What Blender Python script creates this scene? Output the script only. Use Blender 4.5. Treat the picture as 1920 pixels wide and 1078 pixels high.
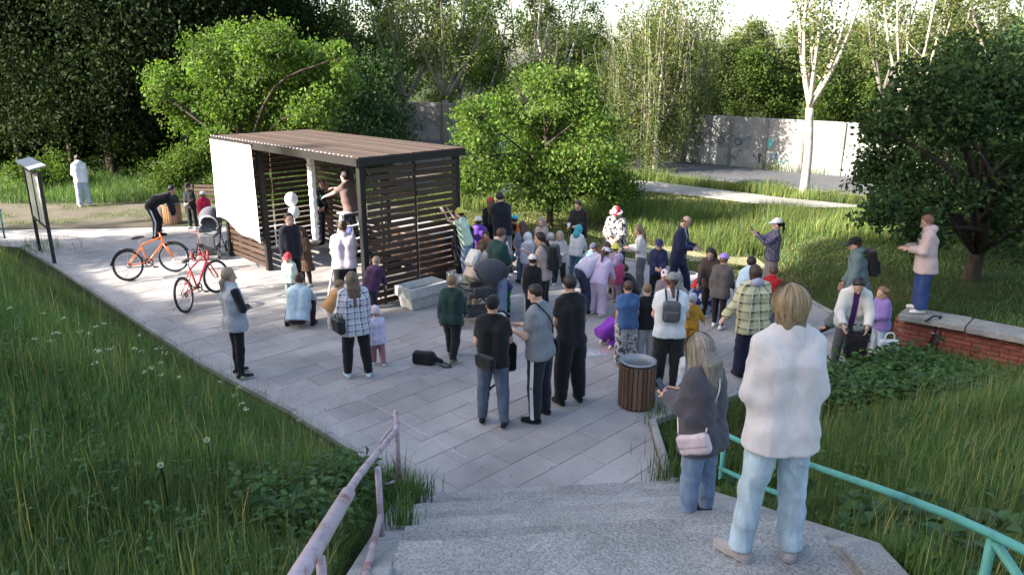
import bpy, bmesh, math, random
import numpy as np
from mathutils import Vector, Matrix, Euler
random.seed(7)
RNG = np.random.default_rng(7)
for _o in list(bpy.data.objects):
    bpy.data.objects.remove(_o)
scene = bpy.context.scene
COL = scene.collection
R = math.radians

# ------------------------------------------------------------------ camera
CAM_H, PITCH, FPX = 4.546, R(16.6), 1400.0
cam_d = bpy.data.cameras.new('camera')
cam_d.sensor_width = 36.0
cam_d.lens = 36.0 * FPX / 1920.0
cam_d.clip_start = 0.05
cam_d.clip_end = 3000
cam = bpy.data.objects.new('camera', cam_d)
cam.location = (0, 0, CAM_H)
cam.rotation_euler = (math.pi / 2 - PITCH, 0, 0)
COL.objects.link(cam)
scene.camera = cam

# ------------------------------------------------------------------ sky, sun, exposure
SUN_EL = R(25.0)
SUN_DIR = Vector((math.cos(SUN_EL) * 0.943, math.cos(SUN_EL) * 0.333, -math.sin(SUN_EL)))  # travel of light
world = bpy.data.worlds.new('World')
scene.world = world
world.use_nodes = True
wn = world.node_tree
wn.nodes.clear()
w_out = wn.nodes.new('ShaderNodeOutputWorld')
w_bg = wn.nodes.new('ShaderNodeBackground')
w_sky = wn.nodes.new('ShaderNodeTexSky')
w_sky.sky_type = 'NISHITA'
w_sky.sun_disc = False
w_sky.sun_elevation = SUN_EL
w_sky.sun_rotation = math.atan2(-SUN_DIR.x, -SUN_DIR.y)
w_sky.air_density = 1.0
w_sky.dust_density = 2.6
w_sky.ozone_density = 0.5
w_bg.inputs['Strength'].default_value = 0.13
wn.links.new(w_sky.outputs[0], w_bg.inputs[0])
wn.links.new(w_bg.outputs[0], w_out.inputs[0])
sun_d = bpy.data.lights.new('sun', 'SUN')
sun_d.energy = 5.0
sun_d.angle = R(0.6)
sun_d.color = (1.0, 0.94, 0.84)
sun = bpy.data.objects.new('sun', sun_d)
sun.rotation_euler = SUN_DIR.to_track_quat('-Z', 'Y').to_euler()
sun.location = (-30, -10, 30)
COL.objects.link(sun)
scene.view_settings.view_transform = 'Standard'
scene.view_settings.look = 'None'
scene.view_settings.gamma = 1.0
scene.view_settings.use_curve_mapping = False
scene.view_settings.exposure = 1.92

# ------------------------------------------------------------------ small helpers
def up(px, py, z=0.0):
    """photo pixel -> point on the level z (used once, to measure the place)"""
    a = (px - 960) / FPX; b = (539 - py) / FPX
    d = Vector((a, math.cos(PITCH) + b * math.sin(PITCH), -math.sin(PITCH) + b * math.cos(PITCH)))
    t = (z - CAM_H) / d.z
    return Vector((d.x * t, d.y * t, z))

def proj_y(Y, Z):
    dz = Z - CAM_H
    c = Y * math.cos(PITCH) - dz * math.sin(PITCH)
    u = Y * math.sin(PITCH) + dz * math.cos(PITCH)
    return 539 - FPX * u / c

def smooth(a, b, x):
    t = np.clip((x - a) / (b - a), 0, 1)
    return t * t * (3 - 2 * t)

def tag(o, label=None, cat=None, group=None, kind=None):
    if label: o['label'] = label
    if cat: o['category'] = cat
    if group: o['group'] = group
    if kind: o['kind'] = kind
    return o

def link(o, parent=None):
    COL.objects.link(o)
    if parent is not None:
        o.parent = parent
    return o

def empty(name, loc=(0, 0, 0), rz=0.0):
    o = bpy.data.objects.new(name, None)
    o.empty_display_size = 0.1
    o.location = loc
    o.rotation_euler = (0, 0, rz)
    return link(o)

def np_mesh(name, V, F, mats, smooth_shade=True, mi=None, colors=None):
    """V (n,3), F (m,3|4) array or list of arrays of equal width"""
    me = bpy.data.meshes.new(name)
    V = np.asarray(V, dtype=np.float32)
    Fs = F if isinstance(F, list) else [F]
    Fs = [np.asarray(f, dtype=np.int32) for f in Fs if len(f)]
    tot = sum(f.size for f in Fs); npoly = sum(len(f) for f in Fs)
    me.vertices.add(len(V)); me.vertices.foreach_set('co', V.ravel())
    me.loops.add(tot); me.polygons.add(npoly)
    me.loops.foreach_set('vertex_index', np.concatenate([f.ravel() for f in Fs]))
    sizes = np.concatenate([np.full(len(f), f.shape[1], np.int32) for f in Fs])
    starts = np.zeros(npoly, np.int32); starts[1:] = np.cumsum(sizes)[:-1]
    me.polygons.foreach_set('loop_start', starts)
    me.polygons.foreach_set('loop_total', sizes)
    me.polygons.foreach_set('use_smooth', np.full(npoly, bool(smooth_shade)))
    for m in (mats if isinstance(mats, (list, tuple)) else [mats]):
        me.materials.append(m)
    if mi is not None:
        me.polygons.foreach_set('material_index', np.asarray(mi, np.int32))
    if colors is not None:
        at = me.color_attributes.new('tint', 'FLOAT_COLOR', 'POINT')
        c = np.ones((len(V), 4), np.float32); c[:, :3] = colors
        at.data.foreach_set('color', c.ravel())
    me.update(calc_edges=True)
    return me

def mesh_obj(name, me, parent=None):
    return link(bpy.data.objects.new(name, me), parent)

class MB:
    """collects boxes, tubes and the like for ONE mesh object"""
    def __init__(s):
        s.v = []; s.f = []
    def add(s, vs, fs):
        b = len(s.v)
        s.v += [tuple(v) for v in vs]
        s.f += [tuple(i + b for i in f) for f in fs]
        return s
    def box(s, c, size, rot=None, taper=1.0):
        x, y, z = [k / 2 for k in size]
        vs = []
        for dz in (-1, 1):
            t = taper if dz > 0 else 1.0
            for dx, dy in ((-1, -1), (1, -1), (1, 1), (-1, 1)):
                p = Vector((dx * x * t, dy * y * t, dz * z))
                if rot is not None: p = rot @ p
                vs.append(p + Vector(c))
        return s.add(vs, [(3, 2, 1, 0), (4, 5, 6, 7), (0, 1, 5, 4), (1, 2, 6, 5), (2, 3, 7, 6), (3, 0, 4, 7)])
    def bar(s, a, b, w, h, upv=(0, 0, 1)):
        a = Vector(a); b = Vector(b); d = (b - a)
        L = d.length; d.normalize()
        u = Vector(upv)
        if abs(d.dot(u)) > .98: u = Vector((1, 0, 0))
        sx = d.cross(u).normalized(); uz = sx.cross(d).normalized()
        m = Matrix((sx, d, uz)).transposed()
        return s.box((a + b) / 2, (w, L, h), m)
    def tube(s, pts, r, n=8, closed=False, caps=True):
        pts = [Vector(p) for p in pts]
        m = len(pts)
        rs = r if isinstance(r, (list, tuple)) else [r] * m
        ref = Vector((0, 0, 1))
        vs = []; prev = None
        for i, p in enumerate(pts):
            if closed: t = pts[(i + 1) % m] - pts[i - 1]
            else: t = pts[min(i + 1, m - 1)] - pts[max(i - 1, 0)]
            if t.length < 1e-9: t = Vector((0, 0, 1))
            t.normalize()
            if prev is None:
                u = t.cross(ref)
                if u.length < .05: u = t.cross(Vector((1, 0, 0)))
            else:
                u = prev - t * prev.dot(t)
                if u.length < .01: u = t.cross(ref)
            u.normalize(); prev = u
            w = t.cross(u)
            for k in range(n):
                a = 2 * math.pi * k / n
                vs.append(p + (u * math.cos(a) + w * math.sin(a)) * rs[i])
        fs = []
        for i in range(m if closed else m - 1):
            j = (i + 1) % m
            for k in range(n):
                l = (k + 1) % n
                fs.append((i * n + k, i * n + l, j * n + l, j * n + k))
        if not closed and caps:
            fs.append(tuple(range(n - 1, -1, -1)))
            fs.append(tuple((m - 1) * n + k for k in range(n)))
        return s.add(vs, fs)
    def lathe(s, prof, n=20, c=(0, 0, 0)):
        vs = []; fs = []
        for r, z in prof:
            for k in range(n):
                a = 2 * math.pi * k / n
                vs.append((c[0] + r * math.cos(a), c[1] + r * math.sin(a), c[2] + z))
        for i in range(len(prof) - 1):
            for k in range(n):
                l = (k + 1) % n
                fs.append((i * n + k, i * n + l, (i + 1) * n + l, (i + 1) * n + k))
        return s.add(vs, fs)
    def prism(s, poly, z0, z1):
        n = len(poly)
        vs = [(p[0], p[1], z0) for p in poly] + [(p[0], p[1], z1) for p in poly]
        fs = [tuple(range(n - 1, -1, -1)), tuple(range(n, 2 * n))]
        fs += [(i, (i + 1) % n, n + (i + 1) % n, n + i) for i in range(n)]
        return s.add(vs, fs)
    def mesh(s, name, mats, smooth_shade=False, bevel=0.0, seg=2):
        me = bpy.data.meshes.new(name)
        me.from_pydata(s.v, [], s.f)
        if bevel > 0:
            bm = bmesh.new(); bm.from_mesh(me)
            es = [e for e in bm.edges if len(e.link_faces) == 2 and e.calc_face_angle(0) > .6]
            bmesh.ops.bevel(bm, geom=es, offset=bevel, segments=seg, affect='EDGES', profile=.6)
            bm.to_mesh(me); bm.free()
        for m in (mats if isinstance(mats, (list, tuple)) else [mats]): me.materials.append(m)
        if smooth_shade:
            me.polygons.foreach_set('use_smooth', np.ones(len(me.polygons), bool))
        me.update()
        return me
    def build(s, name, mats, parent=None, smooth_shade=False, bevel=0.0, seg=2):
        return mesh_obj(name, s.mesh(name, mats, smooth_shade, bevel, seg), parent)

# ------------------------------------------------------------------ materials
MATS = {}
def _new(name):
    m = bpy.data.materials.new(name); m.use_nodes = True
    nt = m.node_tree
    b = nt.nodes['Principled BSDF']
    return m, nt, b

def N(nt, t, **kw):
    n = nt.nodes.new(t)
    for k, v in kw.items():
        if k.startswith('i_'):
            n.inputs[k[2:].replace('_', ' ')].default_value = v
        else:
            setattr(n, k, v)
    return n

def col4(c, k=1.0):
    return (c[0] * k, c[1] * k, c[2] * k, 1)

def plain(name, c, rough=.6, metal=0.0, var=.12, scale=30.0, bump=.0, spec=.4, emit=None):
    """base colour with soft mottling; optional fine relief"""
    key = (name,)
    if key in MATS: return MATS[key]
    m, nt, b = _new(name)
    tc = N(nt, 'ShaderNodeTexCoord')
    no = N(nt, 'ShaderNodeTexNoise', i_Scale=scale, i_Detail=5.0, i_Roughness=.6)
    nt.links.new(tc.outputs['Object'], no.inputs['Vector'])
    mx = N(nt, 'ShaderNodeMix', data_type='RGBA')
    mx.inputs['A'].default_value = col4(c, 1 - var)
    mx.inputs['B'].default_value = col4([min(1, x) for x in c], 1 + var)
    nt.links.new(no.outputs['Fac'], mx.inputs['Factor'])
    nt.links.new(mx.outputs['Result'], b.inputs['Base Color'])
    b.inputs['Roughness'].default_value = rough
    b.inputs['Metallic'].default_value = metal
    b.inputs['Specular IOR Level'].default_value = spec
    if bump > 0:
        bp = N(nt, 'ShaderNodeBump', i_Strength=bump, i_Distance=.01)
        nt.links.new(no.outputs['Fac'], bp.inputs['Height'])
        nt.links.new(bp.outputs[0], b.inputs['Normal'])
    MATS[key] = m
    return m

def ramp(nt, fac, stops):
    r = N(nt, 'ShaderNodeValToRGB')
    el = r.color_ramp.elements
    while len(el) > 1: el.remove(el[-1])
    el[0].position = stops[0][0]; el[0].color = col4(stops[0][1])
    for p, c in stops[1:]:
        e = el.new(p); e.color = col4(c)
    nt.links.new(fac, r.inputs[0])
    return r.outputs[0]

def cloth(c, name=None, rough=.9, weave=220.0, fold=9.0):
    c = tuple(round(x, 3) for x in c)
    key = ('cloth', c)
    if key in MATS: return MATS[key]
    m, nt, b = _new(name or 'cloth')
    tc = N(nt, 'ShaderNodeTexCoord')
    n1 = N(nt, 'ShaderNodeTexNoise', i_Scale=fold, i_Detail=4.0, i_Roughness=.55, i_Distortion=.6)
    n2 = N(nt, 'ShaderNodeTexNoise', i_Scale=weave, i_Detail=2.0)
    mp = N(nt, 'ShaderNodeMapping'); mp.inputs['Scale'].default_value = (1, 1, .45)
    nt.links.new(tc.outputs['Object'], mp.inputs[0])
    nt.links.new(mp.outputs[0], n1.inputs['Vector']); nt.links.new(tc.outputs['Object'], n2.inputs['Vector'])
    o = ramp(nt, n1.outputs['Fac'], [(.25, [x * .82 for x in c]), (.75, [min(1, x * 1.12) for x in c])])
    nt.links.new(o, b.inputs['Base Color'])
    b.inputs['Roughness'].default_value = rough
    b.inputs['Specular IOR Level'].default_value = .2
    b.inputs['Sheen Weight'].default_value = .15
    ad = N(nt, 'ShaderNodeMath', operation='MULTIPLY_ADD'); ad.inputs[1].default_value = .12
    nt.links.new(n2.outputs['Fac'], ad.inputs[0]); nt.links.new(n1.outputs['Fac'], ad.inputs[2])
    bp = N(nt, 'ShaderNodeBump', i_Strength=.45, i_Distance=.02)
    nt.links.new(ad.outputs[0], bp.inputs['Height']); nt.links.new(bp.outputs[0], b.inputs['Normal'])
    MATS[key] = m
    return m

def plaid(name, base, dark, light, s=9.0):
    if name in MATS: return MATS[name]
    m, nt, b = _new(name)
    tc = N(nt, 'ShaderNodeTexCoord'); sp = N(nt, 'ShaderNodeSeparateXYZ')
    nt.links.new(tc.outputs['Object'], sp.inputs[0])
    at = N(nt, 'ShaderNodeMath', operation='ARCTAN2')
    nt.links.new(sp.outputs['X'], at.inputs[0]); nt.links.new(sp.outputs['Y'], at.inputs[1])
    mu = N(nt, 'ShaderNodeMath', operation='MULTIPLY'); mu.inputs[1].default_value = .16
    nt.links.new(at.outputs[0], mu.inputs[0])
    def stripe(src, scale, lo):
        k = N(nt, 'ShaderNodeMath', operation='MULTIPLY'); k.inputs[1].default_value = scale
        nt.links.new(src, k.inputs[0])
        fr = N(nt, 'ShaderNodeMath', operation='FRACT'); nt.links.new(k.outputs[0], fr.inputs[0])
        g = N(nt, 'ShaderNodeMath', operation='GREATER_THAN'); g.inputs[1].default_value = lo
        nt.links.new(fr.outputs[0], g.inputs[0])
        return g.outputs[0]
    a = stripe(mu.outputs[0], s, .62); c_ = stripe(sp.outputs['Z'], s, .62)
    a2 = stripe(mu.outputs[0], s, .9); c2 = stripe(sp.outputs['Z'], s, .9)
    ad = N(nt, 'ShaderNodeMath', operation='ADD'); nt.links.new(a, ad.inputs[0]); nt.links.new(c_, ad.inputs[1])
    hf = N(nt, 'ShaderNodeMath', operation='MULTIPLY'); hf.inputs[1].default_value = .5
    nt.links.new(ad.outputs[0], hf.inputs[0])
    o = ramp(nt, hf.outputs[0], [(0, base), (.5, [(x + y) / 2 for x, y in zip(base, dark)]), (1, dark)])
    mxx = N(nt, 'ShaderNodeMath', operation='MAXIMUM'); nt.links.new(a2, mxx.inputs[0]); nt.links.new(c2, mxx.inputs[1])
    mx = N(nt, 'ShaderNodeMix', data_type='RGBA')
    nt.links.new(mxx.outputs[0], mx.inputs['Factor']); nt.links.new(o, mx.inputs['A']); mx.inputs['B'].default_value = col4(light)
    nt.links.new(mx.outputs['Result'], b.inputs['Base Color'])
    b.inputs['Roughness'].default_value = .9; b.inputs['Specular IOR Level'].default_value = .2
    no = N(nt, 'ShaderNodeTexNoise', i_Scale=9.0, i_Detail=4.0); nt.links.new(tc.outputs['Object'], no.inputs['Vector'])
    bp = N(nt, 'ShaderNodeBump', i_Strength=.4, i_Distance=.02)
    nt.links.new(no.outputs['Fac'], bp.inputs['Height']); nt.links.new(bp.outputs[0], b.inputs['Normal'])
    MATS[name] = m
    return m

def blotch(name, stops, scale=14.0, detail=3.0, rough=.9, voronoi=False):
    """printed cloth: blotches in several colours (camouflage, floral print)"""
    if name in MATS: return MATS[name]
    m, nt, b = _new(name)
    tc = N(nt, 'ShaderNodeTexCoord')
    if voronoi:
        no = N(nt, 'ShaderNodeTexVoronoi', i_Scale=scale); out = no.outputs['Color']
    else:
        no = N(nt, 'ShaderNodeTexNoise', i_Scale=scale, i_Detail=detail); out = no.outputs['Fac']
    nt.links.new(tc.outputs['Object'], no.inputs['Vector'])
    nt.links.new(ramp(nt, out, stops), b.inputs['Base Color'])
    for n in nt.nodes:
        if n.type == 'VALTORGB': n.color_ramp.interpolation = 'CONSTANT'
    b.inputs['Roughness'].default_value = rough; b.inputs['Specular IOR Level'].default_value = .2
    MATS[name] = m
    return m

def denim(name, c):
    if name in MATS: return MATS[name]
    m, nt, b = _new(name)
    tc = N(nt, 'ShaderNodeTexCoord')
    n1 = N(nt, 'ShaderNodeTexNoise', i_Scale=7.0, i_Detail=5.0, i_Roughness=.65)
    mp = N(nt, 'ShaderNodeMapping'); mp.inputs['Scale'].default_value = (1.6, 1.6, .5)
    nt.links.new(tc.outputs['Object'], mp.inputs[0]); nt.links.new(mp.outputs[0], n1.inputs['Vector'])
    o = ramp(nt, n1.outputs['Fac'], [(.3, [x * .7 for x in c]), (.55, c), (.75, [min(1, x * 1.35) for x in c])])
    nt.links.new(o, b.inputs['Base Color'])
    b.inputs['Roughness'].default_value = .85; b.inputs['Specular IOR Level'].default_value = .2
    bp = N(nt, 'ShaderNodeBump', i_Strength=.5, i_Distance=.02)
    nt.links.new(n1.outputs['Fac'], bp.inputs['Height']); nt.links.new(bp.outputs[0], b.inputs['Normal'])
    MATS[name] = m
    return m

def skin_mat(c=(.50, .30, .22)):
    key = ('skin', c)
    if key in MATS: return MATS[key]
    m, nt, b = _new('skin')
    a = N(nt, 'ShaderNodeAttribute'); a.attribute_name = 'tint'
    mx = N(nt, 'ShaderNodeMix', data_type='RGBA', blend_type='MULTIPLY'); mx.inputs['Factor'].default_value = 1
    mx.inputs['A'].default_value = col4(c); nt.links.new(a.outputs['Color'], mx.inputs['B'])
    nt.links.new(mx.outputs['Result'], b.inputs['Base Color'])
    b.inputs['Roughness'].default_value = .55
    b.inputs['Subsurface Weight'].default_value = .08
    b.inputs['Subsurface Radius'].default_value = (.01, .004, .002)
    MATS[key] = m
    return m

def hair_mat(c):
    c = tuple(round(x, 3) for x in c)
    key = ('hair', c)
    if key in MATS: return MATS[key]
    m, nt, b = _new('hair')
    tc = N(nt, 'ShaderNodeTexCoord')
    mp = N(nt, 'ShaderNodeMapping'); mp.inputs['Scale'].default_value = (130, 130, 9)
    no = N(nt, 'ShaderNodeTexNoise', i_Scale=1.0, i_Detail=3.0)
    nt.links.new(tc.outputs['Object'], mp.inputs[0]); nt.links.new(mp.outputs[0], no.inputs['Vector'])
    o = ramp(nt, no.outputs['Fac'], [(.3, [x * .55 for x in c]), (.7, [min(1, x * 1.3) for x in c])])
    nt.links.new(o, b.inputs['Base Color'])
    b.inputs['Roughness'].default_value = .5; b.inputs['Specular IOR Level'].default_value = .35
    bp = N(nt, 'ShaderNodeBump', i_Strength=.6, i_Distance=.01)
    nt.links.new(no.outputs['Fac'], bp.inputs['Height']); nt.links.new(bp.outputs[0], b.inputs['Normal'])
    MATS[key] = m
    return m

def tint_mat(name, c, rough=.6, trans=.35, spec=.25, hue_noise=True):
    """leaf / blade: colour times per-leaf tint, some light passing through"""
    if name in MATS: return MATS[name]
    m, nt, b = _new(name)
    a = N(nt, 'ShaderNodeAttribute'); a.attribute_name = 'tint'
    mx = N(nt, 'ShaderNodeMix', data_type='RGBA', blend_type='MULTIPLY'); mx.inputs['Factor'].default_value = 1
    mx.inputs['A'].default_value = col4(c); nt.links.new(a.outputs['Color'], mx.inputs['B'])
    nt.links.new(mx.outputs['Result'], b.inputs['Base Color'])
    b.inputs['Roughness'].default_value = rough
    b.inputs['Specular IOR Level'].default_value = spec
    tr = N(nt, 'ShaderNodeBsdfTranslucent')
    t2 = N(nt, 'ShaderNodeMix', data_type='RGBA', blend_type='MULTIPLY'); t2.inputs['Factor'].default_value = 1
    nt.links.new(mx.outputs['Result'], t2.inputs['A']); t2.inputs['B'].default_value = (1.05, 1.3, .5, 1)
    nt.links.new(t2.outputs['Result'], tr.inputs['Color'])
    ms = N(nt, 'ShaderNodeMixShader'); ms.inputs[0].default_value = trans
    nt.links.new(b.outputs[0], ms.inputs[1]); nt.links.new(tr.outputs[0], ms.inputs[2])
    nt.links.new(ms.outputs[0], nt.nodes['Material Output'].inputs['Surface'])
    MATS[name] = m
    return m
# ================================================================== THE SETTING
U = Vector((.707, -.707, 0)); Vv = Vector((.707, .707, 0))     # axes of the paving
ST_X, ST_Y, ST_ROT = .37, 7.2, R(5.0)
RISE, TREAD, NST = .148, .305, 11
def st_loc(x, y):
    """world -> stair frame"""
    c, s = math.cos(-ST_ROT), math.sin(-ST_ROT)
    dx, dy = x - ST_X, y - ST_Y
    return c * dx - s * dy, s * dx + c * dy

def wave(x, y, k=1.0):
    return (np.sin(x * 1.3 * k + 1.1) * np.cos(y * 1.7 * k + .4) + .6 * np.sin(x * 2.9 * k - y * 2.3 * k + 2.0)
            + .35 * np.cos(x * 5.1 * k + y * 4.3 * k))

def stair_z(x, y):
    lx, ly = st_loc(x, y)
    n = np.clip(np.ceil(-ly / TREAD), 0, NST)
    z = n * RISE
    z2 = np.clip(np.ceil((-ly - NST * TREAD - 1.45) / TREAD), 0, 8) * RISE
    return z + z2

def ground_z(x, y):
    x = np.asarray(x, float); y = np.asarray(y, float)
    # left bank
    s = (x + 1) * -.69 + (y - 7.2) * -.72 - .22
    zl = 2.75 * (1 - np.exp(-np.clip(s, 0, None) * .34)) + .02 * wave(x, y) * np.clip(s, 0, 1)
    zl = zl * smooth(-24, -13, x)
    # right bank
    s2 = (x - 1.81) * .5 + (y - 9.0) * -.86
    zr = .335 * np.clip(s2, 0, 7) * smooth(-.1, 3.2, s2) + .02 * wave(x, y) * np.clip(s2, 0, 1)
    dw = (x - 6.45) * -.655 + (y - 11.75) * -.755
    zr = zr * smooth(.6, 4.6, dw)
    lx, ly = st_loc(x, y)
    zr = (np.clip(-ly, 0, NST * TREAD + .3) * .485 - .10) * (1 - smooth(1.7, 3.0, lx)) * (ly < 0) + zr * np.where(ly < 0, smooth(1.7, 3.0, lx), smooth(1.0, 3.4, lx + 1.2 * np.clip(-ly + .2, 0, 9)))
    on = (np.abs(lx) < 1.55)
    under = np.clip(-ly, 0, None) * .485
    mid = np.clip(under, 0, NST * RISE) + np.clip((-ly - NST * TREAD - 1.45) * .485, 0, 1.2) - .45
    z = np.where(lx < 0, zl, zr)
    z = np.where(on & (ly < .1), np.minimum(mid, 9), z)
    z = np.where(on & (ly >= .1), 0, z)
    # terrace behind the brick wall
    d = (x - 6.45) * -.655 + (y - 11.75) * -.755           # >0 on the near side of the wall
    ter = .52 * smooth(6.0, 7.6, x + .35 * (y - 12.5) * 0) * smooth(-.02, -.10, d) * smooth(26, 17, y)
    z = np.where((x > 5.5) & (d < 0), np.maximum(z * 0, ter), z)
    # right bank must not spill over the paving
    far = smooth(60, 110, np.hypot(x, y))
    z = z + .05 * wave(x * .5, y * .5) * far
    return z - .02

def axis(lo, hi, fine_lo, fine_hi, step):
    a = list(np.arange(fine_lo, fine_hi + 1e-6, step))
    v = fine_hi; st = step
    while v < hi:
        st *= 1.35; v += st; a.append(min(v, hi))
    v = fine_lo; st = step
    while v > lo:
        st *= 1.35; v -= st; a.insert(0, max(v, lo))
    return np.array(a)

def ground_material():
    m, nt, b = _new('ground_soil')
    tc = N(nt, 'ShaderNodeTexCoord')
    n1 = N(nt, 'ShaderNodeTexNoise', i_Scale=.9, i_Detail=6.0, i_Roughness=.65)
    n2 = N(nt, 'ShaderNodeTexNoise', i_Scale=26.0, i_Detail=5.0)
    nt.links.new(tc.outputs['Object'], n1.inputs['Vector']); nt.links.new(tc.outputs['Object'], n2.inputs['Vector'])
    a = ramp(nt, n1.outputs['Fac'], [(.3, (.035, .05, .016)), (.52, (.055, .075, .022)), (.72, (.10, .085, .045))])
    bb = ramp(nt, n2.outputs['Fac'], [(.3, (.45, .45, .45)), (.7, (1.2, 1.2, 1.2))])
    mx = N(nt, 'ShaderNodeMix', data_type='RGBA', blend_type='MULTIPLY'); mx.inputs['Factor'].default_value = 1
    nt.links.new(a, mx.inputs['A']); nt.links.new(bb, mx.inputs['B'])
    nt.links.new(mx.outputs['Result'], b.inputs['Base Color'])
    b.inputs['Roughness'].default_value = .95; b.inputs['Specular IOR Level'].default_value = .1
    bp = N(nt, 'ShaderNodeBump', i_Strength=.8, i_Distance=.04)
    nt.links.new(n2.outputs['Fac'], bp.inputs['Height']); nt.links.new(bp.outputs[0], b.inputs['Normal'])
    return m

def mineral(name, c, c2, scale=3.0, grain=90.0, bump=.25, rough=.85, rand=0.0, speck=.35, dist=.01):
    """concrete, asphalt, stone: stains, grain and relief"""
    if name in MATS: return MATS[name]
    m, nt, b = _new(name)
    tc = N(nt, 'ShaderNodeTexCoord'); ge = N(nt, 'ShaderNodeNewGeometry')
    n1 = N(nt, 'ShaderNodeTexNoise', i_Scale=scale, i_Detail=7.0, i_Roughness=.65, i_Distortion=.4)
    n2 = N(nt, 'ShaderNodeTexNoise', i_Scale=grain, i_Detail=3.0)
    nt.links.new(ge.outputs['Position'], n1.inputs['Vector']); nt.links.new(ge.outputs['Position'], n2.inputs['Vector'])
    a = ramp(nt, n1.outputs['Fac'], [(.28, c2), (.6, c), (.8, [min(1, x * 1.12) for x in c])])
    g = ramp(nt, n2.outputs['Fac'], [(.35, (1 - speck,) * 3), (.65, (1 + speck * .5,) * 3)])
    mx = N(nt, 'ShaderNodeMix', data_type='RGBA', blend_type='MULTIPLY'); mx.inputs['Factor'].default_value = 1
    nt.links.new(a, mx.inputs['A']); nt.links.new(g, mx.inputs['B'])
    out = mx.outputs['Result']
    if rand > 0:
        oi = N(nt, 'ShaderNodeObjectInfo')
        r2 = ramp(nt, oi.outputs['Random'], [(0, (1 - rand,) * 3), (1, (1 + rand,) * 3)])
        m2 = N(nt, 'ShaderNodeMix', data_type='RGBA', blend_type='MULTIPLY'); m2.inputs['Factor'].default_value = 1
        nt.links.new(out, m2.inputs['A']); nt.links.new(r2, m2.inputs['B']); out = m2.outputs['Result']
    nt.links.new(out, b.inputs['Base Color'])
    b.inputs['Roughness'].default_value = rough; b.inputs['Specular IOR Level'].default_value = .25
    bp = N(nt, 'ShaderNodeBump', i_Strength=bump, i_Distance=dist)
    nt.links.new(n2.outputs['Fac'], bp.inputs['Height']); nt.links.new(bp.outputs[0], b.inputs['Normal'])
    MATS[name] = m
    return m

M_GROUND = ground_material()
M_SLAB = mineral('paving_concrete', (.37, .345, .333), (.235, .218, .21), .75, 120, .2, rand=.10, speck=.16)
M_JOINT = mineral('joint_dirt', (.285, .268, .255), (.20, .19, .18), 2.0, 60, .5)
M_STAIR = mineral('pebble_concrete', (.38, .362, .345), (.24, .232, .22), 1.3, 60, .9, rand=.13, speck=.36, dist=.02)
M_CONC = mineral('old_concrete', (.36, .35, .33), (.20, .195, .18), 2.2, 70, .4, rand=.05)
M_ROAD = mineral('asphalt', (.13, .13, .135), (.085, .085, .09), .6, 80, .35, rough=.8)
M_PATH = mineral('path_concrete', (.34, .32, .29), (.22, .21, .19), .7, 60, .3)
M_DIRT = mineral('dirt', (.17, .145, .11), (.09, .085, .05), .8, 40, .7)

xs = axis(-420, 420, -17, 17, .28); ys = axis(-60, 600, -3, 38, .28)
gx, gy = np.meshgrid(xs, ys)
gz = ground_z(gx, gy)
nX, nY = len(xs), len(ys)
idx = np.arange(nX * nY).reshape(nY, nX)
F = np.stack([idx[:-1, :-1], idx[:-1, 1:], idx[1:, 1:], idx[1:, :-1]], -1).reshape(-1, 4)
ground = mesh_obj('ground', np_mesh('ground', np.stack([gx, gy, gz], -1).reshape(-1, 3), F, M_GROUND))
tag(ground, 'grassy earth ground with banks either side of the stairs', kind='structure')

def in_poly(px, py, poly):
    px = np.asarray(px, float); py = np.asarray(py, float)
    ins = np.zeros(px.shape, bool)
    n = len(poly)
    for i in range(n):
        x1, y1 = poly[i]; x2, y2 = poly[(i + 1) % n]
        c = ((y1 > py) != (y2 > py)) & (px < (x2 - x1) * (py - y1) / (y2 - y1 + 1e-12) + x1)
        ins ^= c
    return ins

PLAZA = [(-1.02, 7.2), (1.76, 7.2), (1.74, 7.55), (1.81, 9.0), (3.0, 9.72), (6.5, 11.7), (6.1, 13.3), (5.9, 14.64), (2.0, 18.3),
         (-1.4, 21.4), (-3.2, 23.0), (-8.8, 21.6), (-13.1, 21.15), (-17, 20.9), (-17.2, 20.0), (-12.7, 18.9), (-10.7, 17.0), (-4.95, 11.1), (-2.95, 9.3)]
def sheet(name, poly, z, mat, label, thick=.25):
    o = MB().prism(poly, z - thick, z).build(name, mat)
    return tag(o, label, kind='structure')
plaza = sheet('plaza', PLAZA, -.012, M_JOINT, 'grey paved plaza with worn concrete slabs')

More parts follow.
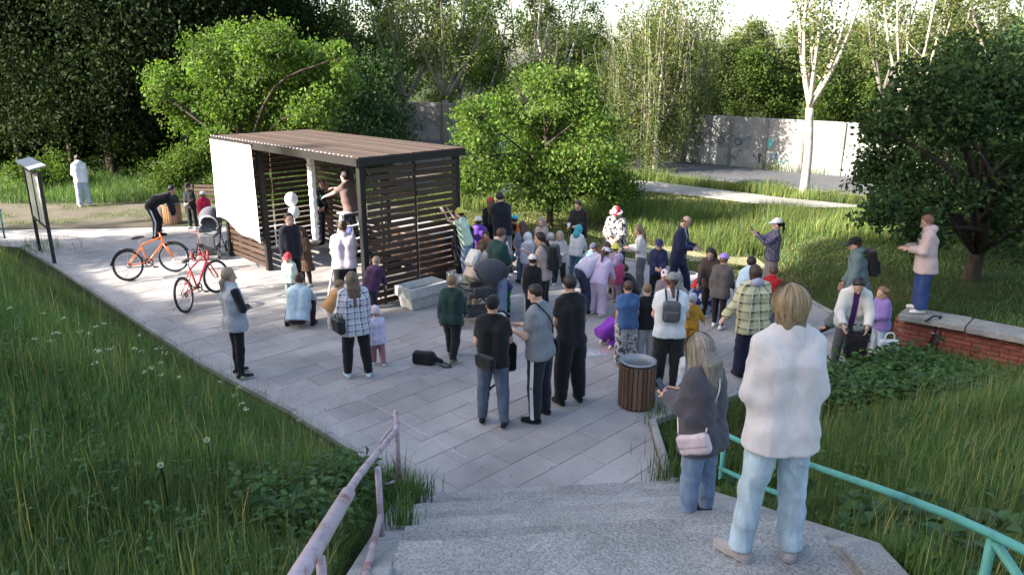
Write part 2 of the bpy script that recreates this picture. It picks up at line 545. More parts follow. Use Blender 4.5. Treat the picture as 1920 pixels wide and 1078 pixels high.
# paving slabs, 300 nearest as single pieces, the others joined
SL_L, SL_W, GAP = .80, .40, .0055
cells = []; edge_cells = []
def clip_poly(poly, rect):
    out = [tuple(p) for p in poly]
    if sum((rect[i].x * rect[(i + 1) % 4].y - rect[(i + 1) % 4].x * rect[i].y) for i in range(4)) < 0: rect = rect[::-1]
    for i in range(4):
        a, b = rect[i], rect[(i + 1) % 4]
        src, out = out, []
        f = lambda p: (b.x - a.x) * (p[1] - a.y) - (b.y - a.y) * (p[0] - a.x)
        for k in range(len(src)):
            p, q = src[k], src[(k + 1) % len(src)]
            fp, fq = f(p), f(q)
            if fp >= 0: out.append(p)
            if (fp >= 0) != (fq >= 0):
                t = fp / (fp - fq); out.append((p[0] + (q[0] - p[0]) * t, p[1] + (q[1] - p[1]) * t))
        if not out: break
    return out
o0 = Vector((-1.0, 7.2, 0))
for j in range(-60, 60):
    for i in range(-40, 60):
        off = (.5 if j % 2 else 0.0)
        c = o0 + Vv * ((i + off) * SL_L) + U * (j * SL_W)
        pts = [c + Vv * (a * SL_L * .5) + U * (b * SL_W * .5) for a, b in ((-1, -1), (1, -1), (1, 1), (-1, 1))]
        ins = [bool(in_poly(p.x, p.y, PLAZA)) for p in pts]
        if all(ins): cells.append(c)
        elif any(ins): edge_cells.append((c, clip_poly(PLAZA, [c + Vv * (a * (SL_L - GAP) * .5) + U * (b * (SL_W - GAP) * .5) for a, b in ((-1, -1), (-1, 1), (1, 1), (1, -1))])))
cells.sort(key=lambda c: c.length)
sl = MB().box((0, 0, -.02), (SL_L - GAP, SL_W - GAP, .05)).mesh('paving_slab', M_SLAB, bevel=.006, seg=1)
rzs = math.atan2(Vv.y, Vv.x)
for c in cells[:300]:
    s_ = mesh_obj('paving_slab', sl, plaza)
    s_.location = (c.x, c.y, random.uniform(-.0105, -.004))
    s_.rotation_euler = (random.gauss(0, .0022), random.gauss(0, .0022), rzs + random.gauss(0, .002))
rest = MB()
mrot = Matrix.Rotation(rzs, 3, 'Z')
for c in cells[300:]:
    rest.box((c.x, c.y, -.02 + random.uniform(-.0095, -.005)), (SL_L - GAP * .7, SL_W - GAP * .7, .05), mrot)
for c, poly in edge_cells:
    if len(poly) > 2: rest.prism(poly, -.04, random.uniform(-.0095, -.005))
tag(rest.build('paving_slabs', M_SLAB, plaza), kind='stuff')

# kerb round the paving
def kerb(pts, h=.06, w=.09, name='kerb', label=None, mat=None):
    root = None
    for a, b in zip(pts[:-1], pts[1:]):
        a = Vector((a[0], a[1], 0)); b = Vector((b[0], b[1], 0))
        L = (b - a).length; n = max(1, round(L / 1.0)); d = (b - a) / n
        for k in range(n):
            p, q = a + d * (k + .006), a + d * (k + .994)
            o = MB().bar(p + Vector((0, 0, h / 2 - .1)), q + Vector((0, 0, h / 2 - .1 + random.uniform(-.008, .008))), w, h + .2).build(
                'kerb_stone' if root else name, mat or M_CONC, root, bevel=.008, seg=1)
            if root is None:
                root = o
                tag(o, label, kind='structure')
    return root
kerb([(-1.05, 7.3), (-2.97, 9.25), (-4.98, 11.05), (-10.72, 16.95), (-12.7, 18.85)], .05, label='low concrete kerb along the left grass bank')
kerb([(1.80, 7.5), (1.86, 8.98), (3.02, 9.67), (6.45, 11.62)], .07, label='concrete kerb round the right planting bed')
kerb([(6.15, 13.3), (5.95, 14.68), (2.03, 18.36), (-1.37, 21.47)], .03, label='kerb along the far lawn')

# dirt strip, path, road beyond
sheet('dirt_patch', [(-24, 21.3), (-17, 21.0), (-13.1, 21.25), (-8.8, 21.7), (-4, 23.1), (-3.0, 24.4), (-6, 25.6), (-11, 25.4), (-13.5, 26.4), (-18, 26.0), (-25, 26.5)], .004, M_DIRT,
      'trodden bare earth beyond the paving', .1)
sheet('yard', [(-8, 33), (-3, 27.5), (-.8, 26.3), (.2, 27.6), (-1, 33), (-2.5, 46), (-10, 50), (-16, 48)], .008, M_DIRT, 'worn earth yard behind the pavilion', .1)
M_LIT_TURF = mineral('dry_turf_sunlit', (.36, .32, .20), (.16, .18, .07), 1.6, 30, .6)  # dry turf, its colour brightened to carry the sunlight on the lawn
LIT_LAWN = [(5.9 + (2.5 + .35 * math.sin(5 * a) + .28 * math.sin(11 * a + 1)) * math.cos(a) + .9 * math.sin(a) * -.6, 18.35 + (1.15 + .22 * math.sin(7 * a + 2) + .15 * math.sin(13 * a)) * math.sin(a)) for a in np.linspace(0, 2 * math.pi, 61)[:-1]]
sheet('sunlit_dry_lawn', LIT_LAWN, -.012, M_LIT_TURF, 'dry lawn patch coloured pale as if in full sun', .1)
PATH = [(-.6, 26.6), (2.2, 28.4), (4.9, 28.0), (7.0, 26.6), (9.2, 24.6), (12, 22.6), (16, 20.6), (24, 17.6), (24, 19.6), (16, 22.4), (12.6, 24.2), (9.6, 26.4), (7.6, 28.4), (5.6, 30.2), (2.2, 31.2), (-.2, 30.4)]
sheet('path', PATH, .02, M_PATH, 'pale worn footpath crossing the far lawn', .2)
ROAD = [(4.2, 35.0), (7.0, 31.8), (9.4, 29.9), (12.2, 27.3), (17, 24.2), (26, 20.2), (30, 23.8), (20, 28.8), (14.3, 31.4), (10.9, 34.0), (7.4, 37.2), (2.2, 43.0), (-6, 52), (-10, 49)]
sheet('road', ROAD, .028, M_ROAD, 'grey asphalt lane in front of the concrete wall', .2)

# ------------------------------------------------------------------ stairs
stairs = empty('stairs', (ST_X, ST_Y, 0), ST_ROT)
tag(stairs, 'wide flight of pebbly concrete steps down to the plaza', kind='structure')
W2 = 1.38
def rough_step(y0, y1, z, name, h=.34):
    n = 24
    m = MB()
    vs = []
    for k in range(n + 1):
        x = -W2 + 2 * W2 * k / n
        w = .010 * math.sin(k * 1.9 + z * 31) + random.gauss(0, .006)
        dz = random.gauss(0, .0025)
        vs += [(x, y1 + w, z - h), (x, y1 + w + .004, z - .018 + dz), (x, y1 + w - .014, z + dz), (x, y0 - .03, z + dz), (x, y0 - .03, z - h)]
    fs = []
    for k in range(n):
        for a in range(4):
            fs.append((k * 5 + a, k * 5 + a + 1, k * 5 + 5 + a + 1, k * 5 + 5 + a))
    fs.append((0, 1, 2, 3, 4)); fs.append(tuple(n * 5 + a for a in (4, 3, 2, 1, 0)))
    m.add(vs, fs)
    return m.build(name, M_STAIR, stairs)
for i in range(NST - 1):
    rough_step(-(i + 1) * TREAD, -i * TREAD, (i + 1) * RISE - .004, 'step')
rough_step(-NST * TREAD - 1.45, -(NST - 1) * TREAD, NST * RISE - .004, 'landing')
for i in range(8):
    y1 = -NST * TREAD - 1.45 - i * TREAD
    rough_step(y1 - (TREAD if i < 7 else 7.0), y1, (NST + i + 1) * RISE - .004, 'step')
for sx in (-1, 1):
    m = MB()
    x0, x1 = (sx * W2, sx * (W2 + .26)) if sx > 0 else (sx * (W2 + .26), sx * W2)
    prof = [(.12, -.3), (.12, .10), (-.25, .20), (-(NST) * TREAD, NST * RISE + .07), (-NST * TREAD - 1.45, NST * RISE + .10), (-NST * TREAD - 1.45, -.3)]
    n = len(prof)
    vs = [(x0, p[0], p[1]) for p in prof] + [(x1, p[0], p[1]) for p in prof]
    fs = [tuple(range(n)), tuple(range(2 * n - 1, n - 1, -1))] + [(i, i + n, (i + 1) % n + n, (i + 1) % n) for i in range(n)]
    m.add(vs, fs).build('cheek_wall', M_CONC, stairs, bevel=.012, seg=1)

# ------------------------------------------------------------------ off to the left, out of the picture: an unseen block added to shade the near plaza
def shading_block():
    root = empty('shading_building', (-37, -30.4, 0))
    tag(root, 'unseen block added left of the steps to shade the plaza', 'building')
    mw = mineral('panel_wall', (.42, .41, .38), (.33, .32, .30), .4, 30, .2)
    MB().box((0, 0, 13), (16, 58, 26)).build('wall', mw, root)
    MB().box((0, 0, 26.3), (16.8, 58.8, .6)).build('roof', M_ROAD, root)
    gl = plain('window_glass', (.03, .035, .04), .1, var=.02)
    wm = MB().box((0, 0, 0), (.12, 1.5, 1.4)).mesh('window', gl)
    for f in range(8):
        for k in range(16):
            w = mesh_obj('window', wm, root); w.location = (8.0, -27 + k * 3.55, 2.2 + f * 3.0)
    return root
shading_block()
# ================================================================== SDF MODELLING (organic shapes)
def sd_cone(P, a, b, ra, rb):
    """tapered capsule"""
    a = np.asarray(a, np.float32); b = np.asarray(b, np.float32)
    ab = b - a
    L2 = max(float(ab @ ab), 1e-9)
    t = np.clip(((P - a) @ ab) / L2, 0, 1)
    d = P - a - t[..., None] * ab
    return np.sqrt(np.einsum('...i,...i->...', d, d)) - (ra + (rb - ra) * t)

def sd_ell(P, c, r, rot=None):
    q = P - np.asarray(c, np.float32)
    if rot is not None: q = q @ np.asarray(rot, np.float32)
    r = np.asarray(r, np.float32)
    k = np.sqrt(np.einsum('...i,...i->...', q / r, q / r))
    return (k - 1) * float(min(r)) * .999

def sd_box(P, c, h, rr=.02, rot=None):
    q = P - np.asarray(c, np.float32)
    if rot is not None: q = q @ np.asarray(rot, np.float32)
    q = np.abs(q) - (np.asarray(h, np.float32) - rr)
    return np.sqrt((np.maximum(q, 0) ** 2).sum(-1)) + np.minimum(q.max(-1), 0) - rr

def smin(a, b, k):
    h = np.clip(.5 + .5 * (b - a) / k, 0, 1)
    return b + (a - b) * h - k * h * (1 - h)

def surface_net(fn, lo, hi, res):
    lo = np.asarray(lo, np.float32) - res * 1.5; hi = np.asarray(hi, np.float32) + res * 1.5
    n = np.maximum(3, np.ceil((hi - lo) / res).astype(int) + 1)
    ax = [lo[i] + np.arange(n[i], dtype=np.float32) * res for i in range(3)]
    P = np.stack(np.meshgrid(*ax, indexing='ij'), -1)
    D = fn(P).astype(np.float32)
    S = D < 0
    cc = [S[i:n[0] - 1 + i, j:n[1] - 1 + j, k:n[2] - 1 + k] for i in (0, 1) for j in (0, 1) for k in (0, 1)]
    cnt = sum(c.astype(np.int8) for c in cc)
    act = (cnt > 0) & (cnt < 8)
    ids = np.full(act.shape, -1, np.int32)
    A = np.argwhere(act)
    if len(A) == 0: return np.zeros((0, 3), np.float32), np.zeros((0, 4), np.int32)
    ids[act] = np.arange(len(A))
    acc = np.zeros((len(A), 3), np.float32); w = np.zeros(len(A), np.float32)
    corners = np.array([(i, j, k) for i in (0, 1) for j in (0, 1) for k in (0, 1)])
    for a in range(8):
        for ax_ in range(3):
            if corners[a][ax_] == 1: continue
            c2 = corners[a].copy(); c2[ax_] = 1
            p = A + corners[a]; q = A + c2
            d1 = D[p[:, 0], p[:, 1], p[:, 2]]; d2 = D[q[:, 0], q[:, 1], q[:, 2]]
            m = (d1 < 0) != (d2 < 0)
            t = np.where(m, d1 / np.where(m, d1 - d2, 1), 0)
            e = corners[a] + (c2 - corners[a]) * t[:, None]
            acc += np.where(m[:, None], e, 0); w += m
    V = lo + (A + acc / w[:, None]) * res
    quads = []
    for ax_ in range(3):
        o1, o2 = [(1, 2), (2, 0), (0, 1)][ax_]
        sl0 = [slice(None)] * 3; sl1 = [slice(None)] * 3
        sl0[ax_] = slice(0, n[ax_] - 1); sl1[ax_] = slice(1, n[ax_])
        diff = S[tuple(sl0)] != S[tuple(sl1)]
        E = np.argwhere(diff)
        ok = (E[:, o1] > 0) & (E[:, o2] > 0) & (E[:, o1] < n[o1] - 1) & (E[:, o2] < n[o2] - 1)
        E = E[ok]
        if len(E) == 0: continue
        e1 = np.zeros(3, int); e1[o1] = 1; e2 = np.zeros(3, int); e2[o2] = 1
        q = [E - e1 - e2, E - e2, E, E - e1]
        q = np.stack([ids[c[:, 0], c[:, 1], c[:, 2]] for c in q], -1)
        fl = S[E[:, 0], E[:, 1], E[:, 2]]
        q = np.where(fl[:, None], q, q[:, ::-1])
        quads.append(q)
    Q = np.concatenate(quads) if quads else np.zeros((0, 4), np.int32)
    Q = Q[(Q >= 0).all(1)]
    return V.astype(np.float32), Q.astype(np.int32)

def wrinkle(P, seed, amp, f=(11, 11, 17)):
    s = seed * 1.37
    wx = np.sin(P[..., 0] * 9 + P[..., 2] * 4.3 + s) + .6 * np.sin(P[..., 1] * 13 - P[..., 2] * 7 + s * 2.3)
    r1 = np.sin(P[..., 2] * 17 + 15 * P[..., 0] + 2.6 * wx + s)
    r2 = np.sin(P[..., 2] * 9 - 22 * P[..., 0] + 2.9 * wx + 1.7 * s)
    ridge = (1 - np.abs(r1)) ** 3 * (.5 + .5 * np.sin(P[..., 2] * 6 + P[..., 0] * 5 + s)) + (1 - np.abs(r2)) ** 3 * (.5 + .5 * np.cos(P[..., 2] * 7 + s))
    return -amp * 1.0 * ridge + .7 * amp * (np.sin(P[..., 0] * f[0] + 3 * np.sin(P[..., 2] * 7 + s) + s) * np.sin(P[..., 2] * f[2] + 2 * np.sin(P[..., 1] * 9 + s) + s * 2)
                  + .5 * np.sin(P[..., 1] * f[1] * 2 + P[..., 2] * 23 + s * 3))

class Prim:
    """list of tapered capsules / ellipsoids blended together"""
    def __init__(s, k=.03): s.c = []; s.e = []; s.k = k
    def cone(s, a, b, ra, rb): s.c.append((np.array(a, np.float32), np.array(b, np.float32), ra, rb)); return s
    def ell(s, c, r, rot=None): s.e.append((np.array(c, np.float32), np.array(r, np.float32), rot)); return s
    def bounds(s):
        lo = np.full(3, 1e9); hi = -lo
        for a, b, ra, rb in s.c:
            r = max(ra, rb)
            lo = np.minimum(lo, np.minimum(a, b) - r); hi = np.maximum(hi, np.maximum(a, b) + r)
        for c, r, rot in s.e:
            m = max(r); lo = np.minimum(lo, c - m); hi = np.maximum(hi, c + m)
        return lo, hi
    def sdf(s, P, grow=0.0):
        d = None
        for a, b, ra, rb in s.c:
            x = sd_cone(P, a, b, ra + grow, rb + grow)
            d = x if d is None else smin(d, x, s.k)
        for c, r, rot in s.e:
            x = sd_ell(P, c, r + grow, rot)
            d = x if d is None else smin(d, x, s.k)
        return d
    def mesh(s, res, fn=None):
        lo, hi = s.bounds()
        return surface_net(fn or s.sdf, lo - .03, hi + .03, res)

# ------------------------------------------------------------------ head and hand patterns (unit size)
def head_template():
    """head of height 0.23 m; origin at the top of the neck, facing +Y; returns verts, quads, tint"""
    def fn(P):
        X = np.abs(P[..., 0]); Q = P.copy(); Q[..., 0] = X
        d = sd_ell(P, (0, -.012, .135), (.075, .094, .093))
        d = smin(d, sd_ell(P, (0, .022, .07), (.056, .066, .072)), .035)          # face
        d = smin(d, sd_cone(P, (0, .062, .018), (0, .030, .03), .021, .035), .03)   # chin
        d = smin(d, sd_cone(Q, (.040, .0, .04), (.022, .05, .018), .022, .018), .03)
        d = smin(d, sd_cone(P, (0, .092, .10), (0, .112, .068), .009, .0135), .014)   # nose
        d = smin(d, sd_cone(Q, (.010, .098, .066), (.016, .092, .066), .008, .007), .008)
        d = smin(d, sd_cone(Q, (.0, .086, .118), (.045, .07, .118), .012, .010), .015)   # brow
        d = smin(d, sd_cone(Q, (.0, .092, .041), (.02, .084, .04), .0085, .005), .008)      # lips
        d = smin(d, sd_ell(Q, (.076, -.012, .088), (.010, .02, .032)), .008)               # ears
        d = np.maximum(d, -sd_ell(Q, (.032, .098, .098), (.017, .018, .011)))               # sockets
        d = smin(d, sd_cone(P, (0, -.016, .08), (0, -.022, -.012), .052, .048), .02)          # neck
        return d
    V, Q = surface_net(fn, (-.10, -.12, -.07), (.10, .13, .235), .0095)
    T = np.ones((len(V), 3), np.float32)
    lips = (np.abs(V[:, 0]) < .024) & (V[:, 1] > .08) & (np.abs(V[:, 2] - .041) < .0085)
    T[lips] = (.85, .5, .5)
    brow = (np.abs(np.abs(V[:, 0]) - .032) < .019) & (V[:, 1] > .066) & (np.abs(V[:, 2] - .124) < .007)
    T[brow] = (.35, .25, .2)
    sock = (np.abs(np.abs(V[:, 0]) - .032) < .017) & (V[:, 1] > .06) & (np.abs(V[:, 2] - .098) < .011)
    T[sock] = (.7, .6, .55)
    cheek = np.exp(-(((np.abs(V[:, 0]) - .04) / .02) ** 2 + ((V[:, 2] - .07) / .02) ** 2)) * (V[:, 1] > .03)
    T -= cheek[:, None] * np.array([.0, .13, .10])
    return V, Q, T
HEAD_T = head_template()

def ball(c, r, n=6, m=8):
    vs = []; fs = []
    for i in range(n + 1):
        th = math.pi * i / n
        for j in range(m):
            ph = 2 * math.pi * j / m
            vs.append((c[0] + r * math.sin(th) * math.cos(ph), c[1] + r * math.cos(th), c[2] + r * math.sin(th) * math.sin(ph)))
    for i in range(n):
        for j in range(m):
            k = (j + 1) % m
            fs.append((i * m + j, i * m + k, (i + 1) * m + k, (i + 1) * m + j))
    return np.array(vs, np.float32), np.array(fs, np.int32)

def hand_template(curl):
    """right hand, length ~0.185, wrist at origin, fingers along -Z, palm facing -X (inwards), thumb to +Y"""
    p = Prim(.010)
    p.cone((0, 0, .01), (0, .005, -.03), .025, .024)
    for yy in (-.026, -.009, .009, .026):
        p.cone((0, yy * .7, -.02), (0, yy, -.085), .015, .0125)
    lens = [.064, .074, .079, .072]
    for y0, L in zip((-.031, -.0105, .0105, .031), lens):
        a = np.array((0, y0, -.088)); ang = 0.12 * curl
        seg = L / 2.6
        for k, f in enumerate((1.0, .85, .7)):
            ang += curl * (.42 if k else .3)
            b = a + seg * f * np.array((-math.sin(ang), .0, -math.cos(ang)))
            p.cone(a, b, .0088 - .0006 * k, .0082 - .0007 * k)
            a = b
    p.cone((0, .022, -.022), (-.012, .047, -.052), .0145, .0115)
    p.cone((-.012, .047, -.052), (-.026 - .012 * curl, .052, -.082), .0105, .009)
    p.k = .006
    lo, hi = p.bounds()
    return surface_net(p.sdf, lo, hi, .0068)
HANDS = {'relaxed': hand_template(.55), 'grip': hand_template(1.5)}

# ------------------------------------------------------------------ people
def dirv(f, a, side=0):
    """direction: 0 = straight down, f forward, a outwards"""
    f = R(f); a = R(a)
    return np.array((side * math.sin(a), math.sin(f) * math.cos(a), -math.cos(f) * math.cos(a)))

def unit(v):
    v = np.asarray(v, float); return v / max(np.linalg.norm(v), 1e-9)

POSES = {
    'stand': dict(lean=2, L=((0, 3), (-3, 2)), Rr=((2, 4), (-2, 2)), aL=((-4, 8), (12, 4)), aR=((-4, 8), (12, 4))),
    'stand2': dict(lean=1, L=((6, 5), (-2, 3)), Rr=((-3, 5), (-8, 3)), aL=((-8, 12), (25, 2)), aR=((4, 8), (16, 2))),
    'walk': dict(lean=5, L=((22, 2), (6, 1)), Rr=((-10, 2), (-32, 1)), aL=((-18, 8), (0, 4)), aR=((18, 8), (38, 2))),
    'stride': dict(lean=12, L=((30, 3), (24, 3)), Rr=((-22, 3), (-34, 3)), aL=((5, 10), (30, 0)), aR=((15, 10), (55, -10))),
    'crossed': dict(lean=-2, L=((3, 4), (-2, 2)), Rr=((-2, 5), (-5, 3)), aL=((12, 14), (75, -52)), aR=((12, 14), (78, -52))),
    'phone': dict(lean=4, L=((2, 4), (-3, 3)), Rr=((2, 4), (-3, 3)), aL=((14, 10), (95, -22)), aR=((14, 10), (92, -20)), hp=22),
    'photo': dict(lean=-3, L=((2, 4), (-3, 3)), Rr=((2, 4), (-3, 3)), aL=((55, 12), (130, -12)), aR=((55, 12), (130, -12))),
    'behind': dict(lean=0, L=((2, 5), (-3, 3)), Rr=((0, 5), (-4, 3)), aL=((-14, 16), (15, -38)), aR=((-14, 16), (15, -38))),
    'front': dict(lean=4, L=((2, 4), (-3, 3)), Rr=((2, 4), (-3, 3)), aL=((4, 12), (62, -35)), aR=((4, 12), (64, -34)), hp=12),
    'squat': dict(lean=30, L=((116, 16), (-40, 6)), Rr=((116, 16), (-40, 6)), aL=((40, 12), (75, -20)), aR=((40, 12), (75, -20)), hp=10),
    'crouch': dict(lean=62, L=((88, 10), (-38, 4)), Rr=((80, 10), (-42, 4)), aL=((55, 8), (20, 0)), aR=((50, 8), (15, 0)), hp=10),
    'bend': dict(lean=60, curve=-.05, L=((22, 5), (-6, 3)), Rr=((14, 5), (-10, 3)), aL=((12, 6), (8, 0)), aR=((14, 6), (10, 0)), hp=-5),
    'lean': dict(lean=34, L=((8, 5), (-6, 3)), Rr=((-2, 5), (-8, 3)), aL=((22, 8), (28, 0)), aR=((22, 8), (30, 0)), hp=14),
    'reach': dict(lean=12, L=((5, 5), (-4, 3)), Rr=((-2, 5), (-6, 3)), aL=((120, 12), (150, 0)), aR=((110, 16), (138, 0)), hp=-6),
}

class Person:
    def __init__(s, h, pose, build=1.0, hyaw=0, hpitch=None, pz=0.0, **over):
        p = dict(POSES[pose]); p.update(over)
        s.h = h
        child = np.clip((1.55 - h) / .7, 0, 1)
        s.child = child
        s.hh = .228 * (1 - child) * (h / 1.75) ** .5 + child * (.188 + .03 * np.clip(h - .85, 0, 1))
        nk = .022 * h / 1.75
        bh = h - s.hh                      # height of the neck top
        s.B = B = bh / 1.52                # body scale (adult 1.75 -> 1)
        s.G = G = B * build * (1 + .10 * child)   # girth scale
        leg = (.87 - .03 * child) * B
        s.thigh, s.shin, s.ank = leg * .49, leg * .51 - .06 * B, .075 * B
        s.torso = bh - nk - (leg + .015 * B)
        hipw, shw = .088 * G, p.get('sw', .150) * (.6 * B + .4 * G)
        J = {}
        pel = np.zeros(3)
        # legs from the pelvis
        feet = []
        for nm, sd in (('L', -1), ('R', 1)):
            th, sh = p['L' if nm == 'L' else 'Rr']
            hip = pel + np.array((sd * hipw, 0, 0))
            kn = hip + dirv(*th, sd) * s.thigh
            an = kn + dirv(*sh, sd) * s.shin
            J['hip' + nm], J['knee' + nm], J['ank' + nm] = hip, kn, an
            feet.append(an[2])
        dz = s.ank - min(feet)
        s.lift = {}
        sp = dirv(180 - p['lean'], 0)      # spine direction (up, leaning forwards)
        sp = unit(sp + np.array((p.get('side', 0), 0, 0)))
        s.sp = sp
        sid = np.array((1., 0, 0))
        if p.get('side', 0): sid = unit(sid - sp * (sid @ sp))
        tw = R(p.get('twist', 0))
        fw0 = unit(np.cross(sp, sid)) * 1.0
        fw0 = -fw0 if fw0[1] < 0 and abs(p['lean']) < 60 else fw0
        fwd = unit(np.cross(sp, sid))
        # forward = sp x side must point to +Y when upright: up x right = +Y
        s.fwd = fwd
        side2 = math.cos(tw) * sid + math.sin(tw) * fwd
        fwd2 = math.cos(tw) * fwd - math.sin(tw) * sid
        s.side2, s.fwd2 = side2, fwd2
        curve = p.get('curve', .012) * B
        J['pel'] = pel
        J['waist'] = pel + sp * s.torso * .36 + fwd * curve
        J['chest'] = pel + sp * s.torso * .70 - fwd * curve * .3
        J['neck'] = pel + sp * s.torso * 1.0
        nd = unit(sp + np.array((0, .12, .35)) if p['lean'] > 20 else sp + np.array((0, .08, 0)))
        J['head'] = J['neck'] + nd * nk
        for nm, sd in (('L', -1), ('R', 1)):
            ua, fa = p['a' + nm]
            shd = J['neck'] - sp * .088 * B + side2 * sd * shw
            def rel(f, a):
                d = dirv(f, a, sd)
                return d[0] * side2 / 1.0 + d[1] * unit(fwd2 * np.array((1, 1, .0)) + 1e-6) + np.array((0, 0, d[2]))
            el = shd + unit(rel(*ua)) * .285 * B
            wr = el + unit(rel(*fa)) * .245 * B
            J['sh' + nm], J['el' + nm], J['wr' + nm] = shd, el, wr
        for k in J: J[k] = J[k] + np.array((0, 0, dz + pz))
        s.J = J
        s.p = p
        s.hyaw = hyaw
        s.hpitch = p.get('hp', 6) if hpitch is None else hpitch
        s.fyaw = p.get('fyaw', (8, -8))     # toes out, left / right
        s.pz = pz

    # ---- shapes
    def torso_prim(s, pr, g=0.0, lo=.0, hem=0.0, boxy=0.0):
        J, G = s.J, s.G
        def lat(c, w, sdv): return c + sdv * w
        belly = s.p.get('belly', 0.0)
        for sd in (-1, 1):
            X = s.side2 * sd; X0 = np.array((1., 0, 0)) * sd
            p0 = J['pel'] + X0 * .062 * G + s.sp * lo
            p1 = J['waist'] + (X0 + X) * .5 * (.060 + boxy * .4) * G + s.fwd * belly
            p2 = J['chest'] + X * (.072 + boxy * .2) * G
            p3 = J['neck'] - s.sp * .115 * s.B + X * .092 * G
            pr.cone(J['neck'] + s.sp * .012 * s.B + X * .02 * s.B, J['neck'] - s.sp * .078 * s.B + X * .150 * s.B, .047 * s.B + g, .036 * s.B + g)
            pr.cone(p0, p1, (.112 + hem) * G + g, (.098 + boxy * .3) * G + g + belly * .7)
            pr.cone(p1, p2, (.098 + boxy * .3) * G + g + belly * .7, .104 * G + g)
            pr.cone(p2, p3, .104 * G + g, .068 * G + g)
        pr.cone(J['neck'] - s.sp * .06 * s.B, J['neck'] + s.sp * .01, .068 * G + g, .052 * G + g)
        return pr
    def arm_prim(s, pr, nm, g=0.0, full=True, upto=1.0):
        J, G = s.J, s.G
        a, e, w = J['sh' + nm], J['el' + nm], J['wr' + nm]
        k = .94 + .06 * s.child
        if full:
            pr.cone(a, e, .055 * G * k + g, .043 * G * k + g); pr.cone(e, w, .043 * G * k + g, .030 * G * k + g)
        else:
            pr.cone(a, a + (e - a) * upto, .055 * G * k + g, (.055 - .012 * upto) * G * k + g)
        return pr
    def leg_prim(s, pr, nm, g=0.0, upto=1.0, flare=0.0):
        J, G = s.J, s.G
        h, k, a = J['hip' + nm], J['knee' + nm], J['ank' + nm]
        pr.cone(h, k, .088 * G + g, .058 * G + g)
        pr.cone(k, a, .058 * G + g, .040 * G + g + flare)
        calf = k + (a - k) * .3 - s.fwd_leg(nm) * .012 * G
        pr.cone(k + (a - k) * .12, k + (a - k) * .5 - s.fwd_leg(nm) * .01 * G, .052 * G + g, .048 * G + g)
        return pr
    def fwd_leg(s, nm):
        sh = unit(s.J['ank' + nm] - s.J['knee' + nm])
        f = np.array((0, 1., 0)); f = f - sh * (f @ sh)
        return unit(f)
    def head_M(s):
        z = s.sp if s.p['lean'] < 20 else unit(s.sp * .45 + np.array((0, 0, 1.)) * .55)
        x = unit(s.side2 - z * (s.side2 @ z)); y = np.cross(z, x)
        M0 = np.stack([x, y, z], 1)
        yaw, pit = R(s.hyaw), R(-s.hpitch)
        Rz = np.array([[math.cos(yaw), -math.sin(yaw), 0], [math.sin(yaw), math.cos(yaw), 0], [0, 0, 1]])
        Rx = np.array([[1, 0, 0], [0, math.cos(pit), -math.sin(pit)], [0, math.sin(pit), math.cos(pit)]])
        return M0 @ Rz @ Rx
    def to_head(s, P):
        """points -> head pattern coordinates (unit 0.23 head)"""
        k = s.hh / .23
        M = s.head_M()
        return ((P - s.J['head']) @ M.astype(np.float32)) / k, k
    def body(s, res, skin, bare_arms=False, bare_legs=False):
        pr = Prim(.035 * s.B)
        s.torso_prim(pr, -.010)
        for nm in 'LR':
            s.arm_prim(pr, nm, 0 if bare_arms else -.007); s.leg_prim(pr, nm, 0 if bare_legs else -.012)
            a = s.J['ank' + nm]; yw = R(s.fyaw[0 if nm == 'L' else 1]) 
            fd = np.array((-math.sin(yw), math.cos(yw), 0))
            pr.cone(a + np.array((0, 0, -.035 * s.B)), a + fd * .15 * s.B + np.array((0, 0, -.055 * s.B)), .034 * s.B, .022 * s.B)
        pr.cone(s.J['neck'] - s.sp * .05, s.J['head'] + s.sp * .0, .06 * s.G, .05 * s.B)
        V, Q = pr.mesh(res)
        T = np.ones((len(V), 3), np.float32)
        k = s.hh / .23; M = s.head_M()
        hv, hq, ht = HEAD_T
        Vs, Qs, Ts, Ms = [V], [Q], [T], [np.zeros(len(Q), int)]
        n = len(V)
        def put(v, q, t, mi):
            nonlocal n
            Vs.append(v.astype(np.float32)); Qs.append(q + n); Ts.append(t); Ms.append(np.full(len(q), mi)); n += len(v)
        put(hv * k @ M.T + s.J['head'], hq, ht, 0)
        for sx in (-1, 1):
            ev, eq = ball((sx * .032, .079, .098), .0125)
            put(ev * k @ M.T + s.J['head'], eq, np.ones((len(ev), 3)), 1)
            ev, eq = ball((sx * .032, .0865, .098), .0066)
            put(ev * k @ M.T + s.J['head'], eq, np.ones((len(ev), 3)), 2)
        for nm, sd in (('L', -1), ('R', 1)):
            hv2, hq2 = HANDS[s.p.get('h' + nm, 'relaxed')]
            d = unit(s.J['wr' + nm] - s.J['el' + nm])
            zax = -d
            inw = -sd * s.side2
            pn = s.p.get('palm' + nm)
            if pn is not None: inw = np.asarray(pn, float)
            elif d[2] > -.55: inw = np.array((-sd * .5, 0, -.85)) if d[2] < .5 else np.array((-sd * .4, .9, 0))
            inw = unit(inw - zax * (inw @ zax))
            xax = -inw * (1 if sd > 0 else 1)
            yax = np.cross(zax, xax)
            hv3 = hv2.copy() * (.98 * s.B * (1 + .12 * s.child))
            want = np.array((0, 1., .4))
            if yax @ want < 0: hv3[:, 1] *= -1; fl = True
            else: fl = False
            W = hv3[:, :1] * xax + hv3[:, 1:2] * yax + hv3[:, 2:3] * zax + s.J['wr' + nm]
            put(W, hq2[:, ::-1] if fl else hq2, np.ones((len(W), 3)), 0)
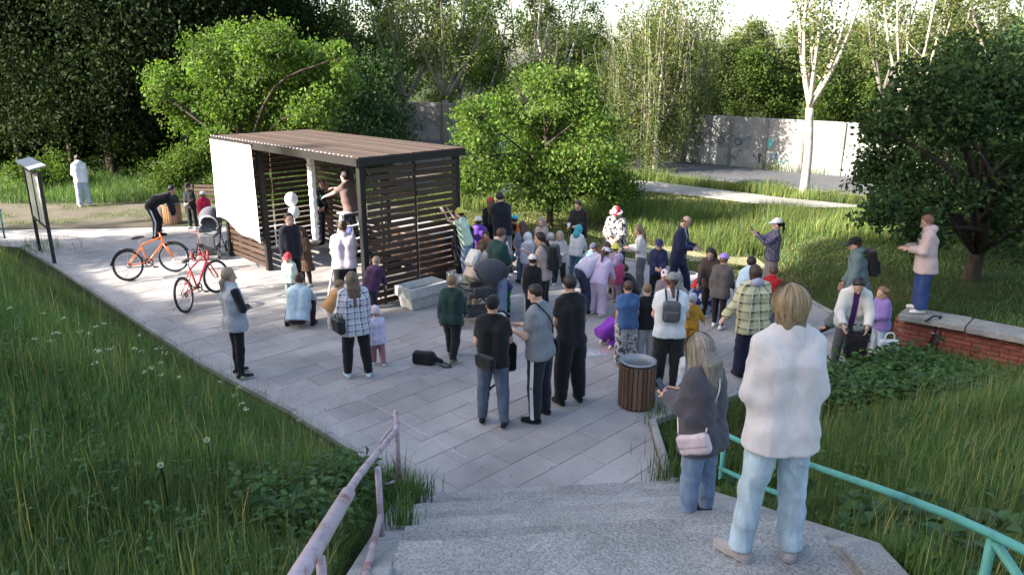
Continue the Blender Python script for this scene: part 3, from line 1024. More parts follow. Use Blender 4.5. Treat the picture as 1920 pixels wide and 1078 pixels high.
        return np_mesh('body', np.concatenate(Vs), np.concatenate(Qs), [skin, plain('eye_white', (.75, .73, .7), .3, var=.02), plain('iris', (.03, .02, .015), .2, var=.02)],
                       mi=np.concatenate(Ms), colors=np.concatenate(Ts))

    def top_garment(s, res, seed, g=.012, sleeve='long', hem=.02, loose=.0, boxy=.02, open_front=False, hood=False, wr=.004, collar=False, rolled=0.0):
        """hem: length below the hip joint (m)"""
        pr = Prim(.030 * s.B)
        s.torso_prim(pr, g + loose * .4, lo=-hem * .0, boxy=boxy)
        down = -s.sp
        low = s.J['pel'] + down * (hem + .04)
        for sd in (-1, 1):
            X = np.array((1., 0, 0)) * sd
            pr.cone(s.J['pel'] + X * .064 * s.G, low + X * .066 * s.G, .114 * s.G + g + loose, .114 * s.G + g + loose * 1.3)
        arms = []
        for nm in 'LR':
            ap = Prim(.02 * s.B)
            if sleeve == 'long':
                s.arm_prim(ap, nm, g + loose * .35)
                d = unit(s.J['wr' + nm] - s.J['el' + nm])
                arms.append((ap, s.J['wr' + nm] - d * (.004 + rolled), d, s.J['el' + nm]))
            elif sleeve == 'short':
                s.arm_prim(ap, nm, g + loose * .45, full=False, upto=.80)
                d = unit(s.J['el' + nm] - s.J['sh' + nm])
                arms.append((ap, s.J['sh' + nm] + d * .70 * .285 * s.B, d, s.J['sh' + nm]))
        allp = Prim(.03); allp.c = list(pr.c)
        for a_ in arms: allp.c += a_[0].c
        if hood:
            hc = s.J['neck'] - s.fwd2 * .075 * s.B + s.sp * .005
            pr.ell(hc, np.array((.10, .07, .075)) * s.B)
            pr.cone(s.J['neck'] - s.side2 * .06 * s.B + s.fwd2 * .02, s.J['neck'] + s.side2 * .06 * s.B + s.fwd2 * .02, .045 * s.B, .045 * s.B)
        if collar:
            pr.cone(s.J['neck'] - s.sp * .03, s.J['neck'] + s.sp * .035 * s.B, .068 * s.G + g, .060 * s.G + g)
        neck_c = s.J['neck'] + s.sp * (.05 if collar else .012) * s.B + s.fwd2 * (.03 if not collar else .0)
        hem_p = s.J['pel'] + down * hem
        f32 = lambda v: np.asarray(v, np.float32)
        def fn(P):
            d = pr.sdf(P)
            d = np.maximum(d, (P - f32(hem_p)) @ f32(down))                # hem
            for ap, c, n_, ref in arms:
                q = ap.sdf(P)
                near = ((P - f32(ref)) @ f32(n_)) > -.02
                q = np.where(near, np.maximum(q, (P - f32(c)) @ f32(n_)), q)
                d = smin(d, q, .028 * s.B)
            d = d + wrinkle(P, seed, wr)
            if not hood:
                d = np.maximum(d, (P - f32(neck_c)) @ f32(unit(s.sp + s.fwd2 * .35)))
            if open_front:
                q = P - f32(s.J['chest'])
                fx = np.abs(q @ f32(s.side2)); ff = q @ f32(s.fwd2)
                d = np.where((ff > 0) , np.maximum(d, .045 * s.B - fx), d)
            return d
        allp.e = list(pr.e)
        V, Q = allp.mesh(res, fn)
        return V, Q
    def bottom_garment(s, res, seed, g=.010, length=1.0, flare=.0, loose=.0, wr=.004, skirt=0.0):
        pr = Prim(.022 * s.B)
        for sd in (-1, 1):
            X = np.array((1., 0, 0)) * sd
            pr.cone(s.J['pel'] + X * .060 * s.G + np.array((0, -.012, .0)) * s.G, s.J['pel'] + X * .05 * s.G + s.sp * .11 * s.B, .112 * s.G + g, .098 * s.G + g)
        hips = Prim(.022 * s.B); hips.c = list(pr.c); pr.c = []
        cuts = []
        if skirt > 0:
            mid = (s.J['ankL'] + s.J['ankR']) / 2; mid = np.array((mid[0], mid[1], s.J['pel'][2] - skirt))
            for sd in (-1, 1):
                X = np.array((1., 0, 0)) * sd
                pr.cone(s.J['pel'] + X * .05 * s.G, mid + X * .07 * s.G, .11 * s.G + g, .13 * s.G + g + flare)
            pr.cone(s.J['pel'], mid, .11 * s.G + g, .14 * s.G + g + flare)
        else:
            for nm in 'LR':
                s.leg_prim(pr, nm, g + loose, flare=flare)
                d = unit(s.J['ank' + nm] - s.J['knee' + nm])
                L = np.linalg.norm(s.J['ank' + nm] - s.J['hip' + nm])
                if length >= .9: c = s.J['ank' + nm] + d * (-.004 + .03 * (length - 1)) * s.B
                else: c = s.J['knee' + nm] + d * (length - .5) * 2 * s.shin * 1.0
                cuts.append((c, d, s.J['ank' + nm], s.shin * (.5 if length >= .9 else 1.15)))
        f32 = lambda v: np.asarray(v, np.float32)
        top_c = s.J['pel'] + s.sp * .13 * s.B
        def fn(P):
            w = wrinkle(P, seed, wr, (13, 13, 21))
            hcut = np.maximum(hips.sdf(P), (P - f32(top_c)) @ f32(s.sp))
            d = smin(hcut, pr.sdf(P), .03 * s.B) + w
            for c, n_, w_, rad in cuts:
                near = np.sqrt(((P - f32(w_)) ** 2).sum(-1)) < rad
                d = np.where(near, np.maximum(d, (P - f32(c)) @ f32(n_)), d)
            if skirt > 0:
                d = np.maximum(d, s.J['pel'][2] - skirt - P[..., 2])
            return d
        allp = Prim(); allp.c = hips.c + pr.c
        return allp.mesh(res, fn)
    def shoe(s, nm, res=.011, high=0.0):
        B = s.B * (1 + .1 * s.child)
        a = s.J['ank' + nm]; sh = unit(s.J['ank' + nm] - s.J['knee' + nm])
        yw = R(s.fyaw[0 if nm == 'L' else 1])
        fd = np.array((-math.sin(yw), math.cos(yw), 0))
        tilt = s.p.get('toe' + nm)
        if tilt is None:
            tilt = 0 if a[2] - s.pz < s.ank + .03 else 35
        fd = unit(fd * math.cos(R(tilt)) + np.array((0, 0, -1)) * math.sin(R(tilt)))
        upv = unit(np.array((0, 0, 1.)) - fd * fd[2])
        sd = np.cross(fd, upv)
        base = a - upv * .075 * B
        pr = Prim(.02)
        pr.cone(base - fd * .045 * B + upv * .038 * B, base + fd * .14 * B + upv * .026 * B, .040 * B, .031 * B)
        pr.cone(base + fd * .06 * B + upv * .034 * B, base + fd * .155 * B + upv * .026 * B, .044 * B, .034 * B)
        pr.cone(base + upv * .04 * B, a + upv * (.015 + high) * B, .042 * B, .044 * B)
        f32 = lambda v: np.asarray(v, np.float32)
        z0 = base + upv * .001
        fn = lambda P: np.maximum(pr.sdf(P), -((P - f32(z0)) @ f32(upv)))
        V, Q = pr.mesh(res, fn)
        hgt = (V - z0) @ upv
        mi = (hgt[Q].mean(1) < .024 * B).astype(int)
        return V, Q, mi
    def hair(s, style, seed, res=.011):
        """returns verts, quads in person coordinates"""
        M = s.head_M(); k = s.hh / .23
        inv = M
        pr = Prim(.02)
        def H(p): return np.asarray(p, float) * k @ M.T + s.J['head']
        dn = np.array((0, 0, -1.))
        lst = []
        if style in ('long', 'verylong'):
            L = .26 if style == 'long' else .36
            for x in (-.05, 0, .05):
                a = H((x, -.07, .10)); b = H((x * 1.1, -.085, -.02)); c = b + dn * L * s.B - s.fwd2 * .05 * s.B + s.side2 * x * .4
                lst += [(a, b, .045 * k, .045 * k), (b, c, .045 * k, .026 * k)]
            for x in (-.066, .066):
                lst += [(H((x, -.01, .12)), H((x * 1.05, .0, -.03)), .026 * k, .022 * k)]
        if style == 'bob':
            for x in (-.072, -.045, 0, .045, .072):
                yb = -.075 if abs(x) < .05 else -.02
                lst += [(H((x * .8, yb * .8, .12)), H((x * .85, yb * .75, .012)), .040 * k, .030 * k)]
        if style == 'pony':
            lst += [(H((0, -.10, .14)), H((0, -.135, .11)), .020 * k, .03 * k), (H((0, -.135, .11)), H((0, -.15, .0)), .03 * k, .026 * k),
                    (H((0, -.15, 0)), H((0, -.135, -.10)), .026 * k, .010 * k)]
        if style == 'lowpony':
            lst += [(H((0, -.085, .06)), H((0, -.12, .03)), .030 * k, .03 * k), (H((0, -.12, .03)), H((.02, -.13, -.12)), .034 * k, .016 * k)]
        if style == 'bun':
            lst += [(H((0, -.095, .17)), H((0, -.105, .18)), .04 * k, .038 * k)]
        if style == 'tails':
            for x in (-1, 1):
                lst += [(H((x * .07, -.05, .17)), H((x * .10, -.06, .17)), .02 * k, .025 * k), (H((x * .10, -.06, .17)), H((x * .12, -.07, .10)), .024 * k, .010 * k)]
        for a, b, ra, rb in lst: pr.cone(a, b, ra, rb)
        nlow = {'short': .055, 'buzz': .075, 'bald': .06}.get(style, .03)
        th = {'short': .012, 'buzz': .005, 'bald': .004}.get(style, .014)
        def fn(P):
            q, kk = s.to_head(P)
            d = sd_ell(q, (0, -.012, .137), (.077 + th, .096 + th, .094 + th))
            face = (q[..., 1] - .035 - .5 * (q[..., 2] - .165))          # cut the face away
            d = np.maximum(d, face)
            d = np.maximum(d, nlow + np.clip(q[..., 1] * .9, -.03, .08) - q[..., 2])
            if style == 'bald':
                d = np.maximum(d, q[..., 2] - .15 + 0 * d)
            d = d * kk
            if lst: 
                d2 = pr.sdf(P)
                d = smin(d, d2, .02)
            return d + wrinkle(P, seed, .0025 if style != 'buzz' else .001, (70, 70, 12))
        lo = s.J['head'] - .16 * k; hi = s.J['head'] + .30 * k
        if lst:
            l2, h2 = pr.bounds(); lo = np.minimum(lo, l2); hi = np.maximum(hi, h2)
        return surface_net(fn, lo, hi, res)
    def headgear(s, kind, seed, res=.0095):
        k = s.hh / .23
        back = -1 if kind == 'capback' else 1
        def fn(P):
            q, kk = s.to_head(P)
            d0 = sd_ell(q, (0, -.012, .137), (.094, .112, .110))
            inner = sd_ell(q, (0, -.012, .130), (.082, .100, .098))
            if kind in ('cap', 'capback'):
                d = np.maximum(d0, .135 - q[..., 2] - .0 * q[..., 1])
                b = sd_ell(q, (0, back * .105 - .0, .140), (.075, .085, .012))
                b = np.maximum(b, .05 - back * q[..., 1])
                d = smin(d, b, .008)
            elif kind == 'beanie':
                d = np.maximum(d0, .105 + .35 * np.clip(q[..., 1], -.1, .1) - q[..., 2])
            elif kind == 'hat':
                d = np.maximum(d0, .13 - q[..., 2])
                b = np.abs(np.sqrt((q[..., :2] ** 2).sum(-1)) - .11) - .045
                b = np.maximum(b, np.abs(q[..., 2] - .128 + .25 * (np.sqrt((q[..., :2] ** 2).sum(-1)) - .09)) - .008)
                d = smin(d, b, .01)
            elif kind == 'hood':
                d = sd_ell(q, (0, -.022, .125), (.108, .125, .128))
                d = np.minimum(d, sd_cone(q, (0, -.05, .06), (0, -.07, -.04), .085, .10))
                d = np.maximum(d, q[..., 1] - .055)
            return d * kk + wrinkle(P, seed, .0015, (30, 30, 30))
        lo = s.J['head'] - .18 * k; hi = s.J['head'] + .34 * k
        return surface_net(fn, lo, hi, res)

def strand_hair(s, style, col, seed, n=900):
    """hair of near heads as many thin tapering ribbons laid over the hair shape"""
    rg = np.random.default_rng(seed)
    k = s.hh / .23; M = s.head_M()
    V = []; F = []; T = []
    for i in range(n):
        th = rg.uniform(0, 2 * math.pi); ph = math.acos(rg.uniform(.0, 1))
        if math.sin(th) > .35 and ph > .75: continue
        # start on the crown, run down the skull, then hang
        part = np.array((rg.normal(0, .012), rg.normal(-.01, .05), 0))
        pts = []
        L = {'bob': rg.uniform(.19, .262) - .05 * (math.sin(th) > .1), 'verylong': rg.uniform(.30, .52)}[style]
        steps = 9
        rr = 1.12 + rg.uniform(0, .10)
        dth = rg.normal(0, .18)
        for j in range(steps):
            t = j / (steps - 1)
            arc = t * L
            a = min(arc / .105, 1.62)
            R0 = .100 * rr
            p = np.array((math.cos(th + dth * t) * math.sin(a) * .085 * rr, math.sin(th + dth * t) * math.sin(a) * .104 * rr - .012, .137 + math.cos(a) * .102 * rr))
            rem = arc - 1.62 * .105
            if rem > 0:
                p[2] -= rem
                fl = (1 - .9 * max(0, rem - .06)) if style == 'bob' else 1.0
                p[0] *= fl; p[1] = p[1] * fl - (rem * .28 if style == 'verylong' else .0)
                if style == 'bob': p[:2] *= (1 - max(0, rem - .0) * 2.6)
            pts.append(p)
        pts = np.array(pts)
        pts[:, :2] += rg.normal(0, .003, (1, 2)) + np.cumsum(rg.normal(0, .0016, (steps, 2)), 0)
        if style == 'verylong':
            W = pts * k @ M.T + s.J['head']
            for j in range(1, steps):
                rem = j / (steps - 1) * L - .17
                if rem > 0:                      # hangs straight down, resting on the shoulders
                    stp = L / (steps - 1)
                    W[j] = W[j - 1] + np.array((0, 0, -stp * k * .97)) - s.fwd2 * (.18 * stp if rem < .12 else .03 * stp) + rg.normal(0, .002, 3)
        else:
            W = pts * k @ M.T + s.J['head']
        tang = np.gradient(W, axis=0)
        out = W - (s.J['head'] + M @ np.array((0, -.01, .1)) * k); out[:, 2] *= .2
        sd = np.cross(tang, out); sd /= np.linalg.norm(sd, axis=1)[:, None] + 1e-9
        w = .0042 * np.linspace(1, .35, steps)[:, None] * rg.uniform(.7, 1.4)
        b = len(V)
        V += list(W - sd * w) + list(W + sd * w)
        F += [(b + j, b + j + 1, b + steps + j + 1, b + steps + j) for j in range(steps - 1)]
        c = np.array(col) * rg.uniform(.55, 1.35)
        gr = np.linspace(.75, 1.15, steps)[:, None]
        T += list(c * gr) * 2
    return np.array(V), np.array(F), np.clip(np.array(T), 0, 1)
SKIN = skin_mat((.47, .28, .205)); SKIN2 = skin_mat((.52, .33, .255)); SKIN3 = skin_mat((.40, .23, .16))
BLACK = cloth((.012, .012, .014)); NAVY = cloth((.016, .020, .045)); WHITE = cloth((.68, .68, .68))
GREY = cloth((.17, .175, .185)); DGREY = cloth((.05, .05, .055)); DGREEN = cloth((.012, .035, .032))
JEAN_L = denim('light_denim', (.24, .31, .40)); JEAN_M = denim('mid_denim', (.085, .12, .185)); JEAN_D = denim('dark_denim', (.018, .028, .065))
BROWN_H, DARK_H, BLOND_H, GREYB_H, TAN_H = (.075, .042, .026), (.02, .014, .012), (.34, .25, .15), (.36, .31, .25), (.20, .125, .07)
RUB_W = plain('white_rubber', (.6, .6, .58), .6); RUB_B = plain('black_rubber', (.015, .015, .016), .6)
PEOPLE = {}
_seed = [0]

def person(key, label, foot=None, head=None, h=None, head_y=None, pose='stand', hd=0.0, gz=0.0, pz=0.0, build=1.0,
           top=None, bot=None, shoes=(BLACK, RUB_B), hair=('short', BROWN_H), hat=None, inner=None, skin=None, res=None,
           hyaw=0, hpitch=None, group='crowd on the plaza', stripe=None, strands=None, dress=None, cat='person', **over):
    _seed[0] += 1
    seed = _seed[0]
    if foot is not None:
        pos = up(foot[0], foot[1], gz)
        if h is None:
            lo, hi = .4, 2.4
            for _ in range(30):
                m = (lo + hi) / 2
                if proj_y(pos.y, gz + m) > head_y: lo = m
                else: hi = m
            h = lo
    else:
        p = up(head[0], head[1], gz + h)
        pos = Vector((p.x, p.y, gz))
    dist = pos.length
    if res is None:
        res = .0125 if dist < 7 else .0165 if dist < 12 else .021
    s = Person(h, pose, build, hyaw, hpitch, pz, **over)
    root = empty('person', pos, R(hd))
    tag(root, label, cat, group)
    PEOPLE[key] = (root, s)
    def put(name, V, Q, mats, mi=None, colors=None):
        if len(Q) == 0: return None
        return mesh_obj(name, np_mesh(name, V, Q, mats, mi=mi, colors=colors), root)
    mesh_obj('body', s.body(max(res * 1.15, .018), skin or random.choice((SKIN, SKIN2, SKIN)), bool(top and len(top) > 2 and top[2].get('sleeve', 'long') != 'long')), root)
    if inner: put(inner[0], *s.top_garment(res, seed + 50, **{**dict(g=.006, sleeve='none'), **(inner[2] if len(inner) > 2 else {})}), inner[1])
    if top: put(top[0], *s.top_garment(res, seed, **(top[2] if len(top) > 2 else {})), top[1])
    if bot: 
        o = put(bot[0], *s.bottom_garment(res, seed + 20, **(bot[2] if len(bot) > 2 else {})), bot[1])
        if stripe:
            m = MB()
            g = (bot[2].get('g', .01) + bot[2].get('loose', 0)) if len(bot) > 2 else .01
            for nm, sd in (('L', -1), ('R', 1)):
                J = s.J; X = np.array((sd, 0, 0.))
                a = J['hip' + nm] + X * (.088 * s.G + g + .004); b = J['knee' + nm] + X * (.058 * s.G + g + .006); c = J['ank' + nm] + X * (.044 * s.G + g + .006)
                f = np.array((0, .020 * s.G, 0))
                pts = []
                for t in np.linspace(0, 1, 5): pts.append(a + (b - a) * t)
                for t in np.linspace(.2, 1, 5): pts.append(b + (c - b) * t)
                vs = [p - f for p in pts] + [p + f for p in pts] + [p - f * .8 - X * .03 for p in pts] + [p + f * .8 - X * .03 for p in pts]
                n = len(pts)
                fs = [(i, i + 1, n + i + 1, n + i) for i in range(n - 1)] + [(2 * n + i, 2 * n + i + 1, i + 1, i) for i in range(n - 1)] + [(n + i, n + i + 1, 3 * n + i + 1, 3 * n + i) for i in range(n - 1)]
                m.add(vs, fs)
            mesh_obj('side_stripe', m.mesh('side_stripe', stripe), o)
    if dress: put('skirt', *s.bottom_garment(res, seed + 30, **dress[1]), dress[0])
    if shoes:
        for nm in 'LR':
            V, Q, mi = s.shoe(nm, res=.012 if dist > 8 else .009)
            put('shoe', V, Q, [shoes[0], shoes[1]], mi=mi)
    if hair:
        if strands:
            V, Q, T = strand_hair(s, hair[0], hair[1], seed, strands)
            hm = tint_mat('strand_hair', (1, 1, 1), .45, .15, .4)
            ho = put('hair', *s.hair(hair[0], seed), hair_mat([x * .6 for x in hair[1]]))
            mesh_obj('hair_strands', np_mesh('hair_strands', V, Q, hm, colors=T), ho)
        else:
            put('hair', *s.hair(hair[0], seed, res=.012), hair_mat(hair[1]))
    if hat:
        put('hood' if hat[0] == 'hood' else 'hat' if hat[0] in ('hat', 'beanie') else 'cap', *s.headgear(hat[0], seed), hat[1])
    return root, s

def attach(key, p):
    """person-local point -> world"""
    root, s = PEOPLE[key]
    m = Matrix.Translation(root.location) @ root.rotation_euler.to_matrix().to_4x4()
    return m @ Vector([float(x) for x in p])

def worn(key, name, label, cat, group=None):
    """an empty of its own, set in the same frame as the person who carries the thing"""
    root, s = PEOPLE[key]
    o = empty(name, root.location, root.rotation_euler.z)
    tag(o, label, cat, group)
    return o, s

def sdf_part(name, fn, lo, hi, res, mat, parent):
    V, Q = surface_net(fn, lo, hi, res)
    return mesh_obj(name, np_mesh(name, V, Q, mat), parent)

def backpack(key, label, mat, strap, size=(.15, .075, .20), pocket=True, dz=0.0, back=.0):
    o, s = worn(key, 'backpack', label, 'backpack')
    J = s.J; k = s.B
    sz = np.array(size) * k
    zc = J['chest'] + s.sp * (-.05 + dz) * k
    c = zc - s.fwd2 * (.135 * s.G + sz[1] + back)
    rot = np.stack([s.side2, s.fwd2, s.sp], 1)
    sdf_part('pack_body', lambda P: sd_box(P, c, sz, .06 * k, rot) + wrinkle(P, 3, .004), c - sz.max() * 1.3, c + sz.max() * 1.3, .014, mat, o)
    if pocket:
        c2 = c - s.fwd2 * sz[1] * .95 - s.sp * sz[2] * .35
        s2 = sz * np.array((.78, .4, .5))
        sdf_part('front_pocket', lambda P: sd_box(P, c2, s2, .025 * k, rot), c2 - s2.max() * 1.3, c2 + s2.max() * 1.3, .012, mat, o)
    for sd in (-1, 1):
        X = s.side2 * sd
        top = J['neck'] - s.sp * .02 * k + X * .085 * k
        pts = [c + X * sz[0] * .55 + s.sp * sz[2] * .9 + s.fwd2 * sz[1] * .8, top - s.fwd2 * .085 * k + s.sp * .015, top + s.sp * .045 * k, top + s.fwd2 * .10 * s.G - s.sp * .06 * k,
               J['chest'] + X * .115 * k + s.fwd2 * .115 * s.G, J['waist'] + X * .14 * s.G + s.fwd2 * .03, c + X * sz[0] * .8 - s.sp * sz[2] * .75 + s.fwd2 * sz[1]]
        MB().tube(catmull(pts, 4), .013 * k, 6).build('strap', strap, o, True)
    return o

def catmull(pts, n=6):
    pts = [np.asarray(p, float) for p in pts]
    P = [2 * pts[0] - pts[1]] + pts + [2 * pts[-1] - pts[-2]]
    out = []
    for i in range(1, len(P) - 2):
        for k in range(n):
            t = k / n
            out.append(.5 * ((2 * P[i]) + (-P[i - 1] + P[i + 1]) * t + (2 * P[i - 1] - 5 * P[i] + 4 * P[i + 1] - P[i + 2]) * t * t + (-P[i - 1] + 3 * P[i] - 3 * P[i + 1] + P[i + 2]) * t ** 3))
    out.append(P[-2])
    return out

def crossbag(key, label, mat, strap, side=1, hip=(.0, .12), size=(.12, .045, .08), over=-1, srad=.009, tilt=0.0, name='shoulder_bag', dz=0.0, straps=True):
    """bag hanging at the hip (x side, y offset) on a strap over the shoulder"""
    o, s = worn(key, name, label, 'bag')
    J, k = s.J, s.B
    c = J['pel'] + np.array((side * (.16 * s.G + size[1]) + hip[0], hip[1] * s.G, .03 + dz))
    a = math.atan2(side, max(.01, hip[1] * 6) if hip[1] > 0 else min(-.01, hip[1] * 6))
    nrm = unit(np.array((side, hip[1] * 6, 0)))
    lat = np.array((-nrm[1], nrm[0], 0)); upv = np.array((0, 0, 1.))
    lat2 = lat * math.cos(tilt) + upv * math.sin(tilt); up2 = upv * math.cos(tilt) - lat * math.sin(tilt)
    rot = np.stack([lat2, nrm, up2], 1)
    sz = np.array(size)
    sdf_part('bag_body', lambda P: sd_box(P, c, sz, min(sz) * .8, rot) + wrinkle(P, 5, .0015), c - sz.max() * 1.35, c + sz.max() * 1.35, .009, mat, o)
    c2 = c + nrm * sz[1] * .55 + up2 * sz[2] * .35
    s2 = np.array((sz[0] * .96, sz[1] * .6, sz[2] * .62))
    sdf_part('flap', lambda P: sd_box(P, c2, s2, min(s2) * .8, rot), c2 - s2.max() * 1.35, c2 + s2.max() * 1.35, .009, mat, o)
    if straps:
        if over == side:      # same shoulder
            t = J['neck'] - s.sp * .05 * k + s.side2 * over * .13 * k
            p1 = [c + lat2 * sz[0] * .9 + up2 * sz[2] * .8, J['chest'] + s.side2 * side * .17 * s.G + s.fwd2 * .06, t + s.sp * .065 * k, J['chest'] + s.side2 * side * .17 * s.G - s.fwd2 * .09, c - lat2 * sz[0] * .9 + up2 * sz[2] * .8]
        else:
            t = J['neck'] - s.sp * .02 * k + s.side2 * over * .095 * k
            p1 = [c + lat2 * sz[0] * .9 + up2 * sz[2] * .8, J['waist'] + s.side2 * side * .10 * s.G - s.fwd2 * .125 * s.G, J['chest'] - s.fwd2 * .142 * s.G, t - s.fwd2 * .07 * k + s.sp * .02, t + s.sp * .055 * k,
                  t + s.fwd2 * .085 * k - s.sp * .04, J['chest'] + s.fwd2 * .150 * s.G, J['waist'] + s.side2 * side * .11 * s.G + s.fwd2 * .15 * s.G, c - lat2 * sz[0] * .9 + up2 * sz[2] * .8]
        MB().tube(catmull(p1, 5), srad, 6).build('strap', strap, o, True)
    return o

def phone(key, label, nm='R', both=False, up_=0.0):
    o, s = worn(key, 'phone', label, 'phone')
    J = s.J
    d = unit(J['wr' + nm] - J['el' + nm])
    c = J['wr' + nm] + d * .10 * s.B
    if both: c = (c + J['wrL'] + unit(J['wrL'] - J['elL']) * .10 * s.B) / 2
    c = c + np.array((0, .0, .025 + up_))
    n = unit(np.array((0, -.75, .66))); x = np.array((1., 0, 0)); y = np.cross(n, x)
    rot = Matrix((Vector(x), Vector(y), Vector(n))).transposed()
    MB().box(c, (.072, .148, .009), rot).build('case', plain('phone_black', (.012, .012, .014), .3), o, bevel=.003)
    MB().box(c + n * .0052, (.066, .140, .0015), rot).build('screen', plain('phone_glass', (.03, .035, .05), .08), o)
    return o
# ================================================================== OBJECTS OF THE PLACE
def wood(name, c, c2, rough=.55):
    if name in MATS: return MATS[name]
    m, nt, b = _new(name)
    tc = N(nt, 'ShaderNodeTexCoord'); oi = N(nt, 'ShaderNodeObjectInfo')
    mp = N(nt, 'ShaderNodeMapping'); mp.inputs['Scale'].default_value = (2.0, 40, 40)
    ad = N(nt, 'ShaderNodeVectorMath', operation='ADD')
    nt.links.new(tc.outputs['Object'], ad.inputs[0])
    cx = N(nt, 'ShaderNodeCombineXYZ'); nt.links.new(oi.outputs['Random'], cx.inputs[0]); nt.links.new(oi.outputs['Random'], cx.inputs[1])
    sc = N(nt, 'ShaderNodeVectorMath', operation='SCALE'); sc.inputs['Scale'].default_value = 17.0
    nt.links.new(cx.outputs[0], sc.inputs[0]); nt.links.new(sc.outputs[0], ad.inputs[1])
    nt.links.new(ad.outputs[0], mp.inputs[0])
    no = N(nt, 'ShaderNodeTexNoise', i_Scale=1.0, i_Detail=6.0, i_Roughness=.6, i_Distortion=.5)
    nt.links.new(mp.outputs[0], no.inputs['Vector'])
    a = ramp(nt, no.outputs['Fac'], [(.3, c2), (.65, c)])
    r2 = ramp(nt, oi.outputs['Random'], [(0, (.72,) * 3), (1, (1.25,) * 3)])
    m2 = N(nt, 'ShaderNodeMix', data_type='RGBA', blend_type='MULTIPLY'); m2.inputs['Factor'].default_value = 1
    nt.links.new(a, m2.inputs['A']); nt.links.new(r2, m2.inputs['B'])
    nt.links.new(m2.outputs['Result'], b.inputs['Base Color'])
    b.inputs['Roughness'].default_value = rough; b.inputs['Specular IOR Level'].default_value = .35
    bp = N(nt, 'ShaderNodeBump', i_Strength=.25, i_Distance=.004)
    nt.links.new(no.outputs['Fac'], bp.inputs['Height']); nt.links.new(bp.outputs[0], b.inputs['Normal'])
    MATS[name] = m
    return m
M_WOOD = wood('brown_stained_wood', (.075, .042, .027), (.038, .021, .014))
M_ROOFW = wood('weathered_roof_board', (.105, .066, .046), (.060, .038, .027), .8)
M_FRAME = plain('dark_steel', (.02, .018, .017), .5, .3)
M_WHITE = plain('white_paint', (.72, .72, .70), .5, var=.04)
M_SHEET = cloth((.82, .82, .80), 'white_sheet', fold=1.4)

# ------------------------------------------------------------------ pavilion
PV_FR = Vector((-2.80, 13.72, 0)); PV_L, PV_W, PV_H = 6.05, 2.42, 2.80
pav = empty('pavilion', PV_FR, R(-45.5))
# local: x from the near corner back along the open front (negative x), y into the depth
tag(pav, 'brown slatted timber pavilion with flat board roof and open front', 'pavilion')
def add_alike(me, name, parent, loc, rot=(0, 0, 0)):
    o = mesh_obj(name, me, parent); o.location = loc; o.rotation_euler = rot
    return o
post_me = MB().box((0, 0, PV_H / 2), (.12, .12, PV_H)).mesh('post', M_FRAME, bevel=.006, seg=1)
BAYS_X = [0, -1.62, -3.95, -5.93]
for x in (-.06, -5.99 + .0):
    for y in (.06, PV_W - .06):
        add_alike(post_me, 'post', pav, (x, y, 0))
for x in (-2.55, -4.05):
    add_alike(post_me, 'post', pav, (x, PV_W - .06, 0))
add_alike(post_me, 'post', pav, (-4.05, .06, 0))
for y in (.06, PV_W - .06):
    MB().bar((-6.05, y, PV_H + .05), (0, y, PV_H + .05), .10, .10).build('beam', M_FRAME, pav)
for x in (-.06, -2.0, -4.0, -5.99):
    MB().bar((x, .12, PV_H + .045), (x, PV_W - .12, PV_H + .045), .09, .09).build('cross_beam', M_FRAME, pav)
# roof boards running along the length
nb = 19
bw = (PV_W + .16) / nb
rb = MB().box((0, 0, 0), (PV_L + .16, bw - .008, .03)).mesh('roof_board', M_ROOFW, bevel=.003, seg=1)
for i in range(nb):
    add_alike(rb, 'roof_board', pav, (-PV_L / 2 + random.uniform(-.01, .01), -.08 + bw * (i + .5), PV_H + .118 + random.uniform(-.003, .003)))
# fascia
for a, b in (((-PV_L - .09, -.09, 0), (.09, -.09, 0)), ((.09, -.09, 0), (.09, PV_W + .09, 0)), ((.09, PV_W + .09, 0), (-PV_L - .09, PV_W + .09, 0)), ((-PV_L - .09, PV_W + .09, 0), (-PV_L - .09, -.09, 0))):
    a = Vector(a); b = Vector(b); d = (b - a).normalized() * .012
    MB().bar(a + d + Vector((0, 0, PV_H + .04)), b - d + Vector((0, 0, PV_H + .04)), .022, .14).build('fascia', M_FRAME, pav)
# string of small white bulbs along the front eave
bulb = MB(); bv, bf = ball((0, 0, 0), .017, 4, 6); bulb.add(bv, bf)
bulb_me = bulb.mesh('bulb', plain('bulb_white', (.8, .8, .76), .3, var=.02), True)
gl = empty('bulb_garland', PV_FR + Vector((0, 0, PV_H)), R(-45.5))
tag(gl, 'garland of small white bulbs along the front eave of the pavilion', 'garland')
cord = [(-PV_L - .05 + k * .075, -.118, .128 + .004 * math.sin(k * 2.1)) for k in range(83)]
MB().tube(cord, .005, 5).build('cord', M_FRAME, gl)
for k, c in enumerate(cord[1::1]):
    if k % 2 == 0: add_alike(bulb_me, 'bulb', gl, (c[0], c[1] - .006, c[2] + .014))
# slatted walls
SH, SG = .098, .036
def slat_wall(x0, x1, y0, y1, z0=.06, z1=PV_H - .04, t=.028):
    a = Vector((x0, y0, 0)); b = Vector((x1, y1, 0)); L = (b - a).length
    me = MB().box((0, 0, 0), (L - .008, t, SH)).mesh('slat', M_WOOD, bevel=.004, seg=1)
    ang = math.atan2(b.y - a.y, b.x - a.x)
    z = z0 + SH / 2
    while z < z1:
        c = (a + b) / 2
        add_alike(me, 'slat', pav, (c.x, c.y, z), (0, random.gauss(0, .003), ang))
        z += SH + SG
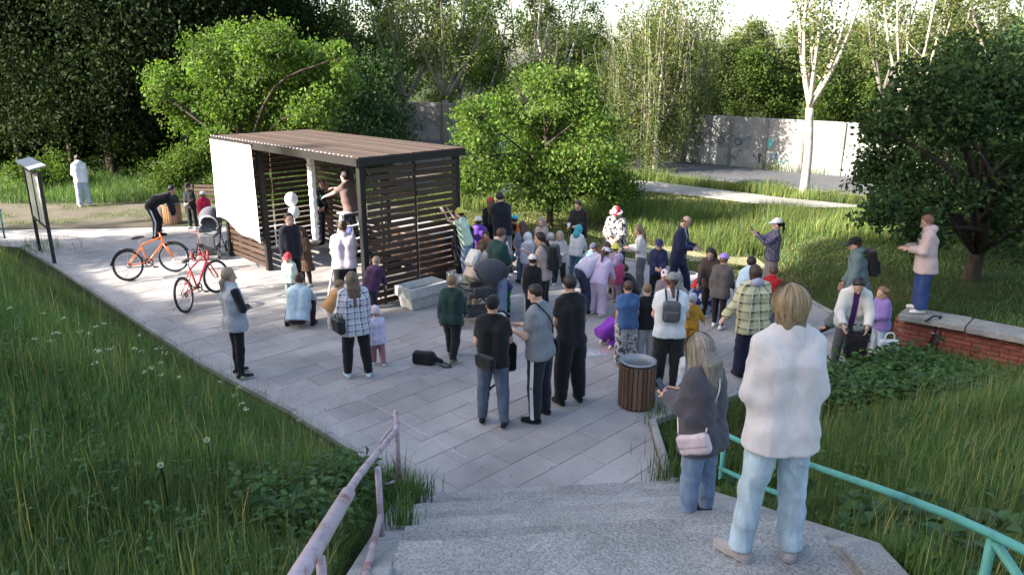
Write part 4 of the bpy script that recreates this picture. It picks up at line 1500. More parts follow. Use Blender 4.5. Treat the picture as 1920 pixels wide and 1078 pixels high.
# side wall by the crowd (two bays, with uprights), far side wall, back wall panels
for y0, y1 in ((.12, 1.24), (1.28, PV_W - .12)):
    slat_wall(.012, .012, y0, y1)
MB().box((-.03, 1.26, PV_H / 2), (.05, .05, PV_H - .04)).build('upright', M_FRAME, pav)
MB().box((-.03, .46, PV_H / 2), (.04, .04, PV_H - .04)).build('upright', M_FRAME, pav)
slat_wall(-6.0, -6.0, .12, 1.24); slat_wall(-6.0, -6.0, 1.28, PV_W - .12)
slat_wall(-5.92, -4.12, PV_W - .06, PV_W - .06)
slat_wall(-5.92, -4.12, .05, .05, .06, .85)
slat_wall(-3.98, -2.62, PV_W - .06, PV_W - .06, .06, 1.0)
slat_wall(-2.48, -.13, PV_W - .06, PV_W - .06, .06, 1.0)
# bench inside along the back
bench_me = MB().box((0, 0, 0), (3.7, .10, .035)).mesh('bench_slat', M_WOOD, bevel=.004, seg=1)
for k in range(4): add_alike(bench_me, 'bench_slat', pav, (-1.98, PV_W - .16 - .115 * k, .45))
for x in (-3.7, -2.0, -.3): MB().box((x, PV_W - .34, .215), (.06, .40, .43)).build('bench_support', M_FRAME, pav)

# white projection sheet hung over the front-left bay
scr = empty('projection_screen', PV_FR, R(-45.5))
tag(scr, 'large white cloth screen hung across the left of the pavilion front', 'screen')
n, m_ = 26, 22
vs = []; X0, X1 = -6.13, -4.02
for j in range(m_ + 1):
    for i in range(n + 1):
        u = i / n; v = j / m_
        bot = .98 - .34 * smooth(0, 1, u) + .05 * math.sin(u * 9)
        z = PV_H + .06 - (PV_H + .06 - bot) * v
        x = X0 + (X1 - X0) * u
        y = -.125 - .012 * math.sin(u * 11 + v * 2) * v - .03 * v * v * math.sin(u * 5 + 1)
        vs.append((x, y, z))
vs2 = [(x, y + .004, z) for x, y, z in vs]
ii = np.arange((n + 1) * (m_ + 1)).reshape(m_ + 1, n + 1)
Fq = np.stack([ii[:-1, :-1], ii[1:, :-1], ii[1:, 1:], ii[:-1, 1:]], -1).reshape(-1, 4)
mesh_obj('sheet', np_mesh('sheet', np.array(vs + vs2), np.concatenate([Fq, Fq[:, ::-1] + len(vs)]), M_SHEET), scr)
MB().tube([(X0 - .02, -.125, PV_H + .07), (X1 + .02, -.125, PV_H + .07)], .014, 8).build('top_rod', M_FRAME, scr, True)

def pav_pt(x, y, z=0):
    return pav.matrix_basis @ Vector((x, y, z))

# rolled white cloth hanging inside
o = empty('rolled_cloth', pav_pt(-3.35, .9, 0)); tag(o, 'long rolled white cloth hanging in the middle of the pavilion', 'cloth')
sdf_part('roll', lambda P: sd_cone(P, (0, 0, .75), (.02, 0, 2.72), .075, .085) + wrinkle(P, 2, .012, (18, 18, 14)), (-.15, -.15, .6), (.17, .15, 2.85), .02, M_SHEET, o)
MB().tube([(.02, 0, 2.7), (.02, 0, 2.85)], .008, 6).build('cord', M_FRAME, o)

# white stepladder
def stepladder(loc, rz):
    o = empty('stepladder', loc, rz); tag(o, 'white stepladder standing in the pavilion opening', 'ladder')
    H = 1.75
    for sx in (-1, 1):
        MB().bar((sx * .26, .52, 0), (sx * .17, 0, H), .05, .028).build('rail', M_WHITE, o)
        MB().bar((sx * .24, -.52, 0), (sx * .17, -.02, H - .02), .035, .025).build('rear_leg', M_WHITE, o)
    for k in range(1, 7):
        t = k / 7
        MB().box((0, .52 * (1 - t) - .0, H * t), (2 * (.26 - .09 * t), .09, .022)).build('rung', M_WHITE, o)
    MB().box((0, 0, H + .015), (.40, .22, .03)).build('platform', M_WHITE, o, bevel=.005)
    return o
LADDER = pav_pt(-.85, .25); stepladder(LADDER, R(-130))

# concrete planters by the slat wall
def planter(loc, rz, label, size=(1.5, .62, .50)):
    o = empty('planter', loc, rz); tag(o, label, 'planter')
    L, W, H = size
    m = MB()
    def ring(l, w, z): return [(-l / 2, -w / 2, z), (l / 2, -w / 2, z), (l / 2, w / 2, z), (-l / 2, w / 2, z)]
    prof = [(L * .80, W * .72, 0), (L * .88, W * .84, H * .52), (L, W, H * .56), (L, W, H), (L - .14, W - .14, H), (L - .18, W - .18, H - .12)]
    vs = []
    for p in prof: vs += ring(*p)
    fs = [(0, 3, 2, 1)]
    for i in range(len(prof) - 1):
        for k in range(4):
            l = (k + 1) % 4
            fs.append((i * 4 + k, i * 4 + l, i * 4 + 4 + l, i * 4 + 4 + k))
    m.add(vs, fs).build('tub', mineral('planter_concrete', (.58, .57, .54), (.44, .43, .41), 3, 60, .3), o, bevel=.012)
    b = len(prof) * 4 - 4
    MB().add(vs[b:], [(0, 1, 2, 3)]).build('soil', M_DIRT, o)
    return o
planter(pav_pt(.46, .98), R(44.5), 'white concrete planter trough beside the slatted wall', (.95, .54, .44))
planter(pav_pt(.50, 2.42), R(44), 'concrete planter trough at the far end of the slatted wall', (1.2, .6, .46))

# ------------------------------------------------------------------ slatted litter bin
def litter_bin(loc, label, wood_c, wood_c2, nm, r=.245, H=.66, n=24):
    o = empty('litter_bin', loc); tag(o, label, 'bin')
    wm = wood(nm, wood_c, wood_c2, .5)
    w = 2 * math.pi * r / n * .80
    me = MB().box((0, 0, 0), (H - .06, w, .022)).mesh('slat', wm, bevel=.004, seg=1)
    for k in range(n):
        a = 2 * math.pi * k / n
        s_ = mesh_obj('slat', me, o)
        s_.location = (r * math.cos(a), r * math.sin(a), H / 2 - .01)
        rot = Matrix((Vector((0, 0, 1)), Vector((-math.sin(a), math.cos(a), 0)), Vector((-math.cos(a), -math.sin(a), 0)))).transposed()
        s_.rotation_euler = rot.to_euler()
    steel = plain('galvanised', (.30, .30, .31), .5, .5, var=.2)
    MB().lathe([(r - .03, .03), (r - .03, H - .02), (r + .006, H - .012), (r + .010, H + .006), (r - .02, H + .012), (r - .035, H + .004), (r - .06, H - .1), (r - .06, .05), (0, .05)], 28).build('liner', steel, o, True)
    MB().lathe([(0, 0), (r - .01, 0), (r - .01, .03), (0, .03)], 24).build('base', M_FRAME, o)
    MB().lathe([(r - .065, H - .20), (r - .12, H - .15), (0, H - .17)], 20).build('bin_bag', plain('bin_bag_grey', (.28, .29, .31), .35, bump=.5, scale=14), o, True)
    return o
litter_bin(up(1195, 765) + Vector((0, .12, 0)), 'brown slatted wooden litter bin with metal rim beside the planting bed', (.20, .115, .07), (.115, .065, .042), 'bin_wood')
b2 = litter_bin(up(325, 419), 'light wooden litter bin overflowing with a black bag near the bent man', (.42, .23, .12), (.26, .14, .07), 'bin_wood_light', .25, .62)
sdf_part('black_bag', lambda P: sd_ell(P, (0, 0, .72), (.24, .22, .16)) + wrinkle(P, 3, .018, (21, 19, 23)), (-.3, -.3, .5), (.3, .3, .95), .02, plain('bag_black', (.012, .012, .013), .3), b2)
bk = empty('white_barrel', up(298, 419)); tag(bk, 'white barrel beside the overflowing litter bin', 'barrel')
MB().lathe([(0, 0), (.15, 0), (.165, .2), (.165, .5), (.15, .55), (.13, .56), (.13, .5), (0, .5)], 20).build('shell', plain('barrel_white', (.66, .66, .64), .5, var=.06), bk, True)

# ------------------------------------------------------------------ notice board by the left bank
sg = empty('notice_board', (up(75, 470) + up(103, 497)) / 2, math.atan2(up(103, 497).y - up(75, 470).y, up(103, 497).x - up(75, 470).x))
tag(sg, 'two-panel notice board on black posts with a small sloping roof', 'notice board')
half = (up(103, 497) - up(75, 470)).length / 2
for sx in (-1, 1):
    MB().box((sx * half, 0, 1.1), (.075, .075, 2.2)).build('post', RUB_B, sg, bevel=.004, seg=1)
for z in (.88, 2.1): MB().box((0, 0, z), (2 * half - .08, .05, .05)).build('rail', RUB_B, sg)
MB().box((0, 0, 1.49), (.05, .05, 1.16)).build('mullion', RUB_B, sg)
pm = mineral('notice_panel', (.55, .58, .50), (.44, .48, .40), 2, 30, .05, .4)
for sx in (-1, 1):
    MB().box((sx * (half / 2), 0, 1.49), (half - .10, .02, 1.15)).build('panel', pm, sg)
MB().box((0, 0, 2.30), (2 * half + .16, .34, .03), Matrix.Rotation(R(12), 3, 'X')).build('roof', plain('roof_sheet', (.34, .35, .37), .5, .3, var=.12), sg)

# ------------------------------------------------------------------ low green fence far left, bench and arch by the far lawn
gp = plain('green_fence_paint', (.10, .26, .22), .5)
fn_ = empty('tube_fence', (-14.9, 19.6, float(ground_z(-14.9, 19.6)))); tag(fn_, 'low green tube fence at the left edge behind the notice board', 'fence')
MB().tube([(-1.6, .5, .62), (0, 0, .62), (1.5, -.25, .55)], .022, 8).build('rail', gp, fn_, True)
for x, y in ((-1.5, .47), (-.3, .1), (1.45, -.25)): MB().tube([(x, y, -.2), (x, y, .6)], .022, 8).build('post', gp, fn_, True)

pb = empty('park_bench', up(395, 400) + Vector((0, 0, 0)), R(-8)); tag(pb, 'dark wooden park bench at the edge of the far lawn behind the stroller', 'bench')
bm_ = MB().box((0, 0, 0), (1.7, .09, .035)).mesh('seat_slat', M_WOOD, bevel=.004, seg=1)
for k in range(4): add_alike(bm_, 'seat_slat', pb, (0, -.17 + .11 * k, .45))
for k in range(3): add_alike(bm_, 'back_slat', pb, (0, .27 + .02 * k, .58 + .12 * k), (R(82), 0, 0))
for x in (-.7, .7):
    MB().bar((x, -.2, 0), (x, -.2, .43), .05, .05).build('leg', M_FRAME, pb)
    MB().bar((x, .2, 0), (x, .30, .88), .05, .05).build('leg', M_FRAME, pb)
ar = empty('bicycle_hoop', up(372, 362), R(4)); tag(ar, 'pale metal hoop standing behind the park bench', 'hoop')
MB().tube(catmull([(-.24, 0, -.1), (-.24, 0, .40), (-.2, 0, .52), (0, 0, .55), (.2, 0, .52), (.24, 0, .40), (.24, 0, -.1)], 5), .022, 8).build('tube', plain('galv_tube', (.6, .6, .58), .35, .5), ar, True)

# ------------------------------------------------------------------ railings on the stairs
M_TURQ = None
def chipped(name, c, under, amt=.42):
    m, nt, b = _new(name)
    tc = N(nt, 'ShaderNodeTexCoord')
    n1 = N(nt, 'ShaderNodeTexNoise', i_Scale=6.0, i_Detail=8.0, i_Roughness=.7)
    n2 = N(nt, 'ShaderNodeTexNoise', i_Scale=60.0, i_Detail=3.0)
    for n_ in (n1, n2): nt.links.new(tc.outputs['Object'], n_.inputs['Vector'])
    a = ramp(nt, n1.outputs['Fac'], [(amt - .03, under), (amt, [x * .8 for x in c]), (amt + .12, c)])
    nt.links.new(a, b.inputs['Base Color']); b.inputs['Roughness'].default_value = .5
    bp = N(nt, 'ShaderNodeBump', i_Strength=.3, i_Distance=.005); nt.links.new(n1.outputs['Fac'], bp.inputs['Height']); nt.links.new(bp.outputs[0], b.inputs['Normal'])
    return m
M_TURQ = chipped('turquoise_paint', (.085, .32, .27), (.10, .13, .10), .36)
M_PINKR = chipped('faded_pink_paint', (.46, .36, .39), (.30, .13, .13), .45)
rl = empty('stair_railing', (2.2, 6.9, .3)); tag(rl, 'turquoise tube railing down the right side of the stairs', 'railing')
def lp(x, y, z, root): return Vector((x, y, z)) - root.location
top = [(2.17, 6.95, .93), (2.20, 6.5, 1.06), (2.30, 5.2, 1.56), (2.42, 3.6, 2.16), (2.50, 2.4, 2.50), (2.6, .8, 3.0)]
MB().tube([lp(*p, rl) for p in catmull(top, 4)], .025, 12).build('handrail', M_TURQ, rl, True)
low = [(2.17, 6.92, .52), (2.23, 6.0, .88), (2.31, 5.3, 1.17)]
MB().tube([lp(*p, rl) for p in catmull(low, 3)], .024, 10).build('lower_rail', M_TURQ, rl, True)
for x, y, zt in ((2.18, 6.9, .95), (2.305, 5.28, 1.53), (2.46, 3.3, 2.25), (2.6, 1.0, 2.93)):
    zb = float(ground_z(x, y)) - .3
    MB().tube([lp(x, y, zb, rl), lp(x, y, zt, rl)], .026, 10).build('post', M_TURQ, rl, True)
MB().tube([lp(2.46, 3.28, 2.22, rl), lp(2.62, 3.05, 1.95, rl), lp(2.74, 2.88, 1.5, rl)], .026, 10).build('brace', M_TURQ, rl, True)

r2 = empty('stair_railing', (-1.2, 7.2, 0)); tag(r2, 'peeling pinkish white tube railing down the left side of the stairs', 'railing')
top = [(-1.24, 7.30, .86), (-1.2, 6.9, .95), (-1.02, 4.4, 1.93), (-.93, 3.2, 2.32), (-.82, 1.8, 2.8)]
MB().tube([lp(*p, r2) for p in catmull(top, 3)], .027, 14).build('handrail', M_PINKR, r2, True)
MB().tube([lp(-.985, 3.95, 2.08, r2), lp(-.80, 1.6, 2.87, r2)], .043, 14).build('sleeve', M_PINKR, r2, True)
MB().tube([lp(*p, r2) for p in [(-.98, 4.85, 1.33), (-.82, 3.4, 1.80), (-.72, 2.4, 2.1)]], .024, 12).build('lower_rail', M_PINKR, r2, True)
MB().tube([lp(-1.235, 7.24, -.1, r2), lp(-1.235, 7.24, 1.02, r2)], .026, 12).build('end_post', M_PINKR, r2, True)
hoop = [(-1.235, 7.22, .84), (-1.32, 7.12, .82), (-1.40, 6.95, .72), (-1.40, 6.85, .55), (-1.33, 6.85, .38), (-1.24, 6.98, .33)]
MB().tube([lp(*p, r2) for p in catmull(hoop, 5)], .016, 10).build('end_scroll', M_PINKR, r2, True)
for x, y, zt in ((-.98, 4.85, 1.75), (-.90, 3.0, 2.35)):
    MB().tube([lp(x, y, float(ground_z(x - .5, y)) - .2, r2), lp(x, y, zt - .02, r2)], .024, 10).build('post', M_PINKR, r2, True)

# ------------------------------------------------------------------ brick retaining wall on the right
WA = Vector((6.42, 11.72, 0)); WD = Vector((.755, -.655, 0)); WN = Vector((.655, .755, 0))
bw_ = empty('retaining_wall', WA, math.atan2(WD.y, WD.x)); tag(bw_, 'low red brick retaining wall with grey concrete coping', 'wall')
M_BRICK = mineral('red_brick', (.27, .085, .06), (.19, .06, .045), 5, 60, .35, rand=.16)
LW = 5.0
MB().box((LW / 2, .2, .20), (LW, .34, .64)).build('core', mineral('mortar', (.24, .20, .18), (.17, .14, .12), 4, 60, .3), bw_)
br = MB().box((0, 0, 0), (.245, .10, .064)).mesh('brick', M_BRICK, bevel=.004, seg=1)
for j in range(8):
    for i in range(20):
        x = (i + .5 + (.5 if j % 2 else 0)) * .255 - .06
        if x > LW - .1: continue
        add_alike(br, 'brick', bw_, (x, .052 + random.gauss(0, .003), -.085 + j * .075 + .037), (0, 0, random.gauss(0, .006)))
br2 = MB().box((0, 0, 0), (.10, .245, .064)).mesh('brick', M_BRICK, bevel=.004, seg=1)
for j in range(8):
    add_alike(br2, 'brick', bw_, (-.02, .13 + (.04 if j % 2 else 0), -.085 + j * .075 + .037))
for k in range(5):
    MB().box((.48 + k * .985, .19, .575 + random.uniform(-.012, .012)), (.97, .56, .10), Matrix.Rotation(random.gauss(0, .012), 3, 'Y')).build('coping_stone', M_CONC, bw_, bevel=.014)

# ------------------------------------------------------------------ concrete wall beyond the road
def panel_wall(a, b, n, h, label, graffiti=None, seed=0):
    a = Vector((a[0], a[1], 0)); b = Vector((b[0], b[1], 0))
    d = (b - a) / n; rz = math.atan2(d.y, d.x); L = d.length
    o = empty('concrete_wall', a, rz); tag(o, label, 'wall')
    mt = mineral('wall_concrete', (.27, .262, .255), (.19, .185, .18), .9, 40, .25, rand=.07)
    lowm = mineral('wall_whitewash', (.36, .36, .35), (.26, .26, .255), .9, 40, .2, rand=.05)
    for i in range(n):
        MB().box((L * (i + .5), 0, h * .68), (L - .12, .12, h * .64)).build('panel', mt, o, bevel=.012, seg=1)
        MB().box((L * (i + .5), -.012, h * .17), (L - .125, .13, h * .385)).build('panel', lowm, o, bevel=.012, seg=1)
    for i in range(n + 1):
        MB().box((L * i, -.03, h / 2 - .05), (.15, .20, h + .06)).build('post', mineral('wall_post', (.22, .21, .20), (.15, .15, .14), 1.5, 40, .3), o, bevel=.01, seg=1)
    if graffiti:
        for (x, z, kind, c) in graffiti:
            m = MB()
            gm = plain('spray_' + c, {'black': (.03, .03, .035), 'teal': (.10, .34, .34), 'white': (.78, .78, .76), 'blue': (.06, .12, .25)}[c], .8, var=.1)
            y = -.095 if z < h * .36 else -.078
            if kind == 'ring':
                pts = [(x + .17 * math.cos(t), y, z + .15 * math.sin(t)) for t in np.linspace(0, 2 * math.pi, 14)[:-1]]
                flat_line(m, pts, .035, True)
            elif kind == 'blob':
                pts = [(x + (.22 + .05 * math.sin(3 * t)) * math.cos(t), y, z + (.26 + .06 * math.cos(2 * t)) * math.sin(t)) for t in np.linspace(0, 2 * math.pi, 18)[:-1]]
                m.add(pts, [tuple(range(len(pts)))])
            elif kind == 'tag':
                rr = random.Random(seed + int(x * 10)); px_, pz_ = x - .35, z
                pts = []
                for k in range(15):
                    pts.append((px_, y, pz_)); px_ += rr.uniform(-.02, .11); pz_ = z + rr.uniform(-.24, .24)
                flat_line(m, [tuple(p) for p in catmull(pts, 3)], .028)
            m.build('graffiti', gm, o)
    return o
def flat_line(m, pts, w, closed=False):
    n = len(pts); vs = []; fs = []
    for i, p in enumerate(pts):
        q0 = Vector(pts[i - 1 if (i or closed) else 0]); q1 = Vector(pts[(i + 1) % n if (closed or i < n - 1) else i])
        t = (q1 - q0).normalized(); s_ = Vector((-t.z, 0, t.x)) * w / 2
        vs += [Vector(p) - s_, Vector(p) + s_]
    for i in range(n if closed else n - 1):
        j = (i + 1) % n
        fs.append((i * 2, j * 2, j * 2 + 1, i * 2 + 1))
    m.add(vs, fs)
GR = [(4.6, 1.15, 'ring', 'black'), (5.05, 1.22, 'ring', 'white'), (5.5, 1.12, 'ring', 'black'), (5.75, 1.25, 'tag', 'blue'), (5.2, .55, 'tag', 'black'), (7.0, 1.15, 'blob', 'teal'),
      (7.4, .55, 'tag', 'blue'), (6.7, .5, 'tag', 'black'), (7.9, .45, 'tag', 'teal'), (9.6, .9, 'tag', 'white'), (9.9, .6, 'tag', 'white'), (10.3, .95, 'ring', 'white'), (3.0, .9, 'tag', 'white'), (1.2, .8, 'tag', 'black')]
panel_wall((6.6, 39.0), (17.6, 28.2), 9, 2.25, 'grey concrete panel wall with graffiti beyond the road', GR)
panel_wall((-11.5, 50.0), (-2.6, 46.6), 5, 2.3, 'grey concrete panel wall seen between the dark trunks behind the pavilion', [(5.0, .9, 'tag', 'white'), (6.6, .7, 'tag', 'blue'), (3.2, .9, 'tag', 'white')], 5)

# ------------------------------------------------------------------ bicycles
def bicycle(rear, front, label, fc, seed, steer=0.0, leanx=0.0, wr=.29, fender=False, rimc=(.5, .5, .5)):
    rear = Vector(rear); front = Vector(front)
    d = front - rear; rz = math.atan2(d.y, d.x); WB = d.length
    o = empty('bicycle', rear, rz); o.rotation_euler = (leanx, 0, rz)
    tag(o, label, 'bicycle')
    pm = plain('bike_paint_%d' % seed, fc, .3, var=.05, spec=.6)
    alu = plain('alloy', (.45, .45, .46), .3, .8)
    WB = max(WB, .95)
    def wheel(c, yaw=0.0):
        w = empty('wheel', c); w.parent = o; w.rotation_euler = (0, 0, yaw)
        t = [(wr * math.cos(a), 0, wr * math.sin(a)) for a in np.linspace(0, 2 * math.pi, 33)[:-1]]
        MB().tube(t, .024, 8, closed=True).build('tyre', RUB_B, w, True)
        t = [((wr - .03) * math.cos(a), 0, (wr - .03) * math.sin(a)) for a in np.linspace(0, 2 * math.pi, 33)[:-1]]
        MB().tube(t, .011, 6, closed=True).build('rim', plain('rim_%d' % seed, rimc, .35, .6), w, True)
        m = MB()
        for k in range(18):
            a = 2 * math.pi * k / 18
            m.tube([(.02 * math.cos(a + .7), .018 * (-1) ** k, .02 * math.sin(a + .7)), ((wr - .035) * math.cos(a), 0, (wr - .035) * math.sin(a))], .0022, 4)
        m.build('spokes', alu, w)
        MB().tube([(0, -.05, 0), (0, .05, 0)], .02, 8).build('hub', alu, w, True)
        return w
    wheel((0, 0, wr + .02))
    head_b = Vector((WB - .16, 0, wr * 2 + .06)); head_t = Vector((WB - .20, 0, wr * 2 + .20))
    bb = Vector((WB * .43, 0, wr + .0)); st = Vector((WB * .34, 0, wr * 2 + .10)); ax = Vector((0, 0, wr + .02))
    m = MB()
    m.tube([bb, head_b], .024, 8); m.tube([st - Vector((0, 0, .02)), head_t], .019, 8); m.tube([bb, st], .018, 8)
    for y in (-.055, .055):
        m.tube([bb + Vector((0, y * .5, 0)), ax + Vector((0, y, 0))], .011, 6); m.tube([st + Vector((0, y * .4, -.05)), ax + Vector((0, y, 0))], .010, 6)
    m.tube([head_b - Vector((-.008, 0, .02)), head_t + Vector((-.005, 0, .02))], .023, 8)
    m.build('frame', pm, o, True)
    f = empty('fork', (head_b + head_t) / 2); f.parent = o; f.rotation_euler = (0, 0, steer)
    fo = Vector((WB, 0, wr + .02)) - f.location
    m = MB()
    for y in (-.06, .06):
        m.tube([Vector((.03, y, -.10)), Vector((fo.x, y, fo.z))], .015, 8)
    m.tube([Vector((.03, -.06, -.10)), Vector((.03, .06, -.10))], .018, 8); m.tube([Vector((.02, 0, -.10)), Vector((-.03, 0, .16))], .014, 8)
    m.build('fork_blades', pm, f, True)
    m = MB()
    m.tube(catmull([(-.02, -.29, .19), (0, -.15, .185), (-.0, 0, .17), (0, .15, .185), (-.02, .29, .19)], 4), .012, 8)
    m.build('handlebar', RUB_B, f, True)
    w = wheel((0, 0, 0)); w.parent = f; w.location = fo
    m = MB(); m.tube([st - Vector((0, 0, .04)), st + Vector((-.03, 0, .15))], .013, 8); m.build('seat_post', alu, o, True)
    sc = st + Vector((-.03, 0, .17))
    sdf_part('saddle', lambda P: smin(sd_ell(P, np.array(sc) + (-.07, 0, 0), (.09, .075, .03)), sd_cone(P, np.array(sc), np.array(sc) + (.14, 0, .0), .035, .018), .03), np.array(sc) - .2, np.array(sc) + .2, .012, RUB_B, o)
    m = MB()
    m.tube([bb + Vector((0, -.055, 0)), bb + Vector((0, .055, 0))], .022, 8)
    t = [(bb.x + .085 * math.cos(a), -.05, bb.z + .085 * math.sin(a)) for a in np.linspace(0, 2 * math.pi, 21)[:-1]]
    m.tube(t, .012, 5, closed=True)
    m.tube([bb + Vector((0, -.07, 0)), bb + Vector((.10, -.075, -.12))], .010, 6); m.tube([bb + Vector((0, .07, 0)), bb + Vector((-.10, .075, .12))], .010, 6)
    m.box(bb + Vector((.10, -.12, -.12)), (.08, .09, .02)); m.box(bb + Vector((-.10, .12, .12)), (.08, .09, .02))
    m.tube([bb + Vector((0, -.05, .085)), ax + Vector((0, -.05, .045))], .006, 5); m.tube([bb + Vector((0, -.05, -.085)), ax + Vector((0, -.05, -.045))], .006, 5)
    t = [(ax.x + .045 * math.cos(a), -.05, ax.z + .045 * math.sin(a)) for a in np.linspace(0, 2 * math.pi, 13)[:-1]]
    m.tube(t, .012, 5, closed=True)
    m.build('drivetrain', RUB_B, o, True)
    m = MB(); m.tube([Vector((.12, .08, wr - .04)), Vector((.02, .30, -leanx * .3 + .012))], .009, 6); m.build('kickstand', alu, o, True)
    if fender:
        t = [((wr + .045) * math.cos(a), 0, wr + .02 + (wr + .045) * math.sin(a)) for a in np.linspace(R(60), R(170), 10)]
        MB().tube(t, .022, 6).build('mudguard', RUB_B, o, True)
        t = [(fo.x + (wr + .04) * math.cos(a), 0, fo.z + (wr + .04) * math.sin(a)) for a in np.linspace(R(20), R(120), 10)]
        MB().tube(t, .02, 6).build('mudguard', RUB_B, f, True)
    return o
bicycle(up(246, 526), up(330, 508), 'orange bicycle with mudguards standing left of the pavilion', (.80, .17, .02), 1, R(-42), R(-7), .315, True, (.55, .55, .55))
bicycle(up(352, 585), up(407, 548), 'red bicycle standing behind the woman in the grey vest', (.62, .04, .05), 2, R(-20), R(-6), .325, False)

# ------------------------------------------------------------------ strollers
def stroller(loc, rz, label, seat_c, hood_c, trim, wheel_c=None, hood_up=True):
    o = empty('stroller', loc, rz); tag(o, label, 'stroller')
    m = MB()
    fr = plain('stroller_frame', (.03, .03, .032), .4, .4)
    for sx in (-1, 1):
        m.tube([(sx * .26, -.42, .12), (sx * .25, .15, .62), (sx * .24, .50, 1.02)], .014, 8)
        m.tube([(sx * .25, .36, .14), (sx * .25, .02, .55)], .013, 8)
    m.tube(catmull([(-.24, .50, 1.02), (-.23, .56, 1.06), (0, .58, 1.07), (.23, .56, 1.06), (.24, .50, 1.02)], 4), .017, 8)
    m.tube([(-.27, .36, .14), (.27, .36, .14)], .012, 8); m.tube([(-.26, -.42, .12), (.26, -.42, .12)], .012, 8)
    m.build('chassis', fr, o, True)
    for x in (-.29, .29):
        for y, r in ((.36, .14), (-.42, .11)):
            w = empty('wheel', (x, y, r + .01)); w.parent = o
            t = [(0, (r - .02) * math.cos(a), (r - .02) * math.sin(a)) for a in np.linspace(0, 2 * math.pi, 25)[:-1]]
            MB().tube(t, .022, 7, closed=True).build('tyre', RUB_B, w, True)
            mm = MB(); mm.tube([(-.015, 0, 0), (.015, 0, 0)], r - .035, 14); mm.build('rim', wheel_c or M_WHITE, w, True)
    def seat(P):
        d = sd_box(P, (0, .02, .55), (.20, .22, .045), .03)
        Rx = np.array(Matrix.Rotation(R(-28), 3, 'X'))
        d = smin(d, sd_box(P, (0, .30, .78), (.20, .05, .26), .035, Rx), .05)
        d = smin(d, sd_box(P, (0, -.26, .40), (.18, .03, .17), .025), .05)
        for sx in (-1, 1): d = smin(d, sd_box(P, (sx * .215, .08, .64), (.025, .18, .08), .02), .03)
        return d
    sdf_part('seat', seat, (-.3, -.35, .2), (.3, .5, 1.1), .018, seat_c, o)
    if hood_up:
        def hood(P):
            d = sd_ell(P, (0, .26, .88), (.27, .34, .30)); di = sd_ell(P, (0, .26, .88), (.245, .315, .275))
            d = np.maximum(d, -di)
            d = np.maximum(d, .80 - P[..., 2] + .35 * (P[..., 1] - .3))
            return np.maximum(d, -(P[..., 1] - .0) - .55 * (P[..., 2] - .9))
        sdf_part('canopy', hood, (-.32, -.12, .65), (.32, .64, 1.22), .014, hood_c, o)
        def rimf(P):
            d = np.abs(sd_ell(P, (0, .26, .88), (.262, .332, .292))) - .014
            d = np.maximum(d, np.abs(-(P[..., 1]) - .55 * (P[..., 2] - .9) + .012) - .014)
            return np.maximum(d, .80 - P[..., 2] + .35 * (P[..., 1] - .3))
        sdf_part('canopy_trim', rimf, (-.32, -.2, .65), (.32, .64, 1.22), .012, trim, o)
    sdf_part('basket', lambda P: sd_box(P, (0, -.02, .22), (.19, .26, .07), .03), (-.25, -.35, .1), (.25, .3, .35), .02, seat_c, o)
    MB().tube(catmull([(-.22, -.12, .66), (-.2, -.3, .70), (0, -.34, .71), (.2, -.3, .70), (.22, -.12, .66)], 4), .016, 8).build('bumper_bar', fr, o, True)
    return o
stroller(up(390, 484) + Vector((0, .25, 0)), R(8), 'grey and black stroller with white trim standing left of the pavilion', cloth((.12, .125, .14)), cloth((.10, .10, .115)), WHITE)
stroller(up(895, 610) + Vector((0, .2, 0)), R(-75), 'dark pram with raised charcoal canopy between the planter and the man in green', cloth((.05, .052, .06)), cloth((.045, .047, .06)), cloth((.03, .03, .035)))
tr = empty('tricycle', up(373, 486) + Vector((0, .1, 0)), R(20)); tag(tr, 'small tricycle with red wheels behind the grey stroller', 'tricycle')
redp = plain('red_plastic', (.5, .04, .04), .4)
for c, r in (((-.18, -.2, .12), .12), ((.18, -.2, .12), .12), ((0, .32, .14), .14)):
    t = [(c[0], c[1] + (r - .02) * math.cos(a), c[2] + (r - .02) * math.sin(a)) for a in np.linspace(0, 2 * math.pi, 21)[:-1]]
    w = MB().tube(t, .02, 7, closed=True).build('wheel', redp, tr, True)
    MB().tube([(c[0] - .01, c[1], c[2]), (c[0] + .01, c[1], c[2])], r - .05, 12).build('disc', plain('pale_red', (.6, .2, .2), .5), tr, True)
m = MB(); m.tube([(-.18, -.2, .12), (.18, -.2, .12)], .014, 8); m.tube([(0, -.2, .13), (0, .1, .28), (0, .28, .46)], .018, 8); m.tube([(0, .32, .14), (0, .28, .62)], .014, 8); m.tube([(-.17, .25, .62), (.17, .25, .62)], .013, 8)
m.build('frame', redp, tr, True)
sdf_part('seat', lambda P: sd_ell(P, (0, -.05, .34), (.11, .13, .045)), (-.15, -.2, .25), (.15, .12, .42), .015, RUB_B, tr)

# ------------------------------------------------------------------ bags lying about
gbag = empty('black_bag', up(800, 682), R(-12)); tag(gbag, 'black bag with a loose strap lying on the paving', 'bag')
sdf_part('bag_body', lambda P: smin(sd_box(P, (-.05, 0, .10), (.17, .08, .10), .04), sd_cone(P, (.06, 0, .13), (.24, 0, .06), .06, .03), .08) + wrinkle(P, 4, .006), (-.3, -.2, -.02), (.35, .2, .3), .012, BLACK, gbag)
MB().tube(catmull([(.20, 0, .07), (.32, -.03, .05), (.42, -.05, .012), (.36, -.10, .012), (.22, -.06, .03)], 5), .011, 6).build('strap', BLACK, gbag, True)

